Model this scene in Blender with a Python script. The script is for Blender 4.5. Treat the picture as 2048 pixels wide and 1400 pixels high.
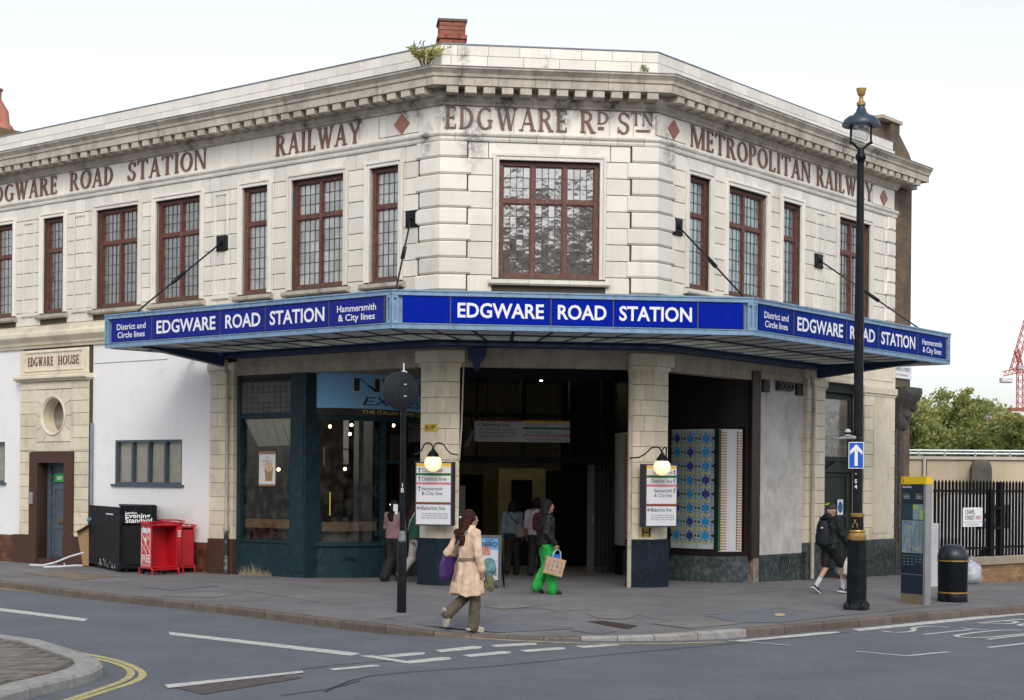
import bpy, bmesh, math, random
from mathutils import Vector, Matrix, noise as mnoise
random.seed(7)
for _o in list(bpy.data.objects): bpy.data.objects.remove(_o)
SC = bpy.context.scene
COL = SC.collection
R = math.radians

# ------------------------------------------------------------------ camera
FPX, ROLL, YH, TH, HC = 3273.13, .0093651, 963.89, 0.67287475, 2.0
cam = bpy.data.cameras.new('camera'); cam_o = bpy.data.objects.new('camera', cam); COL.objects.link(cam_o)
cam.sensor_fit = 'HORIZONTAL'; cam.sensor_width = 36; cam.lens = FPX/2048*36
cam.shift_y = (YH-700)/2048; cam.clip_start = .1; cam.clip_end = 3000
cam_o.matrix_world = Matrix.Translation((0, 0, HC)) @ Matrix.Rotation(-ROLL, 4, 'Y') @ Matrix.Rotation(R(90), 4, 'X')
SC.camera = cam_o

# ------------------------------------------------------------------ light
SUN_AZ = math.atan2(.08, -.99)         # from +Y towards +X
SUN_EL = R(38)
w = bpy.data.worlds.new('World'); SC.world = w; w.use_nodes = True
nt = w.node_tree; bg = nt.nodes['Background']
sky = nt.nodes.new('ShaderNodeTexSky'); sky.sky_type = 'NISHITA'; sky.sun_disc = False
sky.sun_elevation = SUN_EL; sky.sun_rotation = SUN_AZ
sky.air_density = 1.0; sky.dust_density = 2.2; sky.ozone_density = 1.5
hs = nt.nodes.new('ShaderNodeHueSaturation'); hs.inputs['Saturation'].default_value = .30
nt.links.new(sky.outputs[0], hs.inputs['Color']); nt.links.new(hs.outputs[0], bg.inputs[0])
bg.inputs[1].default_value = .15
sl = bpy.data.lights.new('sun', 'SUN'); sl.energy = .5; sl.angle = R(18); sl.color = (1, .93, .82)
sun = bpy.data.objects.new('sun', sl); COL.objects.link(sun)
_sd = Vector((math.sin(SUN_AZ)*math.cos(SUN_EL), math.cos(SUN_AZ)*math.cos(SUN_EL), math.sin(SUN_EL)))
sun.rotation_euler = _sd.to_track_quat('Z', 'Y').to_euler(); sun.location = (0, 0, 40)
vs = SC.view_settings; vs.view_transform = 'Standard'; vs.look = 'None'; vs.exposure = .58; vs.gamma = 1; vs.use_curve_mapping = False

# ------------------------------------------------------------------ frames
CR, SR = math.cos(ROLL), math.sin(ROLL)
def ray(px, py):
    dx, dy = px-1024, py-YH
    return Vector(((dx*CR+dy*SR)/FPX, 1, -(-dx*SR+dy*CR)/FPX))
def gz(x, y): return -.006*(max(-30, min(30, x))+1.42)-.0147*min(15, max(0, y-31.4))
def GP(px, py, dz=0):
    """photo pixel on the ground sheet (dz above the pavement level) -> point"""
    d = ray(px, py); z = dz
    for _ in range(8):
        t = (z-HC)/d.z; z = gz(d.x*t, t)+dz
    return Vector((d.x*t, t, z))
class Fr:
    def __init__(s, o, ang):
        s.o = Vector(o); s.ex = Vector((math.cos(ang), math.sin(ang), 0)); s.n = Vector((math.sin(ang), -math.cos(ang), 0))
    def p(s, u, o=0, z=0): return Vector((s.o.x+s.ex.x*u+s.n.x*o, s.o.y+s.ex.y*u+s.n.y*o, s.o.z+z))
    def px(s, px, py, off=0):
        d = ray(px, py); c = Vector((0, 0, HC)); p0 = s.o+s.n*off
        t = (p0-c).dot(s.n)/d.dot(s.n); q = c+d*t-s.o
        return q.dot(s.ex), q.z+0
PA = Vector((-1.4201, 31.3961, 0)); WM = 4.2117
FL = Fr(PA, -TH); FM = Fr(PA, math.pi/4-TH)
PB = FM.p(WM); FRR = Fr(PB, math.pi/2-TH)
T22 = math.tan(math.pi/8)
def st(s, o, z):
    """point on the facade path: s<0 left wall, 0..WM middle, >WM right wall"""
    if abs(s) < 1e-6: return FM.p(-o*T22, o, z)
    if abs(s-WM) < 1e-6: return FM.p(WM+o*T22, o, z)
    if s < 0: return FL.p(s, o, z)
    if s < WM: return FM.p(s, o, z)
    return FRR.p(s-WM, o, z)

# ------------------------------------------------------------------ mesh helpers
class MB:
    def __init__(s): s.v = []; s.f = []; s.m = []; s.mi = 0
    def quad(s, *pts):
        b = len(s.v); s.v += [Vector(p) for p in pts]; s.f.append(tuple(range(b, b+len(pts)))); s.m.append(s.mi)
    def add(s, vs, fs):
        b = len(s.v); s.v += [Vector(p) for p in vs]
        for f in fs: s.f.append(tuple(b+i for i in f)); s.m.append(s.mi)
    def box(s, F, u0, u1, o0, o1, z0, z1, c=0):
        P = F.p
        if u0 > u1: u0, u1 = u1, u0
        if c <= 0:
            vs = [P(u, o, z) for z in (z0, z1) for (u, o) in ((u0, o1), (u1, o1), (u1, o0), (u0, o0))]
            s.add(vs, [(3, 2, 1, 0), (4, 5, 6, 7), (0, 1, 5, 4), (1, 2, 6, 5), (2, 3, 7, 6), (3, 0, 4, 7)])
        else:
            r0 = [P(u0, o0, z0), P(u1, o0, z0), P(u1, o0, z1), P(u0, o0, z1)]
            r1 = [P(u0, o1-c, z0), P(u1, o1-c, z0), P(u1, o1-c, z1), P(u0, o1-c, z1)]
            r2 = [P(u0+c, o1, z0+c), P(u1-c, o1, z0+c), P(u1-c, o1, z1-c), P(u0+c, o1, z1-c)]
            fs = []
            for a in (0, 4):
                for i in range(4): j = (i+1) % 4; fs.append((a+i, a+j, a+4+j, a+4+i))
            fs += [(8, 9, 10, 11), (3, 2, 1, 0)]
            s.add(r0+r1+r2, fs)
        return s
    def tube(s, pts, r, n=8, cap=True):
        pts = [Vector(p) for p in pts]; rs = r if isinstance(r, (list, tuple)) else [r]*len(pts)
        rings = []; up = None
        for i, p in enumerate(pts):
            d = (pts[min(i+1, len(pts)-1)]-pts[max(i-1, 0)]).normalized()
            if up is None: up = Vector((0, 0, 1)) if abs(d.z) < .9 else Vector((1, 0, 0))
            x = d.cross(up).normalized(); y = x.cross(d).normalized(); up = y
            rings.append([p+(x*math.cos(2*math.pi*k/n)+y*math.sin(2*math.pi*k/n))*rs[i] for k in range(n)])
        b = len(s.v); s.v += [v for rg in rings for v in rg]
        for i in range(len(rings)-1):
            for k in range(n):
                a, c = b+i*n+k, b+i*n+(k+1) % n; s.f.append((a, c, c+n, a+n)); s.m.append(s.mi)
        if cap:
            s.f.append(tuple(b+k for k in range(n))[::-1]); s.m.append(s.mi)
            e = b+(len(rings)-1)*n; s.f.append(tuple(e+k for k in range(n))); s.m.append(s.mi)
        return s
    def lathe(s, c, prof, n=20, cap=True):
        """prof: list of (radius, z) about the vertical through c"""
        c = Vector(c); b = len(s.v)
        for r, z in prof:
            for k in range(n):
                a = 2*math.pi*k/n; s.v.append(c+Vector((r*math.cos(a), r*math.sin(a), z)))
        for i in range(len(prof)-1):
            for k in range(n):
                a, d = b+i*n+k, b+i*n+(k+1) % n; s.f.append((a, d, d+n, a+n)); s.m.append(s.mi)
        if cap:
            s.f.append(tuple(b+k for k in range(n))[::-1]); s.m.append(s.mi)
            e = b+(len(prof)-1)*n; s.f.append(tuple(e+k for k in range(n))); s.m.append(s.mi)
        return s
    def loft(s, rings, cap=True):
        n = len(rings[0]); b = len(s.v); s.v += [Vector(v) for rg in rings for v in rg]
        for i in range(len(rings)-1):
            for k in range(n):
                a, c = b+i*n+k, b+i*n+(k+1) % n; s.f.append((a, c, c+n, a+n)); s.m.append(s.mi)
        if cap:
            s.f.append(tuple(b+k for k in range(n))[::-1]); s.m.append(s.mi)
            e = b+(len(rings)-1)*n; s.f.append(tuple(e+k for k in range(n))); s.m.append(s.mi)
        return s
    def prism(s, poly, d):
        """poly: list of points (planar), d: extrusion vector"""
        n = len(poly); b = len(s.v); d = Vector(d)
        s.v += [Vector(p) for p in poly]+[Vector(p)+d for p in poly]
        s.f.append(tuple(b+i for i in range(n))[::-1]); s.f.append(tuple(b+n+i for i in range(n))); s.m += [s.mi]*2
        for i in range(n):
            j = (i+1) % n; s.f.append((b+i, b+j, b+n+j, b+n+i)); s.m.append(s.mi)
        return s
    def ball(s, c, r, n=12, m=8, sx=1, sy=1, sz=1):
        c = Vector(c); prof = []
        b = len(s.v)
        for i in range(1, m):
            t = math.pi*i/m
            for k in range(n):
                a = 2*math.pi*k/n; s.v.append(c+Vector((r*sx*math.sin(t)*math.cos(a), r*sy*math.sin(t)*math.sin(a), -r*sz*math.cos(t))))
        s.v += [c+Vector((0, 0, -r*sz)), c+Vector((0, 0, r*sz))]; lo, hi = b+(m-1)*n, b+(m-1)*n+1
        for i in range(m-2):
            for k in range(n):
                a, d = b+i*n+k, b+i*n+(k+1) % n; s.f.append((a, d, d+n, a+n)); s.m.append(s.mi)
        for k in range(n):
            s.f.append((lo, b+(k+1) % n, b+k)); s.m.append(s.mi)
            e = b+(m-2)*n; s.f.append((hi, e+k, e+(k+1) % n)); s.m.append(s.mi)
        return s

def link(name, mesh, parent=None, loc=None):
    o = bpy.data.objects.new(name, mesh); COL.objects.link(o)
    if loc is not None: o.location = loc
    if parent is not None:
        o.parent = parent; o.location = Vector(o.location)-WORLD[parent.name]
        WORLD[o.name] = WORLD[parent.name]+o.location
    else: WORLD[o.name] = Vector(o.location)
    return o
WORLD = {}
def obj(name, mb, mats, parent=None, smooth=False, base=False, fixn=True):
    me = bpy.data.meshes.new(name)
    vs = mb.v
    if not vs: return None
    lo = Vector((min(v.x for v in vs), min(v.y for v in vs), min(v.z for v in vs))); hi = Vector((max(v.x for v in vs), max(v.y for v in vs), max(v.z for v in vs)))
    c = (lo+hi)/2; c.z = lo.z
    me.from_pydata([v-c for v in vs], [], mb.f)
    mats = mats if isinstance(mats, (list, tuple)) else [mats]
    for m in mats: me.materials.append(m)
    if len(mats) > 1: me.polygons.foreach_set('material_index', mb.m)
    if fixn:
        bm = bmesh.new(); bm.from_mesh(me); bmesh.ops.recalc_face_normals(bm, faces=bm.faces); bm.to_mesh(me); bm.free()
    if smooth:
        me.polygons.foreach_set('use_smooth', [True]*len(me.polygons))
        try: me.set_sharp_from_angle(angle=R(40))
        except Exception: pass
    me.update()
    return link(name, me, parent, c)
def tag(o, label=None, cat=None, group=None, kind=None):
    if label: o['label'] = label
    if cat: o['category'] = cat
    if group: o['group'] = group
    if kind: o['kind'] = kind
    return o
def thing(name, loc, label, cat, group=None):
    o = bpy.data.objects.new(name, None); COL.objects.link(o); o.location = loc; o.empty_display_size = .2
    WORLD[o.name] = Vector(loc); return tag(o, label, cat, group)
def boxo(name, F, u0, u1, o0, o1, z0, z1, m, parent=None, c=0):
    return obj(name, MB().box(F, u0, u1, o0, o1, z0, z1, c), m, parent, fixn=False if c <= 0 else True)
def band(mb, s0, s1, prof):
    """sweep a closed (o,z) profile along the facade path"""
    ss = [s0]+[c for c in (0, WM) if s0+1e-4 < c < s1-1e-4]+[s1]
    mb.loft([[st(s, o, z) for o, z in prof] for s in ss]); return mb

# ------------------------------------------------------------------ materials
MATS = {}
def mat(name, col, rough=.6, metal=0, var=.12, scale=3, rand=0, bump=0, bscale=40, dirt=None, emit=None, spec=.5, coat=0, streak=None, spots=None, speck=None, bdet=5):
    """procedural: base colour varied by noise and per object, optional dirt (colour, amount, scale), bump"""
    m = bpy.data.materials.new(name); m.use_nodes = True; MATS[name] = m
    n = m.node_tree.nodes; l = m.node_tree.links; b = n['Principled BSDF']
    b.inputs['Roughness'].default_value = rough; b.inputs['Metallic'].default_value = metal
    b.inputs['Specular IOR Level'].default_value = spec; b.inputs['Coat Weight'].default_value = coat
    geo = n.new('ShaderNodeNewGeometry')
    def noise_tex(sc, det=4, vec=None, ro=.6):
        t = n.new('ShaderNodeTexNoise'); t.inputs['Scale'].default_value = sc; t.inputs['Detail'].default_value = det; t.inputs['Roughness'].default_value = ro
        l.new(vec or geo.outputs['Position'], t.inputs['Vector']); return t.outputs[0]
    def mapr(v, a, c, lo, hi):
        t = n.new('ShaderNodeMapRange'); l.new(v, t.inputs[0])
        for i, x in enumerate((a, c, lo, hi)): t.inputs[i+1].default_value = x
        return t.outputs[0]
    def mixc(fac, a, bcol, mode='MIX'):
        t = n.new('ShaderNodeMix'); t.data_type = 'RGBA'; t.blend_type = mode
        if isinstance(fac, (int, float)): t.inputs[0].default_value = fac
        else: l.new(fac, t.inputs[0])
        for i, x in ((6, a), (7, bcol)):
            if isinstance(x, tuple): t.inputs[i].default_value = (*x, 1)
            else: l.new(x, t.inputs[i])
        return t.outputs[2]
    c = col
    if var:
        v = mapr(noise_tex(scale), .3, .7, 1-var, 1+var*.6)
        cmb = n.new('ShaderNodeCombineColor')
        for i in range(3): l.new(v, cmb.inputs[i])
        c = mixc(1.0, c, cmb.outputs[0], 'MULTIPLY')
    if speck:
        v = mapr(noise_tex(speck[0], 2), .3, .7, 1-speck[1], 1+speck[1]); cmb = n.new('ShaderNodeCombineColor')
        for i in range(3): l.new(v, cmb.inputs[i])
        c = mixc(1.0, c, cmb.outputs[0], 'MULTIPLY')
    if rand:
        oi = n.new('ShaderNodeObjectInfo'); v = mapr(oi.outputs['Random'], 0, 1, 1-rand, 1+rand*.4)
        cmb = n.new('ShaderNodeCombineColor')
        for i in range(3): l.new(v, cmb.inputs[i])
        c = mixc(1.0, c, cmb.outputs[0], 'MULTIPLY')
    if dirt:
        dc, amt, ds = dirt
        f = mapr(noise_tex(ds, 6, ro=.7), .62-amt*.35, .75, 0, min(1, amt*1.6)); c = mixc(f, c, dc)
    if streak:
        dc, amt, ds = streak
        mp = n.new('ShaderNodeMapping'); mp.inputs['Scale'].default_value = (ds, ds, ds*.12); l.new(geo.outputs['Position'], mp.inputs[0])
        f = mapr(noise_tex(1, 5, mp.outputs[0]), .55, .78, 0, amt); c = mixc(f, c, dc)
    if spots:
        sq = n.new('ShaderNodeVectorMath'); sq.operation = 'MULTIPLY'; sq.inputs[1].default_value = (1, 1, .5); l.new(geo.outputs['Position'], sq.inputs[0]); acc = None
        for p_, r_ in spots:
            d_ = n.new('ShaderNodeVectorMath'); d_.operation = 'DISTANCE'; l.new(sq.outputs[0], d_.inputs[0]); d_.inputs[1].default_value = (p_[0], p_[1], p_[2]*.5)
            v = mapr(d_.outputs['Value'], 0, r_, 1.25, 0)
            if acc is None: acc = v
            else:
                mx_ = n.new('ShaderNodeMath'); mx_.operation = 'MAXIMUM'; l.new(acc, mx_.inputs[0]); l.new(v, mx_.inputs[1]); acc = mx_.outputs[0]
        mu = n.new('ShaderNodeMath'); mu.operation = 'MULTIPLY'; mu.use_clamp = True; l.new(acc, mu.inputs[0]); l.new(mapr(noise_tex(7, 6, ro=.75), .38, .62, 0, 1), mu.inputs[1]); c = mixc(mu.outputs[0], c, (.035, .032, .03))
    if isinstance(c, tuple): b.inputs['Base Color'].default_value = (*c, 1)
    else: l.new(c, b.inputs['Base Color'])
    if bump:
        bp = n.new('ShaderNodeBump'); bp.inputs['Strength'].default_value = bump; bp.inputs['Distance'].default_value = .01
        l.new(noise_tex(bscale, bdet), bp.inputs['Height']); l.new(bp.outputs[0], b.inputs['Normal']); l.new(bp.outputs[0], b.inputs['Coat Normal'])
    if emit:
        b.inputs['Emission Color'].default_value = (*emit[0], 1); b.inputs['Emission Strength'].default_value = emit[1]
    m.diffuse_color = (*col, 1)
    return m
def glass(name, tint=(.9, .95, .95), amount=.12, rough=.02, dirt=.1):
    m = bpy.data.materials.new(name); m.use_nodes = True; n = m.node_tree.nodes; l = m.node_tree.links
    n.remove(n['Principled BSDF']); out = n['Material Output']
    tr = n.new('ShaderNodeBsdfTransparent'); tr.inputs[0].default_value = (*tint, 1)
    gl = n.new('ShaderNodeBsdfGlossy'); gl.inputs['Roughness'].default_value = rough
    fr = n.new('ShaderNodeLayerWeight'); fr.inputs[0].default_value = .5
    pw = n.new('ShaderNodeMath'); pw.operation = 'POWER'; pw.inputs[1].default_value = 4.5; l.new(fr.outputs['Facing'], pw.inputs[0])
    ad = n.new('ShaderNodeMath'); ad.operation = 'ADD'; ad.inputs[1].default_value = amount+.03; l.new(pw.outputs[0], ad.inputs[0])
    mx = n.new('ShaderNodeMixShader'); l.new(ad.outputs[0], mx.inputs[0]); l.new(tr.outputs[0], mx.inputs[1]); l.new(gl.outputs[0], mx.inputs[2])
    df = n.new('ShaderNodeBsdfDiffuse'); df.inputs[0].default_value = (.5, .48, .45, 1)
    tx = n.new('ShaderNodeTexNoise'); tx.inputs['Scale'].default_value = 5; tx.inputs['Detail'].default_value = 6
    ge = n.new('ShaderNodeNewGeometry'); l.new(ge.outputs['Position'], tx.inputs['Vector'])
    mr = n.new('ShaderNodeMapRange'); mr.inputs[1].default_value = .45; mr.inputs[2].default_value = .8; mr.inputs[4].default_value = dirt; l.new(tx.outputs[0], mr.inputs[0])
    m2 = n.new('ShaderNodeMixShader'); l.new(mr.outputs[0], m2.inputs[0]); l.new(mx.outputs[0], m2.inputs[1]); l.new(df.outputs[0], m2.inputs[2])
    l.new(m2.outputs[0], out.inputs[0]); return m

SOOT = (.055, .05, .045)
STAINS = [(FM.p(.10, 0, 9.12), .30), (FM.p(.22, .2, 9.33), .26), (FM.p(.28, .5, 9.62), .16), (FM.p(2.33, 0, 9.20), .30), (FM.p(2.55, .1, 9.28), .22), (FM.p(4.08, 0, 9.12), .24), (FM.p(1.25, .1, 9.28), .3), (FM.p(3.3, .1, 9.3), .24), (FL.p(-.62, .1, 9.25), .24), (FL.p(-.95, 0, 9.2), .2),
          (FL.p(-2.2, 0, 9.2), .22), (FL.p(-3.6, .1, 9.3), .18), (FL.p(-7.2, .1, 9.3), .2), (FL.p(-10.9, 0, 9.2), .2), (FRR.p(.35, .05, 8.62), .3), (FRR.p(1.1, .3, 9.5), .22), (FRR.p(6.9, .5, 9.8), .35), (FRR.p(8.4, .5, 9.8), .4), (FRR.p(2.4, .1, 9.3), .2), (FM.p(.6, .06, 8.6), .35), (FL.p(-.35, .05, 8.6), .2), (FM.p(.42, 0, 10.15), .16), (FM.p(2.0, .02, 10.1), .10)]
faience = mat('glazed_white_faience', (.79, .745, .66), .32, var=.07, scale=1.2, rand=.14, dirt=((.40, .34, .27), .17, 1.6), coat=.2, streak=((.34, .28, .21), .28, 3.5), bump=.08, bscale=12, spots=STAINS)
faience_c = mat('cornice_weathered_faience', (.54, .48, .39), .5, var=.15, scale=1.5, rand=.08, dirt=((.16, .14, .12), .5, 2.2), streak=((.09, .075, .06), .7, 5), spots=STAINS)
faience_y = mat('cream_faience', (.74, .655, .50), .38, var=.08, scale=1.5, rand=.12, dirt=((.3, .24, .17), .3, 2.2), coat=.15, streak=((.25, .2, .15), .4, 4))
leadcap = mat('lead_capping', (.30, .32, .36), .5, .2, dirt=((.12, .1, .09), .5, 3))
grout = mat('dark_grout', (.085, .068, .052), .9)
lettering_brown = mat('brown_glazed_letter', (.17, .075, .05), .4, var=.2, scale=6, rand=.15, dirt=((.35, .28, .22), .25, 9), spots=STAINS)
diamond_red = mat('terracotta_diamond', (.32, .12, .08), .45, var=.1)
timber = mat('oxblood_window_timber', (.125, .043, .031), .55, var=.2, scale=8, dirt=((.34, .26, .22), .30, 16), bump=.2)
leading = mat('lead_cames', (.10, .105, .11), .6, .3)
white_render = mat('painted_white_render', (.84, .83, .82), .75, var=.04, scale=.8, dirt=((.48, .47, .45), .18, 1.9), streak=((.55, .53, .5), .2, 2.5), bump=.12, bscale=25)
grey_render = mat('stained_grey_render', (.58, .56, .53), .85, var=.12, scale=1.2, dirt=((.27, .25, .24), .5, 1.7), streak=((.2, .19, .18), .5, 3), bump=.2, bscale=20)
granite_brown = mat('brown_granite', (.085, .042, .032), .5, spec=.2, var=.3, scale=60, dirt=((.05, .025, .02), .35, 5), bump=.1, bscale=80)
tile_brown = mat('brown_plinth_tile', (.15, .062, .035), .3, var=.25, scale=3, rand=.45)
marble_green = mat('dark_green_marble', (.035, .05, .052), .3, var=.5, scale=7, dirt=((.2, .23, .22), .42, 9), bump=.05)
bluesteel = mat('light_blue_painted_steel', (.20, .34, .50), .5, var=.12, scale=5, dirt=((.10, .05, .035), .38, 7), streak=((.12, .09, .08), .45, 9))
navysteel = mat('navy_painted_steel', (.008, .03, .085), .5, var=.3, scale=4, dirt=((.03, .03, .03), .3, 6))
signblue = mat('shaded_right_blue_enamel_sign', (.004, .024, .22), .6, var=.10, scale=2, spec=.05, streak=((.02, .03, .12), .5, 6))  # same enamel in three tones; each face's light is put into its colour
signblue2 = mat('lit_front_blue_enamel_sign', (.0003, .014, .32), .6, var=.07, scale=2, spec=.05, streak=((.01, .03, .22), .4, 6))
signblue3 = mat('shaded_left_blue_enamel_sign', (.018, .026, .24), .6, var=.10, scale=2, spec=.05, streak=((.03, .04, .16), .5, 6))
signwhite = mat('white_sign_print', (.80, .81, .84), .45, var=.03)
soffitglass = mat('dirty_wired_glass_soffit', (.56, .58, .53), .35, var=.25, scale=3, rand=.15, dirt=((.18, .17, .15), .4, 4))
soffitgrey = mat('grey_soffit_board', (.52, .53, .54), .7, var=.15, scale=3, rand=.1)
shopgreen = mat('dark_teal_paint', (.015, .037, .047), .5, spec=.15, var=.2, scale=3, dirt=((.06, .08, .085), .3, 8))
black_iron = mat('black_gloss_paint', (.006, .008, .011), .35, spec=.2, var=.2, scale=8, dirt=((.05, .055, .06), .25, 10))
darkvoid = mat('dark_paint_and_void_shade', (.011, .012, .014), .7, var=.3, spec=.2)  # near-black paint; also stands in for shade inside open recesses
creamwall = mat('cream_painted_brick', (.36, .33, .22), .7, var=.2, scale=3)
asphalt = mat('road_asphalt', speck=(45, .28), col=(.130, .142, .162), rough=.85, var=.18, scale=.7, dirt=((.088, .098, .113), .4, 2.2), bump=.5, bscale=130)
paving = mat('pavement_asphalt', speck=(35, .2), col=(.182, .177, .182), rough=.85, var=.22, scale=.55, dirt=((.11, .104, .102), .45, 1.3), bump=.3, bscale=90)
paving2 = mat('newer_pavement_patch', (.150, .157, .175), .85, var=.1, scale=2, bump=.3, bscale=90)
kerbstone = mat('brown_granite_kerb', (.155, .12, .095), .75, var=.2, scale=6, rand=.2, dirt=((.05, .045, .04), .4, 5), bump=.3, bscale=60)
kerbpale = mat('pale_granite_kerb', (.36, .35, .335), .75, var=.2, scale=9, rand=.12, dirt=((.14, .13, .12), .4, 7), bump=.3, bscale=60)
roadwhite = mat('worn_white_road_paint', (.62, .615, .58), .7, var=.1, scale=4, dirt=((.17, .175, .18), .52, 11))
roadyellow = mat('worn_yellow_road_paint', (.55, .48, .20), .7, var=.15, scale=4, dirt=((.17, .16, .13), .55, 10))
brick_stock = mat('soot_stained_stock_brick', (.19, .13, .075), .85, var=.2, scale=1.0, rand=.5, dirt=((.06, .05, .045), .62, 1.3), bump=.3)
brick_red = mat('red_chimney_brick', (.34, .12, .075), .85, var=.2, rand=.35, dirt=((.2, .1, .08), .3, 5), bump=.2)
mortar = mat('grey_mortar', (.30, .26, .20), .9, var=.2, scale=3)
mortar_dark = mat('sooty_mortar', (.10, .085, .065), .9, var=.3, scale=1.5)
gold = mat('old_gold_paint', (.50, .31, .10), .4, .6, var=.2, scale=10)
steel = mat('brushed_steel', (.5, .5, .5), .35, .9, var=.1)
pipe_cream = mat('cream_painted_pipe', (.45, .40, .32), .5, var=.15, dirt=((.1, .09, .08), .4, 9))
warm_globe = mat('lit_opal_globe', (.9, .8, .6), .3, var=0, emit=((1, .70, .36), .62))
fence_black = mat('black_fence_paint', (.006, .007, .010), .5, var=.2, spec=.12)
concrete = mat('sunlit_concrete', (.52, .43, .31), .85, var=.2, scale=.5, streak=((.2, .17, .14), .5, 1.5))
window_glass = mat('old_leaded_glass', (.36, .37, .36), .06, var=.30, scale=3, rand=.45, spec=.9, coat=.8, bump=.35, bscale=5)
window_glass_dark = mat('dark_leaded_glass', (.115, .105, .10), .12, var=.6, scale=7, rand=.16, spec=.6, coat=1, bump=.8, bscale=4, bdet=2.5)
window_glass_teal = mat('sky_tinted_leaded_glass', (.27, .35, .36), .05, var=.3, scale=2, rand=.3, spec=.9, coat=.8, bump=.3, bscale=5)  # pale teal of the reflected sky is put into the base colour
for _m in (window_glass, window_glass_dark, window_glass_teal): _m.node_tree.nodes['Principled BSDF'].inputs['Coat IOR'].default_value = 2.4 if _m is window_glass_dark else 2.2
window_glass_dark.node_tree.nodes['Principled BSDF'].inputs['Coat Roughness'].default_value = .10
shop_glass = glass('shop_window_glass', (.80, .84, .84), .03, .01, .07)

def translucent(m, fac):
    n = m.node_tree.nodes; l = m.node_tree.links; b = n['Principled BSDF']; out = n['Material Output']
    t = n.new('ShaderNodeBsdfTranslucent'); mx = n.new('ShaderNodeMixShader'); mx.inputs[0].default_value = fac
    src = b.inputs['Base Color'].links
    if src: l.new(src[0].from_socket, t.inputs[0])
    else: t.inputs[0].default_value = b.inputs['Base Color'].default_value
    l.new(b.outputs[0], mx.inputs[1]); l.new(t.outputs[0], mx.inputs[2]); l.new(mx.outputs[0], out.inputs[0]); return m
translucent(soffitglass, .6)
# ------------------------------------------------------------------ text
_fc = {}
def text_mesh(s, bold=0, extr=0, spacing=1.0, shear=0):
    cu = bpy.data.curves.new('t', 'FONT'); cu.body = s; cu.size = 1; cu.offset = bold; cu.extrude = extr; cu.space_character = spacing; cu.shear = shear
    cu.resolution_u = 3
    o = bpy.data.objects.new('t', cu); COL.objects.link(o)
    dg = bpy.context.evaluated_depsgraph_get(); me = bpy.data.meshes.new_from_object(o.evaluated_get(dg))
    bpy.data.objects.remove(o); bpy.data.curves.remove(cu)
    vs = [v.co.copy() for v in me.vertices]; fs = [tuple(p.vertices) for p in me.polygons]; bpy.data.meshes.remove(me)
    return vs, fs
def cap_h():
    if 'c' not in _fc:
        vs, fs = text_mesh('E'); _fc['c'] = max(v.y for v in vs)-min(v.y for v in vs)
    return _fc['c']
def text(mb, F, s, u, z, h, o, width=None, align='L', bold=.0, extr=0, spacing=1.0, shear=0):
    """letters of cap height h with the baseline at z; width forces the line's length"""
    vs, fs = text_mesh(s, bold, 0, spacing, shear)
    if not vs: return mb
    k = h/cap_h(); x0 = min(v.x for v in vs); x1 = max(v.x for v in vs); kx = k if width is None else width/(x1-x0)
    W_ = (x1-x0)*kx; off = {'L': 0, 'C': -W_/2, 'R': -W_}[align]
    mb.add([F.p(u+off+(v.x-x0)*kx, o, z+v.y*k) for v in vs], fs)
    if extr:
        pass
    return mb
def texto(name, F, s, u, z, h, o, m, parent, **kw):
    mb = MB(); text(mb, F, s, u, z, h, o, **kw); return obj(name, mb, m, parent, fixn=False)
# ================================================================== ground, road, pavement
def lerp_pts(pts, x):
    if x <= pts[0][0]: a, b = pts[0], pts[1]
    elif x >= pts[-1][0]: a, b = pts[-2], pts[-1]
    else:
        for a, b in zip(pts, pts[1:]):
            if a[0] <= x <= b[0]: break
    t = (x-a[0])/(b[0]-a[0]); return a[1]+(b[1]-a[1])*t
_kp = [(0, 1163, 0), (200, 1187, 0), (400, 1207, 0), (600, 1231, 0), (700, 1244, 0), (780, 1253, -.005), (850, 1262, -.045), (900, 1268, -.085), (1000, 1273, -.09), (1130, 1276, -.085),
       (1250, 1273, -.06), (1330, 1270, -.04), (1400, 1266, -.02), (1570, 1252, 0), (1700, 1240, 0), (1850, 1226, 0), (2048, 1213, 0)]
KERB = []; KDROP = []
for a_, b_, c_ in _kp:
    q = GP(a_, b_, c_); KERB.append((q.x, q.y)); KDROP.append((q.x, -c_))
KERB = [(-42, KERB[0][1]+34)]+KERB+[(44, KERB[-1][1]+34)]
KDROP = [(-42, 0)]+KDROP+[(44, 0)]
def ky(x):
    return sum(lerp_pts(KERB, x+d) for d in (-.35, -.15, .15, .35))/4
def pz(x, y):
    d = y-ky(x); return gz(x, y)-lerp_pts(KDROP, x)*max(0, min(1, 1-d/1.5))
def PP(px, py):
    """photo pixel on the pavement surface"""
    d = ray(px, py); z = 0
    for _ in range(20):
        t = (z-HC)/d.z; z = .5*z+.5*pz(d.x*t, t)
    return Vector((d.x*t, t, pz(d.x*t, t)))
RD = -.12
def frange(a, b, s):
    n = max(1, round((b-a)/s)); return [a+(b-a)*i/n for i in range(n+1)]
def sheet(xs, ysf, zf):
    mb = MB(); rows = []
    for x in xs:
        rows.append([Vector((x, y, zf(x, y))) for y in ysf(x)])
    n = len(rows[0]); mb.v = [v for r in rows for v in r]
    for i in range(len(rows)-1):
        for j in range(n-1):
            a = i*n+j; mb.f.append((a, a+n, a+n+1, a+1)); mb.m.append(0)
    return mb
g = MB(); g.quad((-1500, -1500, -1.4), (1500, -1500, -1.4), (1500, 1500, -1.4), (-1500, 1500, -1.4))
tag(obj('ground', g, mat('distant_ground', (.12, .115, .10), .9, scale=.02), fixn=False), kind='structure')
xs = frange(-46, 46, 2)
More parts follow.
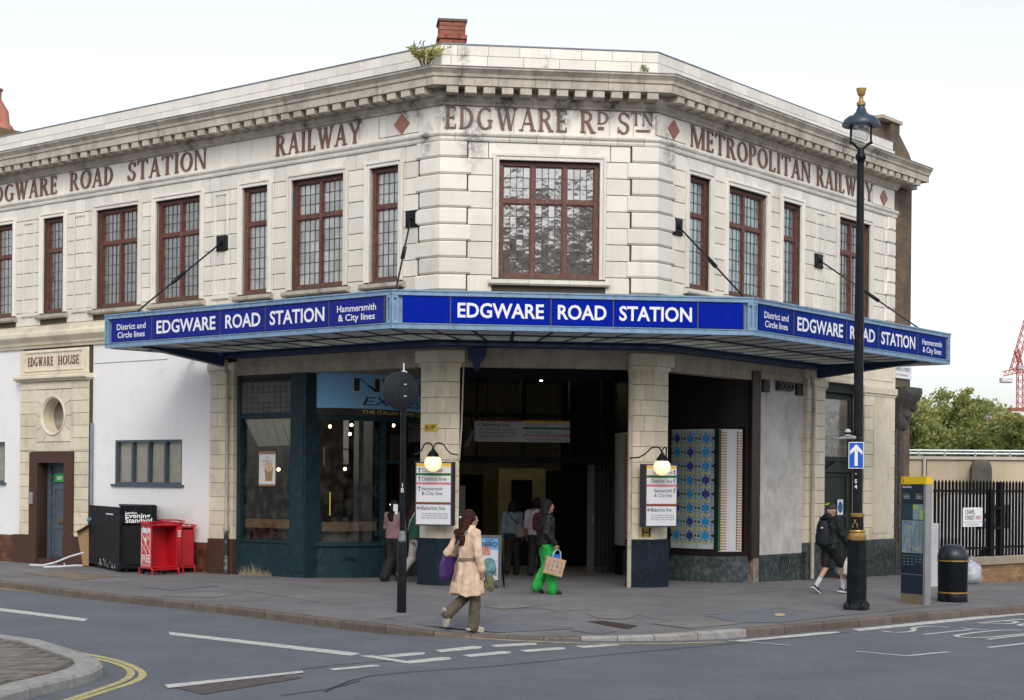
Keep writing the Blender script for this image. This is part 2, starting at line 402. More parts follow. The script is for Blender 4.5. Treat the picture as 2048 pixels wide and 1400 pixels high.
road = tag(obj('road', sheet(xs, lambda x: frange(-30, 90, 1.2), lambda x, y: gz(x, y)+RD), asphalt, fixn=False), kind='structure')
xs = sorted(set(frange(-42, -11, 2)+frange(-11, 11, .35)+frange(11, 44, 2)))
pave = tag(obj('pavement', sheet(xs, lambda x: [ky(x)+.14+(88-ky(x)-.14)*(j/70)**1.6 for j in range(71)], lambda x, y: pz(x, y)), paving, fixn=False), kind='structure')
# kerb stones
kerb = tag(bpy.data.objects.new('kerb', None), kind='structure'); COL.objects.link(kerb); kerb.location = (0, ky(0), 0); WORLD['kerb'] = Vector(kerb.location)
x = -16.0; k = 0
while x < 15:
    L = random.choice((.62, .68, .75)) if abs(x) > 1.6 else .5
    x2 = x+L
    mb = MB(); rings = []
    for t in (0, .33, .67, 1):
        xx = x+.006+(L-.012)*t; y = ky(xx); dx = .05; s = (ky(xx+dx)-ky(xx-dx))/(2*dx); n = Vector((s, -1, 0)).normalized()
        p = Vector((xx, y, 0)); z = pz(xx, y+.02)+random.uniform(-.002, .004); zr = gz(xx, y)+RD-.05
        i = p-n*.15
        rings.append([Vector((p.x, p.y, zr)), Vector((p.x, p.y, z-.02)), Vector((p.x-n.x*.02, p.y-n.y*.02, z+.004)), Vector((i.x, i.y, z+.006)), Vector((i.x, i.y, zr))])
    mb.loft(rings)
    pale = .6 < x < 2.6
    obj('kerb_stone', mb, kerbpale if pale else kerbstone, kerb); x = x2; k += 1

def patch(name, pts, m, parent, dz=.004, onroad=False):
    mb = MB(); ps = []
    for p in pts:
        q = GP(*p, RD) if onroad else PP(*p)
        ps.append(Vector((q.x, q.y, q.z+dz)))
    mb.quad(*ps); return obj(name, mb, m, parent)
def stroke(name, pts, wd, m, parent, dz=.004, closed=False, sub=3):
    """painted line of width wd along photo pixels on the road"""
    P = [GP(*p, RD) for p in pts]
    Q = []
    for i in range(len(P)-1):
        p0, p1, p2, p3 = P[max(i-1, 0)], P[i], P[i+1], P[min(i+2, len(P)-1)]
        for k in range(sub):
            t = k/sub
            Q.append(.5*((2*p1)+(p2-p0)*t+(2*p0-5*p1+4*p2-p3)*t*t+(3*p1-p0-3*p2+p3)*t**3))
    Q.append(P[-1])
    mb = MB(); rows = []
    for i, p in enumerate(Q):
        d = Q[min(i+1, len(Q)-1)]-Q[max(i-1, 0)]; d.z = 0; d.normalize(); n = Vector((-d.y, d.x, 0))*wd/2
        rows.append([Vector((v.x, v.y, gz(v.x, v.y)+RD+dz)) for v in (p+n, p-n)])
    for a, b in zip(rows, rows[1:]): mb.quad(a[0], a[1], b[1], b[0])
    return obj(name, mb, m, parent)
patch('lane_dash', [(-20, 1214), (176, 1238), (168, 1243), (-20, 1220)], roadwhite, road, onroad=True)
patch('lane_line', [(337, 1264), (346, 1265), (722, 1307), (702, 1312), (340, 1270)], roadwhite, road, onroad=True)
for pts in ([(345, 620), (620, 665), (650, 655), (420, 618)], [(450, 622), (640, 603), (735, 601), (725, 613), (545, 630)], [(575, 657), (640, 667), (885, 642), (880, 630), (830, 628)],
            [(790, 588), (825, 600), (1065, 577), (1060, 566), (1010, 563)], [(950, 617), (1000, 628), (1235, 606), (1230, 596), (1180, 594)], [(1110, 558), (1150, 569), (1390, 556), (1380, 546), (1330, 545)],
            [(1278, 588), (1330, 599), (1556, 582), (1548, 573), (1500, 571)], [(1607, 563), (1660, 575), (1870, 560), (1862, 554), (1800, 553)], [(165, 698), (200, 706), (465, 682), (460, 675), (420, 674)]):
    patch('give_way_dash', [(600+a*.3418, 1100+b*.3418) for a, b in pts], roadwhite, road, onroad=True, dz=.004+.001*random.random())
patch('give_way_dash', [(329, 1371), (336, 1378), (470, 1362), (608, 1347), (605, 1343), (520, 1352)], roadwhite, road, onroad=True, dz=.010)
C4 = lambda pts: [(1250+a*.3896, 1150+b*.3896) for a, b in pts]
patch('bay_line', C4([(560, 337), (610, 342), (1110, 299), (1090, 292), (1000, 295)]), roadwhite, road, onroad=True)
patch('bay_line', C4([(1165, 279), (1200, 289), (2160, 193), (2160, 178)]), roadwhite, road, onroad=True)
stroke('bay_line', C4([(530, 339), (845, 364)]), .06, roadwhite, road, dz=.009)
stroke('bay_line', C4([(1185, 392), (1460, 417)]), .07, roadwhite, road); stroke('bay_line', C4([(1452, 417), (1660, 397)]), .09, roadwhite, road, dz=.007)
stroke('bay_line', C4([(1865, 373), (2100, 347)]), .09, roadwhite, road)
for s_ in ([(1318, 288), (1380, 296), (1450, 294), (1485, 284), (1480, 274), (1520, 267), (1600, 265), (1662, 271)], [(1535, 306), (1780, 281)], [(1728, 274), (1862, 284)],
           [(1735, 322), (1700, 315), (1725, 307), (1860, 290), (1960, 284), (2060, 285)], [(1725, 321), (1800, 324), (1900, 319), (2060, 302)], [(1860, 332), (2060, 309)],
           [(1815, 248), (2060, 227)], [(1815, 248), (1960, 251), (2008, 245), (1990, 238), (1900, 239)], [(2060, 264), (2022, 258), (2060, 250)]):
    stroke('bus_stop_lettering', C4(s_), .085, roadwhite, road, dz=.005+.0015*random.random())
stroke('yellow_line', [(-40, 1172), (0, 1177), (150, 1193), (300, 1209), (450, 1224), (600, 1240), (740, 1257), (850, 1269), (960, 1277), (1060, 1283), (1180, 1287), (1300, 1288), (1450, 1284)], .09, roadyellow, road)
stroke('yellow_line', [(60, 1293), (110, 1300), (180, 1310), (245, 1325), (284, 1345), (272, 1362), (210, 1383), (130, 1408)], .085, roadyellow, road)
stroke('yellow_line', [(100, 1304), (150, 1310), (215, 1323), (252, 1336), (262, 1348), (245, 1363), (185, 1384), (100, 1412)], .085, roadyellow, road, dz=.006)
crackm = mat('bitumen_seam', (.045, .048, .055), .8)
for s_ in ([(650, 1385), (745, 1352), (1000, 1332), (1200, 1312), (1420, 1292), (1700, 1265)], [(600, 1340), (680, 1330), (790, 1322)], [(560, 1392), (660, 1378), (720, 1362)]):
    stroke('tar_seam', s_, .025, crackm, road, dz=.0085)
ironm = mat('rusty_iron_cover', (.06, .042, .038), .6, .3, var=.3, scale=20, dirt=((.2, .17, .15), .3, 12), bump=.8, bscale=25)
mh = patch('drain_cover', [(345, 1374), (520, 1352), (608, 1356), (405, 1390)], mat('worn_road_cover', (.115, .098, .092), .7, .1, var=.4, scale=14, dirt=((.06, .05, .048), .5, 18), bump=.8, bscale=20), road, onroad=True, dz=.006)
# pavement patches and covers
pvtan = mat('worn_tan_paving', (.21, .165, .115), .85, var=.25, scale=2, bump=.4)
pvpale = mat('concrete_infill_cover', (.205, .196, .178), .85, var=.25, scale=4, bump=.3)
for pts, m_, n_ in ([[(45, 1147), (105, 1142), (235, 1153), (160, 1160)], pvtan, 'paving_patch'], [[(283, 1175), (375, 1165), (440, 1172), (345, 1181)], paving2, 'paving_patch'], [[(320, 1192), (415, 1184), (478, 1189), (420, 1196)], pvpale, 'paving_patch'],
                    [[(1175, 1244), (1205, 1242), (1275, 1252), (1255, 1259)], ironm, 'gully_cover'], [[(965, 1214), (1025, 1207), (1075, 1213), (1010, 1219)], pvpale, 'inspection_cover'], [[(1085, 1217), (1140, 1213), (1180, 1219), (1120, 1224)], pvpale, 'inspection_cover'],
                    [[(1172, 1226), (1230, 1219), (1280, 1229), (1245, 1240), (1190, 1236)], pvpale, 'inspection_cover'], [[(1305, 1248), (1420, 1240), (1490, 1247), (1380, 1258)], pvpale, 'inspection_cover'], [[(1410, 1232), (1540, 1216), (1690, 1231), (1560, 1246), (1480, 1246)], paving2, 'paving_patch'],
                    [[(770, 1236), (905, 1223), (1130, 1236), (1150, 1258), (1000, 1266), (850, 1252)], paving2, 'paving_patch'], [[(1140, 1262), (1190, 1256), (1235, 1263), (1200, 1269)], paving2, 'paving_patch']):
    patch(n_, pts, m_, pave, dz=.005+.003*random.random())
patch('yellow_paint_spot', [(1560+12*math.cos(a), 1231+3*math.sin(a)) for a in [i*.785 for i in range(8)]], roadyellow, pave, dz=.014)
# traffic island corner, bottom left
ISL = [GP(*p, RD) for p in [(-140, 1276), (-60, 1280), (0, 1286), (80, 1297), (150, 1319), (200, 1338), (207, 1350), (188, 1362), (150, 1374), (60, 1396), (-20, 1418), (-140, 1440)]]
isl = tag(bpy.data.objects.new('pavement_corner', None), kind='structure'); COL.objects.link(isl); isl.location = ISL[3]; WORLD[isl.name] = Vector(ISL[3])
_c = Vector((-8.2, 17.4, 0))
def inset(p, d): v = (_c-p); v.z = 0; return p+v.normalized()*d
for a, b in zip(ISL[1:], ISL[2:]):
    n = max(1, round((b-a).length/.75))
    for i in range(n):
        p, q = a+(b-a)*((i+.01)/n), a+(b-a)*((i+.99)/n)
        rings = []
        for v in (p, q):
            w_ = inset(v, .30); zt = gz(v.x, v.y)+RD+.115; zb = gz(v.x, v.y)+RD-.03; e = inset(v, .03)
            rings.append([Vector((v.x, v.y, zb)), Vector((v.x, v.y, zt-.03)), Vector((e.x, e.y, zt)), Vector((w_.x, w_.y, zt+.004)), Vector((w_.x, w_.y, zb))])
        obj('kerb_stone', MB().loft(rings), kerbpale, isl)
INN = [inset(p, .31) for p in ISL]
bedm = mat('paver_bedding', (.10, .09, .075), .9); pavb = mat('brown_brick_paver', (.22, .19, .165), .85, var=.2, scale=5, rand=.35, dirt=((.09, .085, .07), .4, 3), bump=.3)
mb = MB(); mb.quad(*[Vector((p.x, p.y, gz(p.x, p.y)+RD+.095)) for p in INN]); obj('paver_bed', mb, bedm, isl)
def inside(p, poly):
    c = False
    for a, b in zip(poly, poly[1:]+poly[:1]):
        if (a.y > p.y) != (b.y > p.y) and p.x < (b.x-a.x)*(p.y-a.y)/(b.y-a.y)+a.x: c = not c
    return c
isf = Fr((-6, 17, 0), R(-40)); cnt = 0
for i in range(-30, 30):
    for j in range(-16, 16):
        u, v = i*.11, j*.215+(i % 2)*.107; q = isf.p(u+.05, v+.1)
        qs = [isf.p(u, v), isf.p(u+.1, v), isf.p(u, v+.205), isf.p(u+.1, v+.205)]
        if all(inside(t, INN) for t in qs) and q.x/q.y > -.335 and cnt < 300:
            z = gz(q.x, q.y)+RD+.112+random.uniform(-.003, .003)
            obj('paver', MB().box(isf, u, u+.102, v, v+.207, z-.03, z), pavb, isl, fixn=False); cnt += 1

def pstroke(name, pts, wd, m, dz=.006):
    P = [PP(*p) for p in pts]; Q = []
    for a, b in zip(P, P[1:]):
        n = max(2, int((b-a).length/.4)); Q += [a.lerp(b, i/n) for i in range(n)]
    Q.append(P[-1]); mb = MB(); rows = []
    for i, p in enumerate(Q):
        d = Q[min(i+1, len(Q)-1)]-Q[max(i-1, 0)]; d.z = 0; d.normalize(); n = Vector((-d.y, d.x, 0))*wd*random.uniform(.3, .7); j = n*random.uniform(-1, 1)
        rows.append([Vector((v.x, v.y, pz(v.x, v.y)+dz)) for v in (p+n+j, p-n+j)])
    for a, b in zip(rows, rows[1:]): mb.quad(a[0], a[1], b[1], b[0])
    return obj(name, mb, m, pave)
seam = mat('pavement_seam', (.085, .082, .08), .9)
for pts in ([(0, 1150), (160, 1163), (330, 1172)], [(380, 1168), (520, 1186), (640, 1205)], [(640, 1200), (860, 1202), (1060, 1218), (1240, 1222), (1400, 1225)], [(1230, 1223), (1330, 1241), (1380, 1258)], [(1400, 1231), (1560, 1216), (1700, 1232)], [(1690, 1232), (1800, 1220), (1960, 1205)],
            [(760, 1238), (905, 1223), (1130, 1235)], [(1000, 1187), (1180, 1196), (1420, 1192), (1600, 1180)], [(180, 1172), (290, 1160), (420, 1166)], [(1880, 1190), (1980, 1180), (2048, 1190)]):
    pstroke('pavement_seam', pts, .02, seam)
lit = MB(); gum = MB(); random.seed(21)
for i in range(46):
    x_ = random.uniform(20, 2020); y_ = random.uniform(1172, 1240) if random.random() < .6 else 0
    kx = PP(x_, max(y_, 1172)); yk = ky(kx.x)
    if random.random() < .4: p = Vector((kx.x, yk-random.uniform(.03, .4), 0)); p.z = gz(p.x, p.y)+RD+.012
    else: p = kx if kx.y > yk+.2 else Vector((kx.x, yk+.6, 0)); p.z = pz(p.x, p.y)+.012
    s = random.uniform(.008, .022); a = random.uniform(0, 3); lit.quad(*[p+Vector((s*math.cos(a+k*1.57)*(1 if k % 2 else .6), s*math.sin(a+k*1.57), .004*(k % 2))) for k in range(4)])
for i in range(220):
    kx = PP(random.uniform(0, 2040), random.uniform(1165, 1250)); 
    if kx.y < ky(kx.x)+.2: continue
    s = random.uniform(.012, .03); gum.quad(*[Vector((kx.x+s*math.cos(k), kx.y+s*math.sin(k), pz(kx.x, kx.y)+.0095)) for k in (0, 1.05, 2.1, 3.14, 4.2, 5.2)])
tag(obj('litter', lit, mat('white_litter', (.7, .7, .68), .7), None, fixn=False), 'scattered white paper scraps along the kerb and pavement', 'litter', kind='stuff')
tag(obj('gum_spots', gum, mat('gum_spot', (.19, .185, .18), .9), pave, fixn=False), kind='stuff')
# ================================================================== station building
stn = thing('station_building', PA, 'two-storey cream faience corner station building with brown serif lettering under a deep cornice', 'building')
UL0, UR1 = -17.0, 10.5
def wall_holes(mb, F, u0, u1, z0, z1, holes, o0, o1):
    cuts = sorted(set([u0, u1]+[max(u0, min(u1, c)) for h in holes for c in (h[0], h[1])]))
    for a, b in zip(cuts, cuts[1:]):
        if b-a < 1e-4: continue
        hs_ = sorted([(h[2], h[3]) for h in holes if h[0] <= a+1e-5 and h[1] >= b-1e-5]); z = z0
        for h0, h1 in hs_:
            if h0 > z: mb.box(F, a, b, o0, o1, z, h0)
            z = max(z, h1)
        if z < z1: mb.box(F, a, b, o0, o1, z, z1)
Z0W, Z1W = 5.95, 8.20
LW = [(-14.66, -13.85, 1), (-12.62, -11.82, 1), (-10.575, -9.065, 2), (-8.445, -6.945, 2), (-5.595, -4.81, 1), (-4.09, -2.588, 2), (-1.87, -1.087, 1)]
MW = [(1.125, 3.085, 3)]
RW = [(1.165, 1.955, 1), (2.675, 4.255, 2), (4.965, 5.775, 1), (7.592, 9.176, 2)]
for F, W_, a, b, n_ in ((FL, LW, UL0, .0, 'wall'), (FM, MW, .0, WM, 'wall'), (FRR, RW, 0., UR1, 'wall')):
    mb = MB(); wall_holes(mb, F, a, b, 4.75, 10.36, [(x0, x1, Z0W, Z1W) for x0, x1, _ in W_], -.32, -.016)
    obj(n_, mb, grout, stn, fixn=False)
# dark rooms behind the upper windows are not seen (old glass is opaque with dirt); a roof closes the top
mb = MB(); mb.prism([st(UL0, -.3, 10.0), st(0, -.3, 10.0), st(WM, -.3, 10.0), FRR.p(UR1, -.3, 10.0), FRR.p(UR1, -12, 10.0), FL.p(UL0, -9, 10.0)], (0, 0, .06)); obj('roof', mb, mat('roof_felt', (.08, .08, .085), .9), stn)
tile_n = [0]; tile_rest = MB()
def tile(F, u0, u1, z0, z1, o1=0.0, m=faience, c=.007, name='tile', g=.0065, force=False):
    if u1-u0 < .05: return
    if name == 'tile' and tile_n[0] >= 300 and not force:
        tile_rest.box(F, u0+g, u1-g, -.02, o1+random.uniform(-.0015, .0015), z0+g, z1-g, c); return
    if name == 'tile': tile_n[0] += 1
    obj(name, MB().box(F, u0+g, u1-g, -.02, o1+random.uniform(-.0015, .0015), z0+g, z1-g, c), m, stn)
def split(a, b, w_, off=False):
    n = max(1, round((b-a)/w_))
    if off and n > 1: xs_ = [a]+[a+(b-a)*(i+.5)/n for i in range(n)]+[b]
    else: xs_ = [a+(b-a)*i/n for i in range(n+1)]
    return list(zip(xs_, xs_[1:]))
COURSES = [8.54-.32*i for i in range(11)]
SUR = .125
def courses(F, a, b, W_, w_, name='tile', order=1):
    for i, (zt, zb) in enumerate(zip(COURSES, COURSES[1:])):
        if zb < 5.3: zb = 5.34
        segs = [(a, b)]
        if zb < Z1W-.02 and zt > Z0W+.02:
            segs = []; c = a
            for x0, x1, _ in sorted(W_):
                if x1+SUR <= a or x0-SUR >= b: continue
                if x0-SUR > c: segs.append((c, x0-SUR))
                c = max(c, x1+SUR)
            if c < b: segs.append((c, b))
        for p, q in segs:
            for u0, u1 in split(p, q, w_, i % 2): tile(F, u0, u1, zb, zt)
# middle bay, then the two long walls (nearest first)
courses(FM, .52, WM-.52, MW, .42)
for i in range(13):
    b = -.58-i*1.35; a = max(UL0, b-1.35)
    if i == 0 or True: courses(FL, a, b, LW, .34)
    b = .58+i*1.2
    if b < 9.95: courses(FRR, b, min(9.95, b+1.2), RW, .36)
# quoins at the two corners and the far end
for i, (zt, zb) in enumerate(zip(COURSES, COURSES[1:10])):
    a, b = (.58, .50) if i % 2 else (.50, .60)
    for s in (0, WM):
        mb = MB(); lo = s-(b if s == 0 else a); hi = s+(a if s == 0 else b)
        g_ = .006
        rings = []
        for sx, last in ((lo+g_, 0), (s, 1), (hi-g_, 2)):
            o_ = .055
            prof = [(-.02, zb+g_), (o_-.03, zb+g_), (o_, zb+.04), (o_, zt-.035), (o_-.03, zt-g_), (-.02, zt-g_)]
            rings.append([st(sx, q, z) for q, z in prof])
        mb.loft(rings); obj('quoin', mb, faience, stn)
    q = (9.95, 10.5) if i % 2 else (10.08, 10.5)
    obj('quoin', MB().box(FRR, q[0]+.006, q[1], -.02, .05, zb+.006, zt-.006, .03), faience, stn)
    if i % 2 == 0: tile(FRR, 9.95, 10.08, zb, zt, force=True)
# frieze, string course, cornice, parapet
for F, a, b in ((FM, 0, WM), (FL, UL0, 0), (FRR, 0, UR1)):
    for u0, u1 in split(a, b, .48): tile(F, u0, u1, 8.71, 9.26, -.004, name='frieze_tile', c=.003, g=.003)
def path_blocks(name, s0, s1, L, prof, m, gap=.004):
    marks = [s0]
    for a, b in ((s0, 0), (0, WM), (WM, s1)):
        n = max(1, round((b-a)/L)); off = .5 if a == s0 else .5
        marks += [a+(b-a)*(i+.5)/n for i in range(n)]
    marks += [s1]
    for a, b in zip(marks, marks[1:]):
        if b-a < .02: continue
        obj(name, band(MB(), a+gap, b-gap, prof), m, stn)
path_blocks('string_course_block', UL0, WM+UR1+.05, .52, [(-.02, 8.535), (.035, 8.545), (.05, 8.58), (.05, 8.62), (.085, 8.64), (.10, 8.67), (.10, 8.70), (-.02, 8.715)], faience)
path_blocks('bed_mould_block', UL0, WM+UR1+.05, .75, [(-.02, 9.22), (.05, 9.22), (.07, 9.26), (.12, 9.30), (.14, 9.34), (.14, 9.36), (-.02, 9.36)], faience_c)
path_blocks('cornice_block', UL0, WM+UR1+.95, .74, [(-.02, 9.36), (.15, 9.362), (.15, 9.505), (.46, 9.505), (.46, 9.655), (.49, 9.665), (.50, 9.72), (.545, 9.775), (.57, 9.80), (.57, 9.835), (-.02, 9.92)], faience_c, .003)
for a, b in ((UL0, 0), (0, WM), (WM, WM+UR1+.6)):
    n = round((b-a)/.366); d = (b-a)/n
    for i in range(n):
        s = a+d*(i+.5); F, u = (FL, s) if s < 0 else ((FM, s) if s < WM else (FRR, s-WM))
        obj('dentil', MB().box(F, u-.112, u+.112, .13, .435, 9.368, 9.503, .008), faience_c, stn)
for r_, (z0, z1, w_) in enumerate(((9.90, 10.185, .66), (10.185, 10.385, .62))):
    marks = []
    for a, b in ((UL0, 0), (0, WM), (WM, WM+UR1-.6)):
        n = round((b-a)/w_); marks += [a+(b-a)*(i+(.5 if r_ else .25))/n for i in range(n)]
    marks = [UL0]+marks+[WM+UR1-.1*r_-.02]
    for a, b in zip(marks, marks[1:]):
        obj('parapet_block', band(MB(), a+.004, b-.004, [(-.25, z0+.003), (-.004, z0+.003), (0, z0+.007), (0, z1-.007), (-.004, z1-.003), (-.25, z1-.003)]), faience, stn)
obj('coping', band(MB(), UL0, WM+2.3, [(-.28, 10.386), (.012, 10.386), (.015, 10.40), (.0, 10.415), (-.28, 10.42)]), leadcap, stn)
obj('coping', band(MB(), WM+2.31, WM+UR1-.1, [(-.28, 10.386), (.010, 10.386), (.012, 10.398), (.0, 10.405), (-.28, 10.41)]), leadcap, stn)
obj('cornice_flashing', band(MB(), UL0, WM+UR1+.95, [(.0, 9.925), (.585, 9.838), (.585, 9.85), (0, 9.937)]), leadcap, stn)

# ---- serif lettering
def glyph(ch):
    """polygons in a unit-height box, width"""
    P = []; T, t = .17, .075
    def rect(x0, x1, y0, y1): P.append([(x0, y0), (x1, y0), (x1, y1), (x0, y1)])
    def stem(x, th=T, top=True, bot=True, y0=0, y1=1):
        rect(x, x+th, y0, y1)
        if bot: rect(x-.06, x+th+.06, y0, y0+.055)
        if top: rect(x-.06, x+th+.06, y1-.055, y1)
    def diag(x0, y0, x1, y1, th): P.append([(x0, y0), (x0+th, y0), (x1+th, y1), (x1, y1)])
    def arc(cx, cy, rx, ry, a0, a1, th, tv, n=10):
        for i in range(n):
            a, b = R(a0+(a1-a0)*i/n), R(a0+(a1-a0)*(i+1)/n)
            P.append([(cx+(rx-tv)*math.cos(a), cy+(ry-th)*math.sin(a)), (cx+rx*math.cos(a), cy+ry*math.sin(a)), (cx+rx*math.cos(b), cy+ry*math.sin(b)), (cx+(rx-tv)*math.cos(b), cy+(ry-th)*math.sin(b))])
    if ch == 'E': stem(.06); rect(.2, .56, 0, t); rect(.2, .54, 1-t, 1); rect(.2, .46, .47, .47+t); rect(.5, .57, 0, .2); rect(.49, .55, .8, 1); rect(.42, .48, .39, .62); w_ = .6
    elif ch == 'L': stem(.06); rect(.2, .56, 0, t); rect(.5, .57, 0, .22); w_ = .6
    elif ch == 'D': stem(.06); arc(.2, .5, .55, .5, -90, 90, t, T); w_ = .78
    elif ch == 'G': arc(.46, .5, .44, .5, 48, 318, t, T, 16); stem(.64, .15, True, False, .08, .45); w_ = .86
    elif ch == 'O': arc(.45, .5, .45, .5, 0, 360, t, T, 22); w_ = .9
    elif ch == 'W': diag(.30, 0, .04, 1, T); diag(.34, 0, .56, 1, t); diag(.70, 0, .48, 1, T); diag(.76, 0, 1.0, 1, t); rect(-.04, .28, .945, 1); rect(.42, .70, .945, 1); rect(.9, 1.16, .945, 1); w_ = 1.14
    elif ch == 'A': diag(.06, 0, .38, 1, t); diag(.62, 0, .34, 1, T); rect(.2, .62, .30, .30+t); rect(-.04, .2, 0, .055); rect(.54, .86, 0, .055); w_ = .84
    elif ch == 'R': stem(.06); arc(.3, .74, .33, .26, -90, 90, t, T*.9); rect(.2, .32, .925, 1); rect(.2, .32, .48, .48+t); diag(.58, 0, .30, .5, T); rect(.54, .82, 0, .055); w_ = .8
    elif ch == 'P': stem(.06); arc(.3, .72, .33, .28, -90, 90, t, T*.9); rect(.2, .32, .925, 1); rect(.2, .32, .44, .44+t); w_ = .66
    elif ch == 'S': arc(.3, .745, .27, .255, 20, 270, t, .13, 12); arc(.3, .27, .29, .27, -160, 90, t, .14, 12); rect(.52, .58, .72, .95); rect(.0, .06, .05, .30); w_ = .6
    elif ch == 'T': stem(.32, T, False, True); rect(.0, .81, 1-t, 1); rect(0, .06, .78, 1); rect(.75, .81, .78, 1); w_ = .81
    elif ch == 'I': stem(.08); w_ = .33
    elif ch == 'N': stem(.06, t, True, True); stem(.72, t, True, False); diag(.66, 0, .06, 1, T); w_ = .86
    elif ch == 'M': stem(.06, t); stem(.92, T); diag(.50, 0, .1, 1, T); diag(.52, 0, .96, 1, t); w_ = 1.14
    elif ch == 'Y': stem(.34, T, False, True, 0, .5); diag(.34, .46, 0, 1, T); diag(.44, .46, .74, 1, t); rect(-.06, .24, .945, 1); rect(.64, .9, .945, 1); w_ = .84
    elif ch == 'H': stem(.06); stem(.62); rect(.2, .64, .46, .46+t); w_ = .86
    elif ch == 'U': stem(.06, T, True, False, .3, 1); stem(.64, t, True, False, .3, 1); arc(.385, .33, .325, .33, 180, 360, t, T*.8); w_ = .8
    else: w_ = .4
    return P, w_
lett_hi = mat('pale_inner_letter_line', (.36, .22, .16), .4, var=.15)
def serif(F, s, u0, u1, z0, h, o=0.0, parent=stn, m=lettering_brown, name='letter', depth=.022, sp=.14):
    ws = [glyph(c)[1] for c in s]; tot = sum(ws)+sp*(len(s)-1); k = (u1-u0)/tot; x = u0
    for c, w_ in zip(s, ws):
        P, _ = glyph(c); mb = MB()
        for i, poly in enumerate(P):
            d = depth+.0004*i
            mb.prism([F.p(x+a*k, o, z0+b*h) for a, b in poly], F.n*d)
        if mb.v: obj(name, mb, m, parent)
        x += (w_+sp)*k
serif(FL, 'EDGWARE', -14.95, -12.1, 8.765, .425); serif(FL, 'ROAD', -11.6, -9.98, 8.765, .425); serif(FL, 'STATION', -9.44, -6.77, 8.765, .425); serif(FL, 'RAILWAY', -4.58, -2.13, 8.765, .425)
serif(FM, 'EDGWARE', .07, 2.44, 8.775, .425); serif(FM, 'R', 2.69, 2.99, 8.775, .425); serif(FM, 'D', 3.02, 3.26, 8.955, .245); serif(FM, 'S', 3.43, 3.66, 8.775, .425); serif(FM, 'TN', 3.69, 4.12, 8.955, .245, sp=.1)
boxo('letter_underline', FM, 3.04, 3.16, 0, .022, 8.85, 8.90, lettering_brown, stn); boxo('letter_underline', FM, 3.79, 4.06, 0, .022, 8.83, 8.87, lettering_brown, stn)
serif(FRR, 'METROPOLITAN', 1.2, 6.18, 8.765, .425); serif(FRR, 'RAILWAY', 6.48, 9.29, 8.765, .425)
for F, u, z in ((FL, -1.02, 8.985), (FRR, .575, 8.985), (FRR, 9.89, 8.955)):
    mb = MB(); mb.prism([F.p(u-.2, 0, z), F.p(u, 0, z-.195), F.p(u+.2, 0, z), F.p(u, 0, z+.195)], F.n*.02); obj('diamond', mb, diamond_red, stn)
    for a, b, c, d in ((u-.62, u+.45, z-.215, z-.205), (u-.62, u-.612, z-.21, z+.2)):
        boxo('panel_line', F, a, b, -.004, .004, c, d, SOOTM if 'SOOTM' in globals() else grout, stn)

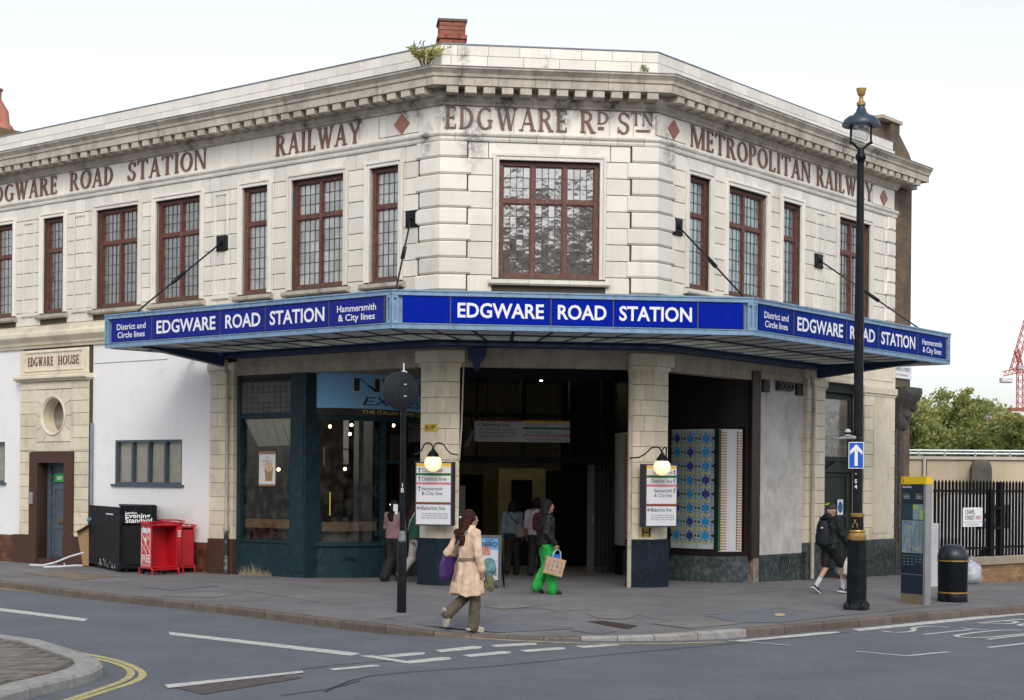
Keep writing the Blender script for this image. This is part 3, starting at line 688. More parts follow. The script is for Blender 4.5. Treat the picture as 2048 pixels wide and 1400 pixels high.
# ---- leaded windows
pane_n = [0]
def window(F, u0, u1, nl, indiv, dark):
    gm = window_glass_dark if dark is True else (dark or window_glass)
    fr = MB(); fo0, fo1 = -.20, -.085; fw = .085; zt = 7.43
    fr.box(F, u0, u0+fw, fo0, fo1, Z0W, Z1W); fr.box(F, u1-fw, u1, fo0, fo1, Z0W, Z1W)
    fr.box(F, u0+fw, u1-fw, fo0, fo1, Z1W-fw, Z1W); fr.box(F, u0+fw, u1-fw, fo0, fo1+.01, Z0W, Z0W+.07)
    fr.box(F, u0+fw, u1-fw, fo0, fo1-.006, zt-.04, zt+.04)
    lw = (u1-u0-2*fw-(nl-1)*.075)/nl
    lights = []
    for i in range(nl):
        a = u0+fw+i*(lw+.075); lights.append((a, a+lw))
        if i: fr.box(F, a-.075, a, fo0, fo1-.003, Z0W+.07, Z1W-fw)
    for a, b in lights:
        for c, d in ((Z0W+.07, zt-.04), (zt+.04, Z1W-fw)):
            fr.box(F, a, a+.022, fo0, fo1-.03, c, d); fr.box(F, b-.022, b, fo0, fo1-.03, c, d)
            fr.box(F, a+.022, b-.022, fo0, fo1-.03, c, c+.022); fr.box(F, a+.022, b-.022, fo0, fo1-.03, d-.022, d)
    wn = obj('window', fr, timber, stn, fixn=False)
    cm = MB(); rest = MB()
    for a, b in lights:
        for c, d, nr in ((Z0W+.092, zt-.062, 6), (zt+.062, Z1W-fw-.022, 3)):
            a_, b_ = a+.022, b-.022; nc = 4 if lw > .4 else 4
            pw, ph = (b_-a_)/nc, (d-c)/nr
            for i in range(1, nc): cm.box(F, a_+pw*i-.006, a_+pw*i+.006, -.155, -.132, c, d)
            for j in range(1, nr): cm.box(F, a_, b_, -.155, -.133, c+ph*j-.006, c+ph*j+.006)
            tx0, ty0 = random.uniform(-.004, .004), random.uniform(-.004, .004)
            for i in range(nc):
                for j in range(nr):
                    tx, ty = tx0+random.gauss(0, .006), ty0+random.gauss(0, .006)
                    v = []
                    for uu, zz in ((0, 0), (1, 0), (1, 1), (0, 1)):
                        v.append((a_+pw*(i+uu), -.145+(uu-.5)*pw*tx*2+(zz-.5)*ph*ty*2, c+ph*(j+zz)))
                    mb = rest if not indiv or pane_n[0] >= 300 else MB()
                    mb.add([F.p(*q) for q in v]+[F.p(q[0], q[1]-.004, q[2]) for q in v], [(0, 1, 2, 3), (7, 6, 5, 4), (0, 4, 5, 1), (1, 5, 6, 2), (2, 6, 7, 3), (3, 7, 4, 0)])
                    if mb is not rest: obj('pane', mb, gm, wn, fixn=False); pane_n[0] += 1
    obj('lead_cames', cm, leading, wn, fixn=False)
    if rest.v: tag(obj('small_panes', rest, gm, wn, fixn=False), kind='stuff')
    # moulded surround and sill
    s1, s2 = .07, .125
    sm = MB()
    for a, b, o_ in ((.0, s1, .035), (s1, s2, .055)):
        sm.box(F, u0-b, u0-a, -.20, o_, Z0W-.02, Z1W+b, .008); sm.box(F, u1+a, u1+b, -.20, o_, Z0W-.02, Z1W+b, .008); sm.box(F, u0-a, u1+a, -.20, o_, Z1W+a, Z1W+b, .008)
    obj('window_surround', sm, faience, stn)
    n = max(2, round((u1-u0+.4)/.42))
    for i in range(n):
        a = u0-.2+(u1-u0+.4)*i/n; b = u0-.2+(u1-u0+.4)*(i+1)/n
        sb = MB(); sb.loft([[F.p(q, o_, z) for o_, z in ((-.2, 5.79), (.09, 5.79), (.12, 5.82), (.12, 5.89), (-.2, 5.945))] for q in (a+.003, b-.003)])
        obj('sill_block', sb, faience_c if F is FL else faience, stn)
    # splayed head stones
    n = 3 if nl == 1 else 5
    for i in range(n):
        t0, t1 = (i/n-.5)*2, ((i+1)/n-.5)*2; hw = (u1-u0)/2+.1; c_ = (u0+u1)/2
        mb = MB(); q = [(c_+t0*hw*.82, 8.335), (c_+t1*hw*.82, 8.335), (c_+t1*hw, 8.53), (c_+t0*hw, 8.53)]
        q = [(x_+(.004 if k in (0, 3) else -.004), z_) for k, (x_, z_) in enumerate(q)]
        mb.prism([F.p(x_, -.01, z_) for x_, z_ in q], F.n*.016); obj('head_stone', mb, faience, stn)
window(FM, *MW[0], True, True)
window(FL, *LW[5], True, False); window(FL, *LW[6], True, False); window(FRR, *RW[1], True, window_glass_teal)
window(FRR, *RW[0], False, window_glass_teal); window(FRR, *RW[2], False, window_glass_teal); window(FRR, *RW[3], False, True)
for i in range(5): window(FL, *LW[i], False, i in (1, 2, 3))
# recessed pilaster strips between windows
for F, u in ((FL, -13.2), (FL, -11.2), (FL, -6.27), (FRR, 6.7)):
    mb = MB(); hw = .22; z0, z1 = 6.02, 8.16
    mb.box(F, u-hw, u-hw+.035, 0, .022, z0, z1, .008); mb.box(F, u+hw-.035, u+hw, 0, .022, z0, z1, .008); mb.box(F, u-hw+.035, u+hw-.035, 0, .022, z1-.035, z1, .008)
    mb.box(F, u-hw*1.25, u+hw*1.25, 0, .045, z0-.14, z0-.06, .01); mb.box(F, u-hw*1.1, u+hw*1.1, 0, .03, z0-.059, z0, .01)
    obj('panel_moulding', mb, faience, stn)
if tile_rest.v: tag(obj('remaining_tiles', tile_rest, faience, stn), kind='stuff')

# ---- party wall and stacks
def brickmat(name, F, c1, c2, mo, sc=1.0, rough=.85, dark=None):
    m = bpy.data.materials.new(name); m.use_nodes = True; n = m.node_tree.nodes; l = m.node_tree.links; b = n['Principled BSDF']; b.inputs['Roughness'].default_value = rough
    ge = n.new('ShaderNodeNewGeometry'); dp = n.new('ShaderNodeVectorMath'); dp.operation = 'DOT_PRODUCT'; dp.inputs[1].default_value = (F.ex.x+F.n.x, F.ex.y+F.n.y, 0); l.new(ge.outputs['Position'], dp.inputs[0])
    sp = n.new('ShaderNodeSeparateXYZ'); l.new(ge.outputs['Position'], sp.inputs[0]); cb = n.new('ShaderNodeCombineXYZ'); l.new(dp.outputs['Value'], cb.inputs[0]); l.new(sp.outputs['Z'], cb.inputs[1])
    t = n.new('ShaderNodeTexBrick'); l.new(cb.outputs[0], t.inputs['Vector']); t.inputs['Scale'].default_value = 1; t.inputs['Brick Width'].default_value = .225*sc; t.inputs['Row Height'].default_value = .075*sc
    t.inputs['Mortar Size'].default_value = .007; t.inputs['Color1'].default_value = (*c1, 1); t.inputs['Color2'].default_value = (*c2, 1); t.inputs['Mortar'].default_value = (*mo, 1)
    nz = n.new('ShaderNodeTexNoise'); nz.inputs['Scale'].default_value = 1.2; nz.inputs['Detail'].default_value = 6; l.new(ge.outputs['Position'], nz.inputs['Vector'])
    mr = n.new('ShaderNodeMapRange'); mr.inputs[1].default_value = .4; mr.inputs[2].default_value = .65; l.new(nz.outputs[0], mr.inputs[0])
    mx = n.new('ShaderNodeMix'); mx.data_type = 'RGBA'; l.new(mr.outputs[0], mx.inputs[0]); l.new(t.outputs[0], mx.inputs[6]); mx.inputs[7].default_value = (*(dark or SOOT), 1); mx.blend_type = 'MIX'
    sc_ = n.new('ShaderNodeMath'); sc_.operation = 'MULTIPLY'; sc_.inputs[1].default_value = .65; l.new(mr.outputs[0], sc_.inputs[0]); l.new(sc_.outputs[0], mx.inputs[0])
    l.new(mx.outputs[2], b.inputs['Base Color'])
    bp = n.new('ShaderNodeBump'); bp.inputs['Strength'].default_value = .6; bp.inputs['Distance'].default_value = .01; l.new(t.outputs['Fac'], bp.inputs['Height']); bp.invert = True; l.new(bp.outputs[0], b.inputs['Normal'])
    return m
stockwall = brickmat('party_wall_stock_brick', FRR, (.20, .135, .075), (.13, .085, .05), (.15, .12, .085), 1.0)
mb = MB(); poly = [(10.502, -.35), (11.68, -.35), (11.68, 10.12), (11.5, 10.3), (10.95, 10.68), (10.95, 10.92), (10.502, 10.92)]
mb.prism([FRR.p(u, -.10, z) for u, z in poly], FRR.n*-.5)
mb.box(FRR, 10.51, 11.64, -9, -.61, -.3, 9.3)
obj('party_wall', mb, stockwall, stn)
mb = MB(); u0, z0 = FRR.px(1772, 268, -.9); u1 = FRR.px(1797, 268, -.9)[0]
mb.box(FRR, 10.0, 10.501, -.6, -.27, 9.9, 10.92); ch = obj('chimney_stack', mb, stockwall, stn); 
mb = MB(); mb.box(FRR, 9.92, 11.02, -.66, -.05, 10.921, 11.0); obj('chimney_cap', mb, concrete, ch)
# red brick stack behind the middle parapet
FC = Fr(FM.p(.14, -3.0), math.pi/4-TH)
cs = MB(); cs.box(FC, .03, .53, -.5, -.02, 9.9, 11.60); chim = obj('chimney', cs, mortar, stn, fixn=False)
z = 10.3; r_ = 0
while z < 11.66:
    ex = .035 if 11.25 < z < 11.40 else 0; L = .235
    for face in (0, 1, 2):
        n = 2 if r_ % 2 == 0 else 3
        for i in range(n):
            if r_ % 2 == 0: a, b = .56*i/2, .56*(i+1)/2
            else: a, b = (0, .14) if i == 0 else ((.14, .42) if i == 1 else (.42, .56))
            if face == 0: obj('brick', MB().box(FC, a+.006-ex, b-.006+ex, -.1, ex+.0, z, z+.082, .004), brick_red, chim)
            elif i < 2:
                u_ = (-.0, .05) if face == 1 else (.51, .56)
                obj('brick', MB().box(FC, u_[0]-ex, u_[1]+ex, -.1-.2*i-.19, -.1-.2*i-.01, z, z+.082), brick_red, chim, fixn=False)
    z += .092; r_ += 1
boxo('chimney_cap', FC, -.03, .59, -.55, .03, z, z+.05, mat('chimney_flaunching', (.16, .12, .10), .9), stn)
# clay pot on the left
q = FL.px(2, 262, -3.0); FP = FL.p(q[0], -3.0, 0)
mb = MB(); mb.box(FL, q[0]-.45, q[0]+.42, -3.4, -2.6, 9.9, q[1]+.0); obj('chimney_stack', mb, brickmat('left_stack_brick', FL, (.26, .18, .10), (.2, .12, .07), (.2, .16, .11)), stn)
claym = mat('red_clay_pot', (.42, .16, .11), .7, var=.15, dirt=((.25, .12, .09), .3, 6))
zb = q[1]; c = FP
mb = MB(); mb.tube([c+Vector((.06, 0, zb)), c+Vector((.06, 0, zb+.12)), c+Vector((.07, 0, zb+.2)), c+Vector((.06, 0, zb+.5)), c+Vector((-.08, 0, zb+.72)), c+Vector((-.16, 0, zb+.86)), c+Vector((-.16, 0, zb+1.1)), c+Vector((-.16, 0, zb+1.12)), c+Vector((-.16, 0, zb+1.17))], [.3, .27, .17, .15, .15, .16, .165, .20, .20], 14)
obj('chimney_pot', mb, claym, stn, smooth=True)
# ================================================================== canopy
can = thing('entrance_canopy', FM.p(WM/2, 1.2, 4.6), 'blue steel entrance canopy wrapping the corner with white station lettering', 'canopy')
OM, ORr = 2.45, 2.66
CA = FM.p(-1.015, OM); uB = FM.px(1508, 640, OM)[0]; CBp = FM.p(uB, OM)
q = CBp-PB; uRB, oRB = q.dot(FRR.ex), q.dot(FRR.n)
q = CA-PA; uLA, oLA = q.dot(FL.ex), q.dot(FL.n)
uLend = FL.px(209.5, 660, oLA)[0]; uRend = FRR.px(1900.5, 700, oRB)[0]
ZB, ZT = 4.69, 5.37
FCL, FCM, FCR = Fr(FL.p(0, oLA), -TH), Fr(FM.p(0, OM), math.pi/4-TH), Fr(FRR.p(0, oRB), math.pi/2-TH)
segs = ((FCL, uLend, uLA), (FCM, -1.015, uB), (FCR, uRB, uRend))
for F, a, b in segs:
    mb = MB(); g_ = .004
    mb.box(F, a+g_, b-g_, -.14, .0, ZB, ZB+.10); mb.box(F, a+g_, b-g_, -.14, .012, ZT-.09, ZT-.02); mb.box(F, a+g_, b-g_, -.16, .03, ZT-.02, ZT+.008)
    mb.box(F, a+g_, b-g_, -.15, -.06, ZB+.10, ZT-.09)
    mb.box(F, a+g_, b-g_, -.005, .016, ZB+.085, ZB+.10)
    n = round((b-a)/1.2)
    for i in range(1, n): mb.box(F, a+(b-a)*i/n-.004, a+(b-a)*i/n+.004, -.01, .004, ZB+.002, ZB+.085)
    fa = obj('fascia_frame', mb, bluesteel, can, fixn=False)
    for u, w_ in ((a, 1), (b, -1)):
        mb = MB(); p0, p1 = (u+.006, u+.12) if w_ > 0 else (u-.12, u-.006)
        mb.box(F, p0, p1, -.055, .006, ZB+.10, ZB+.15); mb.box(F, p0, p1, -.055, .006, ZT-.14, ZT-.09)
        mb.box(F, p0, p0+.03, -.055, .006, ZB+.15, ZT-.14); mb.box(F, p1-.03, p1, -.055, .006, ZB+.15, ZT-.14); mb.box(F, p0+.03, p1-.03, -.055, -.03, ZB+.15, ZT-.14)
        obj('corner_post', mb, bluesteel, can, fixn=False)
trim = mat('dark_sign_trim', (.06, .07, .09), .5)
def sign(F, pxs, texts, m, yref=620):
    us = [F.px(p, yref)[0] for p in pxs]
    for (a, b), t in zip(zip(us, us[1:]), texts):
        sp_ = obj('sign_panel', MB().box(F, a+.012, b-.012, -.05, -.012, ZB+.115, ZT-.105, .004), m, can)
        obj('sign_trim', MB().box(F, b-.011, b+.011, -.05, -.004, ZB+.11, ZT-.10), trim, can, fixn=False)
        if not t: continue
        c = (a+b)/2
        if len(t) == 1: texto('lettering', F, t[0], c, ZB+.225, .245, -.010, signwhite, sp_, width=(b-a)*t_w.get(t[0], .84), align='C', bold=.022)
        else:
            texto('lettering', F, t[0], c, ZB+.355, .115, -.010, signwhite, sp_, width=(b-a)*.70, align='C', bold=.012); texto('lettering', F, t[1], c, ZB+.19, .115, -.010, signwhite, sp_, width=(b-a)*.66, align='C', bold=.012)
t_w = {'EDGWARE': .86, 'ROAD': .78, 'STATION': .86}
DC, HCt = ('District and', 'Circle lines'), ('Hammersmith', '& City lines')
sign(FCL, [221, 303, 440, 530, 657, 768], [DC, ('EDGWARE',), ('ROAD',), ('STATION',), HCt], signblue3, 640)
sign(FCM, [804, 901, 1102, 1227, 1396, 1488], [None, ('EDGWARE',), ('ROAD',), ('STATION',), None], signblue2, 622)
sign(FCR, [1519, 1588, 1694, 1758, 1837, 1893], [DC, ('EDGWARE',), ('ROAD',), ('STATION',), HCt], signblue, 660)
# deck and soffit: boards on the outside, wired glass inside, ribs between
mb = MB(); zd = ZT-.30
rg = [[FL.p(uLend, o, zd+h_) for o, h_ in ((1.55, 0), (oLA-.16, 0), (oLA-.16, .03), (1.55, .03))], [st(0, 1.55, zd), CA+FM.n*-.16+Vector((0, 0, zd)), CA+FM.n*-.16+Vector((0, 0, zd+.03)), st(0, 1.55, zd+.03)],
      [st(WM, 1.55, zd), CBp+FM.n*-.16+Vector((0, 0, zd)), CBp+FM.n*-.16+Vector((0, 0, zd+.03)), st(WM, 1.55, zd+.03)], [FRR.p(uRend, o, zd+h_) for o, h_ in ((1.55, 0), (oRB-.16, 0), (oRB-.16, .03), (1.55, .03))]]
mb.loft(rg); obj('deck', mb, mat('zinc_deck', (.25, .27, .28), .6), can)
ribm = navysteel
def soffit(Fa, pa0, pa1, pb0, pb1, n):
    """pa: outer edge points, pb: inner edge points (plan); n bays"""
    for i in range(n):
        t0, t1 = i/n, (i+1)/n
        o0, o1 = pa0.lerp(pa1, t0), pa0.lerp(pa1, t1); i0, i1 = pb0.lerp(pb1, t0), pb0.lerp(pb1, t1)
        e = .025
        def P(s, t): return (o0.lerp(o1, s)).lerp(i0.lerp(i1, s), t)
        for t_a, t_b, m_, nm in ((.02, .42, soffitgrey, 'soffit_board'), (.45, .97, soffitglass, 'soffit_pane')):
            mb = MB(); mb.prism([P(.04, t_a)+Vector((0, 0, ZB+.008)), P(.96, t_a)+Vector((0, 0, ZB+.008)), P(.96, t_b)+Vector((0, 0, ZB+.008)), P(.04, t_b)+Vector((0, 0, ZB+.008))], (0, 0, .012)); obj(nm, mb, m_, can)
        mb = MB(); a_, b_ = o0, i0; d = (o1-o0).normalized()*.03
        mb.prism([a_-d+Vector((0, 0, ZB-.008)), a_+d+Vector((0, 0, ZB+.002)), b_+d+Vector((0, 0, ZB+.002)), b_-d+Vector((0, 0, ZB+.002))], (0, 0, .07)); obj('rib', mb, ribm, can)
z0v = lambda v: Vector((v.x, v.y, 0))
LI = .30
cornL_o, cornL_i = CA+FM.n*-.14, st(0, LI, 0); cornR_o, cornR_i = CBp+FM.n*-.14, st(WM, LI, 0)
soffit(FL, z0v(FL.p(uLend+.05, oLA-.14)), z0v(cornL_o), z0v(FL.p(uLend+.05, LI)), z0v(cornL_i), 11)
soffit(FM, z0v(cornL_o), z0v(cornR_o), z0v(cornL_i), z0v(cornR_i), 9)
soffit(FRR, z0v(cornR_o), z0v(FRR.p(uRend-.05, oRB-.14)), z0v(cornR_i), z0v(FRR.p(uRend-.05, LI)), 12)
obj('inner_beam', band(MB(), uLend+1.0, WM+uRend-1.0, [(.02, 4.575), (.28, 4.575), (.28, 4.60), (.18, 4.61), (.18, 4.685), (.28, 4.695), (.28, 4.735), (.02, 4.735)]), navysteel, can)
obj('soffit_rail', band(MB(), uLend+.1, WM+uRend-.1, [(1.46, 4.678), (1.52, 4.678), (1.52, 4.735), (1.46, 4.735)]), navysteel, can)
for F, u, ln in ((FL, -6.0, oLA), (FRR, 6.55, oRB)):
    mb = MB(); mb.prism([F.p(u-.09, .02, 4.40), F.p(u-.09, .02, 4.73), F.p(u-.09, ln-.2, 4.73), F.p(u-.09, ln-.2, 4.66)], F.ex*.18); obj('cantilever_bracket', mb, navysteel, can)
for F, u, sg in ((FL, uLend, 1), (FRR, uRend, -1)):
    mb = MB(); o_ = oLA if F is FL else oRB
    mb.box(F, min(u, u+.05*sg)+.003, max(u, u+.05*sg), .04, o_-.15, ZB-.0, ZB+.09); obj('end_edge', mb, bluesteel, can, fixn=False)
# tie rods
for F, u, z, ue, oe in ((FL, -6.215, 7.08, -6.62, 2.1), (FL, -.71, 7.10, .78, 2.1), (FRR, .715, 7.08, -.40, 2.3), (FRR, 6.59, 7.06, 7.35, 2.3)):
    a, b = F.p(u, .06, z), F.p(ue, oe, 5.36); d = (b-a).normalized()
    rod = obj('tie_rod', MB().tube([a, b], .018, 8), black_iron, can, smooth=True)
    k = .48; obj('turnbuckle', MB().tube([a.lerp(b, k-.08), a.lerp(b, k-.07), a.lerp(b, k+.07), a.lerp(b, k+.08)], [.02, .042, .042, .02], 8), black_iron, rod, smooth=True)
    mb = MB(); mb.box(F, u-.17, u+.17, .003, .05, z-.165, z+.165, .02)
    mb.box(F, u-.11, u+.11, .05, .065, z-.11, z+.11, .01); mb.ball(F.p(u, .08, z), .05, 8, 6)
    for sx in (-1, 1):
        for sz in (-1, 1): mb.ball(F.p(u+.125*sx, .055, z+.12*sz), .02, 6, 4)
    obj('wall_plate', mb, black_iron, rod)

# ================================================================== ground floor
mb = MB(); mb.prism([st(UL0, -.04, 4.755), st(0, -.04, 4.755), st(WM, -.04, 4.755), FRR.p(UR1, -.04, 4.755), FRR.p(UR1, -12, 4.755), FL.p(UL0, -9, 4.755)], (0, 0, .40)); obj('floor_slab', mb, mat('stained_plaster_soffit', (.30, .27, .22), .85, var=.2), stn)
mb = MB(); a, b = FL.p(UL0, -9, -.4), FRR.p(UR1, -12, -.4)
d = (b-a).normalized(); fb = Fr(a, math.atan2(d.y, d.x)); mb.box(fb, 0, (b-a).length, -.3, 0, 0, 10.3)
mb.box(FL, UL0, UL0+.3, -9, -.02, -.4, 10.3); mb.box(FRR, 10.2, 10.49, -12, -.7, -.4, 4.75)
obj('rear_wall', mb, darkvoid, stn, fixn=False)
lint = mat('stained_cream_lintel', (.40, .36, .29), .7, var=.2, dirt=((.2, .17, .13), .45, 2.5), streak=((.12, .1, .08), .5, 4))
obj('lintel', band(MB(), -5.72, WM+5.95, [(-.30, 4.215), (-.004, 4.215), (-.004, 4.40), (.03, 4.41), (.03, 4.57), (-.01, 4.575), (-.01, 4.748), (-.30, 4.748)]), lint, stn)
# white rendered walls with the portal between
mb = MB(); wall_holes(mb, FL, -10.66, -6.45, .62, 5.10, [(-9.83, -7.49, 1.87, 2.87)], -.25, 0); obj('white_wall', mb, white_render, stn, fixn=False)
mb = MB(); wall_holes(mb, FL, UL0, -13.40, .57, 5.10, [(-16.0, -14.12, 1.87, 2.87)], -.25, 0); obj('white_wall', mb, white_render, stn, fixn=False)
WPANE = glass('window_pane', (.95, .95, .95), .04)
blindm = mat('pale_roller_blind', (.50, .46, .38), .8, var=.1)
for u0, u1 in ((-9.83, -7.49), (-16.0, -14.12)):
    mb = MB(); z0, z1 = 1.87, 2.87; f = .05
    mb.box(FL, u0, u1, -.12, -.015, z0, z0+f); mb.box(FL, u0, u1, -.12, -.015, z1-f, z1)
    for i in range(5):
        c = u0+(u1-u0-f)*i/4; mb.box(FL, c, c+f, -.12, -.012, z0+f, z1-f)
    mb.box(FL, u0-.08, u1+.08, -.1, .06, z0-.05, z0)
    wn = obj('window', mb, mat('grey_blue_frame_paint', (.065, .095, .125), .5) if 'grey_blue_frame_paint' not in MATS else MATS['grey_blue_frame_paint'], stn, fixn=False)
    for i in range(4):
        c = u0+f+(u1-u0-f)*i/4; boxo('pane', FL, c, c+(u1-u0-f)/4-f, -.085, -.08, z0+f, z1-f, WPANE, wn)
    boxo('blind', FL, u0+f, u1-f, -.16, -.13, z0+f, z1-f, blindm, wn)
mb = MB(); mb.box(FL, -10.6, -8.0, 0, .012, 4.655, 4.667); obj('wall_cable', mb, mat('grey_cable', (.3, .3, .3), .7), stn, fixn=False)
# band cornice over the lower storey
marks = [UL0+.8*i for i in range(20)]
for a, b in zip(marks, marks[1:]):
    if a > -6.6: break
    obj('band_block', band(MB(), a+.004, min(b, -5.7)-.004, [(-.02, 5.10), (.05, 5.10), (.07, 5.16), (.10, 5.18), (.12, 5.24), (.20, 5.33), (.22, 5.36), (.22, 5.44), (.19, 5.48), (.14, 5.50), (.14, 5.60), (-.02, 5.66)]), faience_y, stn)
# portal
por = obj('portal', MB().box(FL, -13.36, -13.3, -.2, .06, .6, 5.06), grout, stn, fixn=False)
mb = MB(); wall_holes(mb, FL, -13.36, -10.68, .0, 5.06, [(-12.6, -11.56, 0, 2.36), (-12.45, -11.59, 3.04, 3.90)], -.25, .085); obj('portal_backing', mb, grout, por, fixn=False)
def ptile(u0, u1, z0, z1, o=.1): obj('tile', MB().box(FL, u0+.004, u1-.004, .07, o+random.uniform(-.001, .002), z0+.004, z1-.004, .006), faience_y, por)
zz = [.62+.29*i for i in range(14)]
for i, (a, b) in enumerate(zip(zz, zz[1:])):
    b = min(b, 4.32)
    if b <= a: continue
    if b < 2.65:
        for p, q in split(-13.36, -12.93, .24 if i % 2 else .45)+split(-11.22, -10.68, .26 if i % 2 else .6): ptile(p, q, a, b)
    elif a < 2.62:
        for p, q in split(-13.36, -12.93, .24)+split(-11.22, -10.68, .26): ptile(p, q, a, 2.618)
        [ptile(p, q, max(a, 2.62), b) for p, q in split(-13.36, -10.68, .4)]
    elif a > 4.1: [ptile(p, q, a, b) for p, q in split(-13.36, -10.68, .5)]
    else:
        for p, q in split(-13.36, -12.68, .34 if i % 2 else .68)+split(-11.36, -10.68, .34 if i % 2 else .68): ptile(p, q, a, b)
for p, q in split(-12.68, -11.36, .33): ptile(p, q, 2.63, 2.845); ptile(p, q, 4.10, 4.285)
oc = (-12.02, 3.47); half = .655
for i in range(12):
    a0, a1 = 2*math.pi*(i)/12+.012, 2*math.pi*(i+1)/12-.012
    def sq(a): k = half/max(abs(math.cos(a)), abs(math.sin(a))); return (oc[0]+k*math.cos(a), oc[1]+k*math.sin(a)*.94)
    am = (a0+a1)/2; pol = [(oc[0]+.47*math.cos(a), oc[1]+.47*math.sin(a)) for a in (a0, am, a1)]
    out = [sq(a1), sq(a0)]
    for cn in (math.pi/4, 3*math.pi/4, 5*math.pi/4, 7*math.pi/4):
        if a0 < cn < a1: out.insert(1, sq(cn))
    mb = MB(); mb.prism([FL.p(u, .07, z) for u, z in pol+out], FL.n*.045); obj('voussoir', mb, faience_y, por)
mb = MB(); rings = []
for k in range(33):
    a = 2*math.pi*k/32
    rings.append([FL.p(oc[0]+r*math.cos(a), o, oc[1]+r*math.sin(a)) for r, o in ((.48, .08), (.48, .13), (.455, .15), (.43, .13), (.405, .11), (.40, -.2), (.42, -.2))])
mb.loft(rings, cap=False); obj('oculus_moulding', mb, faience_y, por, smooth=True)
mb = MB(); mb.quad(*[FL.p(oc[0]+.41*math.cos(2*math.pi*k/24), -.19, oc[1]+.41*math.sin(2*math.pi*k/24)) for k in range(24)]); obj('oculus_pane', mb, window_glass_dark, por)
mb = MB(); mb.lathe((0, 0, 0), [(.40, 0), (.43, 0)], 24, False); obj('portal_ledge', MB().box(FL, -13.5, -10.62, -.05, .24, 4.335, 4.44, .03), faience_y, por)
obj('portal_ledge', MB().box(FL, -13.45, -10.66, -.05, .19, 4.29, 4.333, .02), faience_y, por)
obj('name_panel', MB().box(FL, -13.36, -10.70, .0, .12, 4.45, 5.05, .02), faience_y, por)
mb = MB(); u0, u1, z0, z1 = -13.12, -10.92, 4.57, 4.97
for a, b, c, d in ((u0-.04, u1+.04, z0-.04, z0), (u0-.04, u1+.04, z1, z1+.04), (u0-.04, u0, z0, z1), (u1, u1+.04, z0, z1)): mb.box(FL, a, b, .11, .145, c, d, .01)
obj('panel_moulding', mb, faience_y, por)
serif(FL, 'EDGWARE', -13.02, -12.03, 4.665, .215, .12, por, depth=.012); serif(FL, 'HOUSE', -11.83, -11.03, 4.665, .215, .12, por, depth=.012)
mb = MB(); wall_holes(mb, FL, -12.92, -11.22, .62, 2.60, [(-12.6, -11.56, 0, 2.35)], -.3, .14); mb.box(FL, -13.55, -12.6, -.3, .16, -.15, .62); mb.box(FL, -11.56, -10.6, -.3, .16, -.15, .62); mb.box(FL, -12.6, -11.56, -.3, .10, -.15, .07)
obj('granite_surround', mb, granite_brown, por, fixn=False)
doorm = mat('chipped_grey_blue_door_paint', (.075, .105, .13), .5, var=.15, dirt=((.4, .4, .38), .22, 9))
mb = MB(); mb.box(FL, -12.598, -12.48, -.28, -.16, .07, 2.349); mb.box(FL, -12.48, -11.56, -.28, -.18, 2.27, 2.349); mb.box(FL, -12.48, -11.57, -.30, -.235, .075, 2.268)
for a, b in ((.12, .22), (.78, .86), (1.72, 1.84), (2.18, 2.27)): mb.box(FL, -12.40, -11.62, -.24, -.215, a, b)
for u in (-12.46, -11.64): mb.box(FL, u, u+.08, -.24, -.214, .12, 2.26)
dr = obj('door', mb, doorm, por, fixn=False)
boxo('letter_box', FL, -12.22, -11.82, -.215, -.20, .92, 1.02, mat('tarnished_brass', (.22, .15, .07), .45, .6), dr)
sg = boxo('green_notice', FL, -12.36, -11.98, -.21, -.195, 1.90, 2.10, mat('green_notice_board', (.03, .38, .07), .5, var=.05), dr)
texto('notice_text', FL, 'SAP', -12.17, 1.955, .085, -.193, signwhite, dr, align='C', bold=.02)
obj('intercom', MB().box(FL, -12.87, -12.72, .14, .19, 1.36, 1.65, .01), steel, por)
# tiled plinth either side
for a, b in ((-17, -13.56), (-10.59, -6.62)):
    boxo('plinth_backing', FL, a, b, -.2, -.005, -.15, .60, grout, stn)
    for r_ in range(5):
        for p, q in split(a, b, .155):
            if p < -15: continue
            obj('plinth_tile', MB().box(FL, p+.003, q-.003, -.01, .012, -.12+.144*r_+.003, -.12+.144*(r_+1)-.003, .003), tile_brown, stn)
# grey pipe beside the portal
obj('thin_pipe', MB().tube([FL.p(-10.62, .06, 3.28), FL.p(-10.62, .06, .9)], .035, 8), mat('grey_blue_pipe_paint', (.2, .25, .3), .5), stn, smooth=True)
# tiled pilasters
def pilaster(F, u0, u1, o, z0, z1, m, base, name='pilaster'):
    p = boxo(name, F, u0+.02, u1-.02, -.25, o-.02, 0, z1, grout, stn)
    zs = frange(z0, z1, .30)
    for i, (a, b) in enumerate(zip(zs, zs[1:])):
        for x0, x1 in split(u0, u1, .55 if i % 2 else .28):
            obj('tile', MB().box(F, x0+.003, x1-.003, -.2, o+random.uniform(-.001, .001), a+.004, b-.004, .006), m, p)
    obj('capital', MB().box(F, u0-.06, u1+.06, -.2, o+.05, z1, z1+.17, .02), m, p); obj('capital', MB().box(F, u0-.03, u1+.03, -.2, o+.02, z1-.05, z1-.002, .01), m, p)
    obj('plinth', MB().box(F, u0-.02, u1+.02, -.2, o+.02, -.25, z0-.004, .01), base, p)
    return p
pilaster(FL, -6.47, -5.72, .10, .72, 4.33, faience_y, granite_brown)
pilaster(FRR, 5.99, 6.83, .10, .70, 4.20, faience_y, marble_green)
pilaster(FRR, 8.78, 10.42, .10, .70, 4.18, faience_y, marble_green)
boxo('panel', FRR, 9.25, 10.25, .10, .115, .85, 3.95, faience_y, stn)
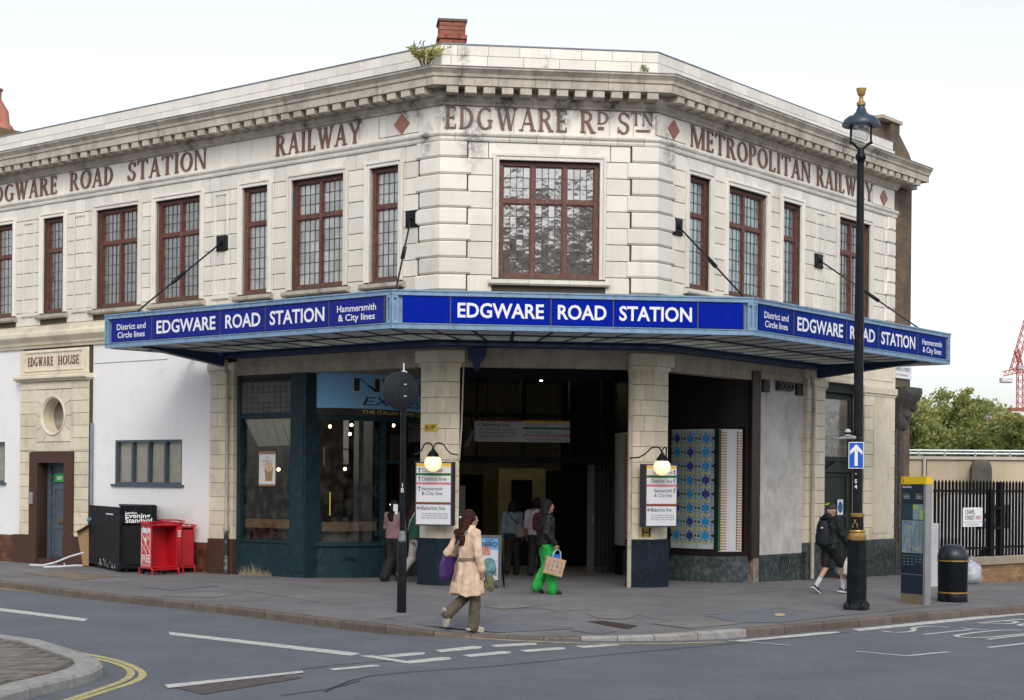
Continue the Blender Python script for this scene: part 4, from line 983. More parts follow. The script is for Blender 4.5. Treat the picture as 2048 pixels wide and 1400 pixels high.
for k, z in enumerate((4.42,)):
    boxo('entablature', FRR, 5.95, 10.48, -.2, .07, 4.36, 5.30, faience_y, stn)
    for a, b in ((6.95, 8.95), (9.1, 10.3)):
        mb = MB()
        for p, q_, r_, s_ in ((a, b, 4.52, 4.54), (a, b, 5.0, 5.02), (a, a+.02, 4.54, 5.0), (b-.02, b, 4.54, 5.0)): mb.box(FRR, p, q_, .06, .085, r_, s_)
        obj('panel_moulding', mb, faience_y, stn, fixn=False)
# corner pillars
def pillar(s, ul, ur, side):
    lo, hi = (s-ul, s+ur)
    F0, F1 = (FL, FM) if s == 0 else (FM, FRR)
    core = MB()
    def poly(g, z): # plan outline: two outer faces with mitred corner, closed at the back
        a, c, b = st(lo-g, g, z), st(s, g, z), st(hi+g, g, z)
        n0, n1 = F0.n, F1.n
        return [a, c, b, b-n1*(.42+g*1.3), a-n0*(.42+g*1.3)]
    core.prism(poly(-.02, -.2), (0, 0, 4.7)); p = obj('pillar', core, grout, stn)
    zs = frange(.90, 4.22, .30)
    for i, (a, b) in enumerate(zip(zs, zs[1:])):
        # corner tile wraps both faces; alternate lengths
        e0, e1 = (ul*.45, ur*.55) if i % 2 else (ul*.62, ur*.35)
        for x0, x1 in ((lo, s-e0), (s-e0, s+e1), (s+e1, hi)):
            ss = [x0+.003]+([s] if x0 < s < x1 else [])+[x1-.003]
            mb = MB(); mb.loft([[st(x, -.05, a+.004), st(x, -.004, a+.004), st(x, 0, a+.008), st(x, 0, b-.008), st(x, -.004, b-.004), st(x, -.05, b-.004)] if True else 0 for x in ss]); obj('tile', mb, faience_y, p)
        for Fx, u, sg_ in ((F0, lo if s == 0 else lo, -1), (F1, hi if s == 0 else hi-WM, 1)):
            mb = MB(); uu = (u, u+.02) if sg_ < 0 else (u-.02, u); mb.box(Fx, uu[0]-.004, uu[1]+.004, -.40, -.006, a+.004, b-.004); obj('tile', mb, faience_y, p, fixn=False)
    mb = MB(); mb.prism(poly(.03, 4.20), (0, 0, .08)); obj('capital', mb, faience_y, p); mb = MB(); mb.prism(poly(.085, 4.285), (0, 0, .23)); obj('capital', mb, faience_y, p)
    mb = MB(); mb.prism(poly(.03, -.2), (0, 0, 1.05)); mb.prism(poly(.045, .852), (0, 0, .045)); obj('plinth', mb, mat('navy_plinth_paint', (.008, .018, .030), .5, spec=.15, var=.3, scale=4, dirt=((.12, .13, .14), .22, 22)) if 'navy_plinth_paint' not in MATS else MATS['navy_plinth_paint'], p)
    return p
pillar(0, .46, .40, 'a'); pillar(WM, .44, .48, 'b')
# drain pipes
dp = obj('drainpipe', MB().tube([FL.p(-5.9, .16, 4.55), FL.p(-5.9, .16, 4.35), FL.p(-5.83, .17, 4.2), FL.p(-5.83, .17, .92)], .04, 10), pipe_cream, stn, smooth=True)
obj('pipe_shoe', MB().tube([FL.p(-5.83, .17, .92), FL.p(-5.83, .17, -.02)], .05, 10), mat('peeling_black_pipe', (.02, .02, .025), .5, var=.2, dirt=((.5, .5, .52), .5, 9)), dp, smooth=True)
obj('pipe_collar', MB().tube([FL.p(-5.83, .17, .9), FL.p(-5.83, .17, 1.0)], .065, 10), pipe_cream, dp, smooth=True)
obj('pipe_collar', MB().tube([FL.p(-5.83, .17, 3.72), FL.p(-5.83, .17, 3.78)], .06, 10), pipe_cream, dp, smooth=True)
obj('drainpipe', MB().tube([FM.p(3.70, .07, 4.5), FM.p(3.72, .07, 3.9), FM.p(3.72, .07, 2.4), FM.p(3.72, .07, -.05)], .045, 10), pipe_cream, stn, smooth=True)
obj('drainpipe', MB().tube([FRR.p(6.05, .18, 4.4), FRR.p(6.12, .18, 4.1), FRR.p(6.12, .18, -.1)], .045, 10), pipe_cream, stn, smooth=True)
obj('conduit', MB().tube([FM.p(.50, .02, 4.45), FM.p(.47, .03, 4.2), FM.p(.44, .03, 3.0), FM.p(.40, .05, 2.4)], .016, 6), pipe_cream, stn, smooth=True)
obj('rain_hopper', MB().loft([[FM.p(.72+sx*w_, .08+d*w_*.6, z) for sx, d in ((-1, 1), (1, 1), (1, -1), (-1, -1))] for w_, z in ((.04, 4.12), (.06, 4.25), (.16, 4.38), (.17, 4.56))]), navysteel, stn)
# right side: rendered wall, posts, marble plinth, green door
boxo('render_wall', FRR, 4.05, 5.99, -.25, -.006, .48, 4.44, grey_render, stn)
boxo('marble_plinth', FRR, 4.05, 5.99, -.25, .012, -.3, .476, marble_green, stn)
vm = MB()
for k in range(5): vm.prism([FRR.p(5.0+k*.09, .013, .42), FRR.p(5.0+k*.09+.02, .013, .42), FRR.p(5.0+k*.09-.07, .013, .12), FRR.p(5.0+k*.09-.09, .013, .12)], FRR.n*.006)
obj('air_grille', vm, black_iron, stn)
boxo('door_post', FRR, 3.70, 4.045, -.3, .03, .42, 4.44, mat('dark_brown_timber', (.035, .018, .013), .5, var=.4, scale=4), stn)
boxo('post_base', FRR, 3.80, 4.02, -.3, .025, -.3, .418, mat('peeling_timber', (.30, .25, .18), .8, var=.5, scale=12, dirt=((.06, .04, .03), .5, 14)), stn)
for u in (4.12, 5.6):
    mb = MB(); mb.box(FRR, u, u+.28, -.006, .04, 3.98, 4.25); [mb.box(FRR, u+.02, u+.26, .04, .06, 4.0+.05*k, 4.02+.05*k) for k in range(5)]; obj('vent', mb, black_iron, stn, fixn=False)
mb = MB()
for k in range(4): mb.box(FRR, 4.72+k*.17, 4.86+k*.17, -.006, .10, 4.05, 4.25); mb.tube([FRR.p(4.79+k*.17, .1, 4.15), FRR.p(4.79+k*.17, .14, 4.15)], .04, 8)
obj('meter_box', mb, mat('sooty_metal', (.05, .05, .05), .6), stn)
dgm = mat('dark_green_door_paint', (.026, .042, .037), .5, spec=.2, var=.25)
mb = MB(); mb.box(FRR, 6.83, 8.78, -.45, -.25, -.25, 4.3); mb.box(FRR, 6.83, 7.05, -.25, -.1, -.25, 4.3); mb.box(FRR, 6.83, 8.78, -.25, -.12, 4.15, 4.36)
for a, b, c, d in ((7.2, 8.7, 2.55, 2.65), (7.2, 8.7, 2.2, 2.24), (7.25, 7.35, .05, 2.2), (8.5, 8.6, .05, 2.2), (7.3, 8.5, 1.25, 1.33), (7.3, 8.5, 0.05, .25), (7.2, 7.3, 2.65, 4.1), (8.6, 8.7, 2.65, 4.1), (7.3, 8.6, 4.0, 4.1)): mb.box(FRR, a, b, -.25, -.21, c, d)
mb.prism([FRR.p(7.15, -.25, 2.3), FRR.p(8.75, -.25, 2.3), FRR.p(7.95, -.25, 2.56)], FRR.n*.08)
gd = obj('green_door', mb, dgm, stn, fixn=False)
boxo('transom_pane', FRR, 7.3, 8.6, -.245, -.235, 2.66, 4.0, window_glass_dark, gd)
boxo('door_notice', FRR, 8.05, 8.33, -.212, -.205, 1.30, 1.66, signwhite, gd)
mb = MB(); mb.quad(*[FRR.p(8.19+.12*math.cos(a), -.202, 1.48+.13*math.sin(a)) for a in [k*math.pi/9 for k in range(18)]]); obj('notice_disc', mb, mat('notice_blue', (.01, .13, .32), .5), gd)
mb = MB(); mb.ball(FRR.p(8.2, -.15, 1.05), .05, 8, 6); obj('door_knob', mb, black_iron, gd, smooth=True)
obj('entry_panel', MB().box(FRR, 6.98, 7.06, -.3, -.27, 1.4, 1.85), steel, stn, fixn=False)
mb = MB(); text(mb, FRR, 'CITY OF WESTMINSTER', 11.12, 4.72, .045, -.055, align='C'); np_ = boxo('street_name_plate', FRR, 10.56, 11.68, -.1, -.06, 4.66, 4.98, signwhite, stn); obj('plate_text', mb, mat('plate_red_print', (.45, .05, .05), .5), np_, fixn=False)
texto('plate_text', FRR, 'CHAPEL STREET', 11.12, 4.84, .09, -.055, mat('plate_black_print', (.02, .02, .02), .5), np_, width=.95, align='C')
# carved bracket and posts of the neighbouring frontage
cbm = mat('weathered_carved_timber', (.05, .045, .042), .7, var=.5, scale=8, dirt=((.16, .15, .14), .4, 10), bump=.4)
mb = MB(); rings = []
for k in range(11):
    t = k/10; z = 4.42-1.1*t; pr = .36*(1-t)**.7+.08+.08*math.sin(t*9); rings.append([FRR.p(10.62+a*(.95-.45*t), -.10+b*pr, z) for a, b in ((.05, 0), (.05, .9), (.25, 1), (.75, 1), (.95, .9), (.95, 0))])
mb.loft(rings)
for a, z, r_ in ((10.85, 4.2, .13), (11.2, 4.25, .15), (11.0, 3.75, .14), (11.35, 3.95, .12), (10.95, 3.45, .10)): mb.ball(FRR.p(a, .18-.1*(4.4-z), z), r_, 10, 7, sy=.7)
obj('carved_bracket', mb, cbm, stn, smooth=True)
mb = MB(); mb.box(FRR, 10.56, 10.72, -.1, .05, .2, 3.4); mb.box(FRR, 10.74, 10.95, -.1, .09, .2, 3.36, .02); mb.box(FRR, 10.97, 11.03, -.1, .04, .2, 3.3); mb.box(FRR, 10.5, 11.2, -.1, .14, -.3, .6, .02); obj('timber_post', mb, cbm, stn)
# ================================================================== curved shopfronts and the ticket hall
class Curve:
    """frame whose u runs along a plan polyline (arc length), o outwards"""
    def __init__(s, pts, sub=6):
        P = [Vector((a, b, 0)) for a, b in pts]; Q = []
        for i in range(len(P)-1):
            p0, p1, p2, p3 = P[max(i-1, 0)], P[i], P[i+1], P[min(i+2, len(P)-1)]
            for k in range(sub):
                t = k/sub; Q.append(.5*((2*p1)+(p2-p0)*t+(2*p0-5*p1+4*p2-p3)*t*t+(3*p1-p0-3*p2+p3)*t**3))
        Q.append(P[-1]); s.q = Q; s.l = [0]
        for a, b in zip(Q, Q[1:]): s.l.append(s.l[-1]+(b-a).length)
        s.len = s.l[-1]; nn = []
        for i in range(len(Q)):
            d = Q[min(i+1, len(Q)-1)]-Q[max(i-1, 0)]; nn.append(Vector((d.y, -d.x, 0)).normalized())
        s.nn = nn
    def p(s, u, o=0, z=0):
        i = 0
        while i < len(s.l)-2 and s.l[i+1] < u: i += 1
        t = (u-s.l[i])/(s.l[i+1]-s.l[i]); a = s.q[i]+(s.q[i+1]-s.q[i])*t; n = s.nn[i].lerp(s.nn[i+1], max(0, min(1, t))).normalized()
        return Vector((a.x+n.x*o, a.y+n.y*o, z))
    def u(s, px):
        best = min(range(401), key=lambda k: abs(1024+FPX*s.p(s.len*k/400).x/s.p(s.len*k/400).y-px)); return s.len*best/400
def cbox(mb, C, a, b, o0, o1, z0, z1, step=.12):
    us = frange(a, b, step); mb.loft([[C.p(u, o0, z0), C.p(u, o1, z0), C.p(u, o1, z1), C.p(u, o0, z1)] for u in us]); return mb
def cobj(name, C, a, b, o0, o1, z0, z1, m, parent, step=.12): return obj(name, cbox(MB(), C, a, b, o0, o1, z0, z1, step), m, parent)

NC = Curve([(-4.26, 33.92), (-3.75, 33.92), (-3.2, 34.12), (-2.75, 34.55), (-2.42, 35.1), (-2.12, 35.75), (-1.85, 36.6), (-1.55, 38.15)])
KC = Curve([(2.4, 38.6), (2.55, 37.5), (2.85, 36.6), (3.2, 35.72), (3.5, 35.18), (3.95, 34.74), (4.5, 34.56), (5.02, 34.78)])
shop = thing('coffee_shopfront', FL.p(-4.2, 0, 0), 'dark teal curved coffee shopfront with blue fascia sign under the canopy', 'shopfront')
# flat bay
mb = MB()
mb.box(FL, -5.70, -5.60, -.2, .0, -.15, 4.21); mb.box(FL, -5.60, -4.06, -.2, -.01, 3.29, 3.40); mb.box(FL, -5.60, -4.06, -.2, -.015, 4.19, 4.212); mb.box(FL, -5.60, -4.06, -.2, .01, .68, .74)
obj('frame', mb, shopgreen, shop, fixn=False)
mb = MB(); mb.box(FL, -4.055, -3.60, -.5, .02, -.15, 4.21); mb.box(FL, -4.0, -3.66, .02, .035, .1, 3.25); obj('post', mb, shopgreen, shop, fixn=False)
boxo('stall_riser', FL, -5.60, -4.06, -.2, -.02, -.15, .68, shopgreen, shop)
dkt = mat('charcoal_wall_tile', (.085, .08, .08), .5, var=.15, rand=.2)
boxo('tile_backing', FL, -5.60, -4.06, -.2, -.035, 3.40, 4.19, grout, shop)
nx, nz = 9, 6
for i in range(nx):
    for j in range(nz):
        if 3 <= i <= 5 and 2 <= j <= 3: continue
        a, b = -5.6+1.54*i/nx, -5.6+1.54*(i+1)/nx; c, d = 3.40+.65*j/nz, 3.40+.65*(j+1)/nz
        obj('tile', MB().box(FL, a+.004, b-.004, -.05, -.022, c+.004, d-.004, .004), dkt, shop)
obj('tile', MB().box(FL, -5.6+1.54*3/nx+.004, -5.6+1.54*6/nx-.004, -.05, -.02, 3.40+.65*2/nz+.004, 3.40+.65*4/nz-.004, .004), dkt, shop)
mb = MB(); [mb.box(FL, -5.56+.052*k, -5.56+.052*k+.022, -.035, -.02, 4.07, 4.17) for k in range(29)]; tag(obj('vent_slats', mb, shopgreen, shop, fixn=False), kind='stuff')
boxo('pane', FL, -5.60, -4.06, -.10, -.09, .74, 3.29, shop_glass, shop)
# curved bay
ue = NC.u(767); ud = NC.u(842)
cobj('stall_riser', NC, 0.0, ue, -.12, .0, -.2, .62, shopgreen, shop); cobj('sill', NC, 0, ue, -.12, .05, .63, .72, shopgreen, shop)
mb = MB(); [mb.box(Fr(NC.p(.9), math.atan2(.2, 1)), -.14+k*.04, -.125+k*.04, .0, .02, .32, .40) for k in range(8)]; obj('air_brick', mb, black_iron, shop, fixn=False)
cobj('pane', NC, .05, ue-.05, -.06, -.05, .72, 3.25, shop_glass, shop)
cobj('transom_rail', NC, 0, ud+.8, -.12, .03, 3.25, 3.35, shopgreen, shop)
cobj('fascia_strip', NC, 0, ud+.8, -.1, .05, 3.352, 3.50, mat('black_fascia', (.006, .007, .009), .4, var=.1), shop)
fasb = mat('mid_blue_fascia', (.24, .56, .90), .4, var=.05)
fs_ = cobj('fascia_board', NC, 0, ud+.8, -.1, .045, 3.502, 4.23, fasb, shop)
obj('post', MB().loft([[NC.p(u, o, z) for u, o in ((ue-.05, -.1), (ue-.05, .03), (ue+.05, .03), (ue+.05, -.1))] for z in (-.2, 3.25)]), shopgreen, shop)
obj('post', MB().loft([[NC.p(u, o, z) for u, o in ((0, -.1), (0, .03), (.07, .03), (.07, -.1))] for z in (.72, 3.25)]), shopgreen, shop)
cobj('transom_pane', NC, ue+.05, ud+.5, -.06, -.05, 2.42, 3.25, shop_glass, shop); cobj('door_head', NC, ue+.05, ud+.6, -.1, .02, 2.36, 2.42, shopgreen, shop)
# fascia lettering
blk = mat('black_lettering', (.006, .006, .007), .4, var=0); silv = mat('silver_lettering_edge', (.55, .55, .55), .35, .5, var=0)
yel = mat('yellow_print', (.62, .58, .10), .5, var=.05)
class Sub:
    def __init__(s, C): s.C = C
    def p(s, u, o, z): return s.C.p(u, o, z)
un = NC.u(705); un2 = NC.u(842)+.35
def nero(F, u0, u1, z0, h, o, name, parent):
    """NERO in wide slab letters"""
    w_ = (u1-u0)/4.5; T = .20
    G = {'N': [[(0, 0), (.2, 0), (.2, 1), (0, 1)], [(.8, 0), (1, 0), (1, 1), (.8, 1)], [(.16, 1), (.78, 0), (.84, .0), (.84, .16), (.2, 1)]],
         'E': [[(0, 0), (.2, 0), (.2, 1), (0, 1)], [(.2, 0), (.95, 0), (.95, .22), (.2, .22)], [(.2, .4), (.85, .4), (.85, .6), (.2, .6)], [(.2, .78), (.95, .78), (.95, 1), (.2, 1)]],
         'R': [[(0, 0), (.2, 0), (.2, 1), (0, 1)], [(.2, .78), (.95, .78), (.95, 1), (.2, 1)], [(.75, .4), (.95, .4), (.95, .78), (.75, .78)], [(.2, .36), (.75, .36), (.75, .56), (.2, .56)], [(.5, .36), (.72, .36), (1, 0), (.76, 0)]],
         'O': [[(0, 0), (.22, 0), (.22, 1), (0, 1)], [(.78, 0), (1, 0), (1, 1), (.78, 1)], [(.22, 0), (.78, 0), (.78, .22), (.22, .22)], [(.22, .78), (.78, .78), (.78, 1), (.22, 1)]]}
    for i, c in enumerate('NERO'):
        x = u0+i*w_*1.17
        for g_, dz, m_, nm in ((.016, 0, silv, name+'_edge'), (0, .006, blk, name)):
            mb = MB()
            for k, poly in enumerate(G[c]):
                cx = sum(a for a, b in poly)/len(poly); cz = sum(b for a, b in poly)/len(poly)
                q = []
                for a, b in poly:
                    q.append(F.p(x+a*w_+g_*(1 if a > cx else -1), o+dz+.0004*k, z0+b*h+g_*(1 if b > cz else -1)))
                mb.quad(*q)
            obj(nm, mb, m_, parent)
nero(NC, un, un2, 3.86, .27, .05, 'shop_letter', fs_)
texto('shop_lettering', NC, 'EXPRESS', NC.u(721), 3.575, .17, .05, blk, fs_, width=NC.u(842)+.1-NC.u(721), bold=.0, shear=.2)
texto('shop_lettering', NC, 'THE ITALIAN COFFEE Co', NC.u(719), 3.395, .075, .055, yel, shop, width=NC.u(834)-NC.u(719), bold=.012)
# inside the shop
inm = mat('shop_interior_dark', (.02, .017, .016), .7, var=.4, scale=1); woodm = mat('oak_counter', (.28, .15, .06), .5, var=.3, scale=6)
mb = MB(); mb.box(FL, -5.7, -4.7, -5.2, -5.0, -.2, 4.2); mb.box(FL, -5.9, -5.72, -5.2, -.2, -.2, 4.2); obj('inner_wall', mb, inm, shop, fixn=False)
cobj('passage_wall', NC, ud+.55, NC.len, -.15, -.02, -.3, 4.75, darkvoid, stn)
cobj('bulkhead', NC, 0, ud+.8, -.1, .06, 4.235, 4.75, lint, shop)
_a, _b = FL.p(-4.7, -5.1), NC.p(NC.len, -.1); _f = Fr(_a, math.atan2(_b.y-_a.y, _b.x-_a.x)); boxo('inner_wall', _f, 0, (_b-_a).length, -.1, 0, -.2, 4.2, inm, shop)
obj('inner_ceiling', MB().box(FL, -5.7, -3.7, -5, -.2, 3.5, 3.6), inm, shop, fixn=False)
boxo('window_bar', FL, -5.58, -4.08, -.45, -.14, .98, 1.16, woodm, shop); cobj('window_bar', NC, .1, ue-.1, -.4, -.1, .94, 1.13, woodm, shop)
boxo('window_skirt', FL, -5.58, -4.08, -.40, -.36, .74, .98, mat('brown_panel', (.12, .085, .06), .7, var=.3), shop); cobj('window_skirt', NC, .1, ue-.1, -.3, -.26, .72, .94, MATS['brown_panel'], shop)
# striped awning seen through the flat window
awn = mat('glowing_beige_blind', (.36, .31, .24), .8, var=.15, scale=6, emit=((1, .85, .6), .05))  # faint warm light put into the cloth by emission; the blind is no lamp
mb = MB(); mb.prism([FL.p(-5.58, -.12, 3.28), FL.p(-4.08, -.12, 3.28), FL.p(-4.08, -.5, 2.78), FL.p(-5.58, -.5, 2.74)], (0, 0, -.03)); obj('inner_blind', mb, awn, shop)
for k in range(5): obj('blind_seam', MB().tube([FL.p(-5.3+k*.28, -.118, 3.26), FL.p(-5.45+k*.28, -.49, 2.75)], .008, 6), inm, shop)
bulbm = mat('warm_bulb', (1, .8, .5), .4, var=0, emit=((1, .62, .25), 14))
for px_, py_, dd in ((632, 826, 1.5), (660, 853, 2.5), (703, 850, 3), (700, 868, 3.4), (787, 851, 3.2), (830, 950, 2.5), (557, 939, 1.6), (498, 941, 2.2), (541, 855, 3), (690, 938, 2.2), (783, 1040-30, 3.0)):
    d = ray(px_, py_); q = Vector((0, 0, HC))+d*(35.2+.35*dd)
    lp = obj('pendant_bulb', MB().ball(q, .035, 8, 6), bulbm, shop, smooth=True)
    obj('pendant_cable', MB().tube([q+Vector((0, 0, .035)), Vector((q.x, q.y, 3.5))], .006, 5), inm, lp)
obj('menu_lightbox', MB().box(FL, FL.px(614, 910, -1.6)[0], FL.px(646, 910, -1.6)[0], -1.65, -1.6, FL.px(630, 930, -1.6)[1], FL.px(630, 894, -1.6)[1]), mat('amber_menu_board', (.35, .16, .05), .5, var=.5, scale=4, emit=((1, .45, .12), .10)), shop, fixn=False)
mb = MB(); mb.box(FL, -5.3, -3.0, -3.2, -2.6, -.1, 1.15); mb.box(FL, -3.4, -3.1, -3.0, -2.7, 1.15, 2.5); mb.box(FL, -5.2, -4.6, -3.0, -2.7, 1.15, 1.6); obj('service_counter', mb, inm, shop, fixn=False)
obj('neon_tube', MB().tube([NC.p(NC.u(671), -.9, 1.25), NC.p(NC.u(671), -.9, 1.75)], .010, 6), mat('yellow_neon', (.9, .9, .2), .4, var=0, emit=((.9, .85, .1), .5)), shop)
# poster hanging in the window
ph = mat('white_poster', (.66, .66, .65), .6, var=.03)
po = thing('window_poster', FL.p(-4.86, -.08, 1.95), 'white iced-latte poster hanging in the flat shop window', 'poster')
u0, z0 = FL.px(517, 968, -.07); u1, z1 = FL.px(550, 908, -.07)
boxo('sheet', FL, u0, u1, -.088, -.082, z0, z1, ph, po); boxo('rail', FL, u0-.01, u1+.01, -.088, -.07, z1, z1+.06, woodm, po); boxo('rail', FL, u0-.01, u1+.01, -.088, -.07, z0-.04, z0, woodm, po)
c_ = (u0+u1)/2+.05; mb = MB(); mb.prism([FL.p(c_-.10, -.0815, z0+.06), FL.p(c_+.10, -.0815, z0+.06), FL.p(c_+.13, -.0815, z0+.34), FL.p(c_-.13, -.0815, z0+.34)], FL.n*.001); obj('printed_glass', mb, mat('latte_print', (.36, .2, .09), .6, var=.3, scale=9), po)
mb = MB(); mb.quad(*[FL.p(c_+.12*math.cos(a), -.080, z0+.36+.10*math.sin(a)) for a in [k*math.pi/8 for k in range(16)]]); obj('printed_cream', mb, mat('cream_print', (.6, .45, .25), .6, var=.3, scale=14), po)
rp = mat('dark_red_print', (.3, .05, .05), .6)
for t_, z_ in (('THE', .62), ('AMARETTO', .55), ('LATTE', .48)): texto('poster_text', FL, t_, (u0+u1)/2, z1-.72+z_, .045, -.0805, rp, po, align='C', width=.09 if t_ == 'THE' else .3)

# ---- right kiosk
kio = thing('closed_kiosk', KC.p(KC.len-.8, 0, -.1), 'closed dark kiosk front with blue mosaic and striped panels on a marble plinth', 'kiosk')
kdk = mat('near_black_brown_paint', (.014, .011, .010), .6, spec=.12, var=.3)
k0, k1 = 0, KC.len
cobj('plinth', KC, 1.2, k1-.02, -.15, .03, -.4, .48, marble_green, kio); cobj('sill', KC, 1.2, k1-.02, -.15, .06, .485, .57, kdk, kio)
cobj('back_board', KC, 0, k1-.02, -.15, -.02, -.4, 3.2, kdk, kio); cobj('head_rail', KC, 0, k1-.02, -.15, .05, 3.2, 3.32, kdk, kio); cobj('fascia', KC, 0, k1-.02, -.15, .02, 3.32, 4.75, kdk, kio)
for px_ in (1338, 1434, 1490):
    u = KC.u(px_); obj('stile', MB().loft([[KC.p(u+a, o, z) for a, o in ((-.04, -.1), (-.04, .04), (.04, .04), (.04, -.1))] for z in (.57, 3.2)]), kdk, kio)
pm = {k: mat('panel_print_'+k, c, .5, var=.05) for k, c in (('white', (.40, .46, .49)), ('cyan', (.01, .22, .46)), ('navy', (.012, .022, .16)), ('yellow', (.42, .39, .10)), ('black', (.015, .014, .013)), ('green', (.005, .14, .05)), ('orange', (.45, .19, .045)), ('slat', (.55, .57, .58)), ('line', (.2, .22, .22)))}
mos = cobj('mosaic_panel', KC, KC.u(1342), KC.u(1428), -.02, -.005, .62, 3.16, pm['white'], kio, .06)
ua, ub = KC.u(1342), KC.u(1428); cw, chh = (ub-ua)/3, .295
prints = {k: MB() for k in ('cyan', 'navy', 'yellow', 'black')}
def pq(k, pts, o): prints[k].quad(*[KC.p(max(ua, min(ub, x)), o, max(.63, min(3.15, y))) for x, y in pts])
for r_ in range(9):
    for c in range(3):
        x0, y0 = ua+c*cw, 3.16-.12-chh*(r_+1)+.07; cx, cy = x0+cw/2, y0+chh/2
        if cy-.05 < .66: continue
        dk = (r_*2+c) % 5 in (0, 3)
        k = 'navy' if dk else 'cyan'
        pq(k, [(cx-.24*cw, cy-.12*chh), (cx-.12*cw, cy-.24*chh), (cx+.12*cw, cy-.24*chh), (cx+.24*cw, cy-.12*chh), (cx+.24*cw, cy+.12*chh), (cx+.12*cw, cy+.24*chh), (cx-.12*cw, cy+.24*chh), (cx-.24*cw, cy+.12*chh)], .002)
        pq(k, [(cx-.05*cw, cy-.36*chh), (cx+.05*cw, cy-.36*chh), (cx+.05*cw, cy+.36*chh), (cx-.05*cw, cy+.36*chh)], .0012)
        for s1 in (-1, 1):
            pq('black', [(cx+s1*.5*cw, cy-.16*chh), (cx+s1*.30*cw, cy), (cx+s1*.5*cw, cy+.16*chh)], .003)
            for s2 in (-1, 1):
                for q_ in range(3):
                    a = (.30+.07*q_, .18+.12*q_); b = (.46-.06*q_, .28+.10*q_)
                    pq('black' if q_ != 1 else 'cyan', [(cx+s1*a[0]*cw*.8, cy+s2*a[1]*chh), (cx+s1*(a[0]*.8+.035)*cw, cy+s2*(a[1]-.03)*chh), (cx+s1*(b[0]+.03)*cw, cy+s2*(b[1]+.02)*chh), (cx+s1*b[0]*cw, cy+s2*(b[1]+.05)*chh)], .0016+.0003*q_)
        for q_ in range(16):
            a = (q_+.5)*math.pi/8; ca, sa = math.cos(a), math.sin(a); b = .035
            pq(('black', 'cyan')[q_ % 2], [(cx+cw*(.31*ca-b*sa), cy+chh*(.31*sa+b*ca)), (cx+cw*(.31*ca+b*sa), cy+chh*(.31*sa-b*ca)), (cx+cw*(.49*ca+b*.6*sa), cy+chh*(.49*sa-b*.6*ca)), (cx+cw*(.49*ca-b*.6*sa), cy+chh*(.49*sa+b*.6*ca))], .0022+.0001*q_)
        pq('yellow', [(cx-.24*cw, y0), (cx, y0-.13*chh), (cx+.24*cw, y0), (cx, y0+.13*chh)], .0045)
        pq('yellow', [(x0, y0-.012), (x0+cw, y0-.012), (x0+cw, y0+.012), (x0, y0+.012)], .0042)
for c in (1, 2): prints['yellow'].quad(*[KC.p(ua+c*cw+d, .005, z) for d, z in ((-.016, .64), (.016, .64), (.016, 3.15), (-.016, 3.15))])
for k, mb in prints.items(): tag(obj('mosaic_print', mb, pm[k], mos, fixn=False), kind='stuff')
def stripe(px0, px1, full=True):
    a, b = KC.u(px0), KC.u(px1)
    if a > b: a, b = b, a
    w_ = b-a; sp = cobj('striped_panel', KC, a, b, -.02, .0, .56, 3.16, pm['slat'], kio, .05)
    if full:
        cobj('green_border', KC, a, a+.13*w_, .001, .004, .58, 3.15, pm['green'], sp)
        for nm, x0, x1, sgn in (('left', .13, .34, -1), ('right', .80, 1.0, 1)):
            mb = MB(); mk = MB(); n = 44
            for i in range(n):
                z = .6+2.52*i/n; h = 2.52/n
                mb.quad(*[KC.p(a+x*w_, .005, zz) for x, zz in ((x0, z+.006), (x1, z+.006), (x1, z+h*.62), (x0, z+h*.62))])
                mk.quad(*[KC.p(a+x*w_, .0045, zz) for x, zz in ((x0-.05, z), (x0+.03, z+h*.5), (x0-.05, z+h))])
            tag(obj('fringe_print', mb, pm['orange'], sp, fixn=False), kind='stuff'); tag(obj('fringe_print', mk, pm['green' if sgn < 0 else 'black'], sp, fixn=False), kind='stuff')
    else:
        mb = MB(); n = 36
        for i in range(n):
            z = .6+2.52*i/n; h = 2.52/n
            for x0, x1 in ((.0, .2), (.86, 1)): mb.quad(*[KC.p(a+x*w_, .005, zz) for x, zz in ((x0, z), (x1, z), (x1, z+h*.62), (x0, z+h*.62))])
        tag(obj('fringe_print', mb, pm['orange'], sp, fixn=False), kind='stuff')
    mb = MB()
    for i in range(40):
        z = .62+2.5*i/40; mb.quad(*[KC.p(a+x*w_, .003, zz) for x, zz in ((.34 if full else .2, z), (.79, z), (.79, z+.007), (.34 if full else .2, z+.007))])
    tag(obj('slat_lines', mb, pm['line'], sp, fixn=False), kind='stuff')
stripe(1435, 1484); stripe(1229, 1254, False)

# ---- ticket hall: screen, gates, back wall
gate = thing('entrance_screen', (0.4, 38.35, -.1), 'dark steel entrance screen with wire mesh and folded lattice gate', 'screen')
GF = Fr((-1.5, 38.16, 0), math.pi/4-TH)
gx = lambda px_: GF.px(px_, 964)[0]
mb = MB(); mb.box(GF, 0, 3.95, -.12, .02, 2.44, 2.60); obj('transom_beam', mb, darkvoid, gate, fixn=False)
for px_, w_ in ((920, .16), (953, .05), (1046, .13), (1139, .05), (1208, .16)):
    u = gx(px_); boxo('upright', GF, u-w_/2, u+w_/2, -.10, .015, 2.60, 4.75, darkvoid, gate)
boxo('head_beam', GF, 0, 3.95, -.12, .018, 4.40, 4.75, mat('deep_navy_paint', (.006, .010, .022), .5), gate)
boxo('mid_rail', GF, 0, 3.95, -.08, .012, 3.52, 3.62, darkvoid, gate)
mb = MB()
for i in range(62): mb.box(GF, .1+.06*i, .1+.06*i+.008, -.05, -.04, 2.60, 4.4)
for j in range(31): mb.box(GF, .1, 3.85, -.052, -.042, 2.62+.058*j, 2.628+.058*j)
tag(obj('wire_mesh', mb, darkvoid, gate, fixn=False), kind='stuff')
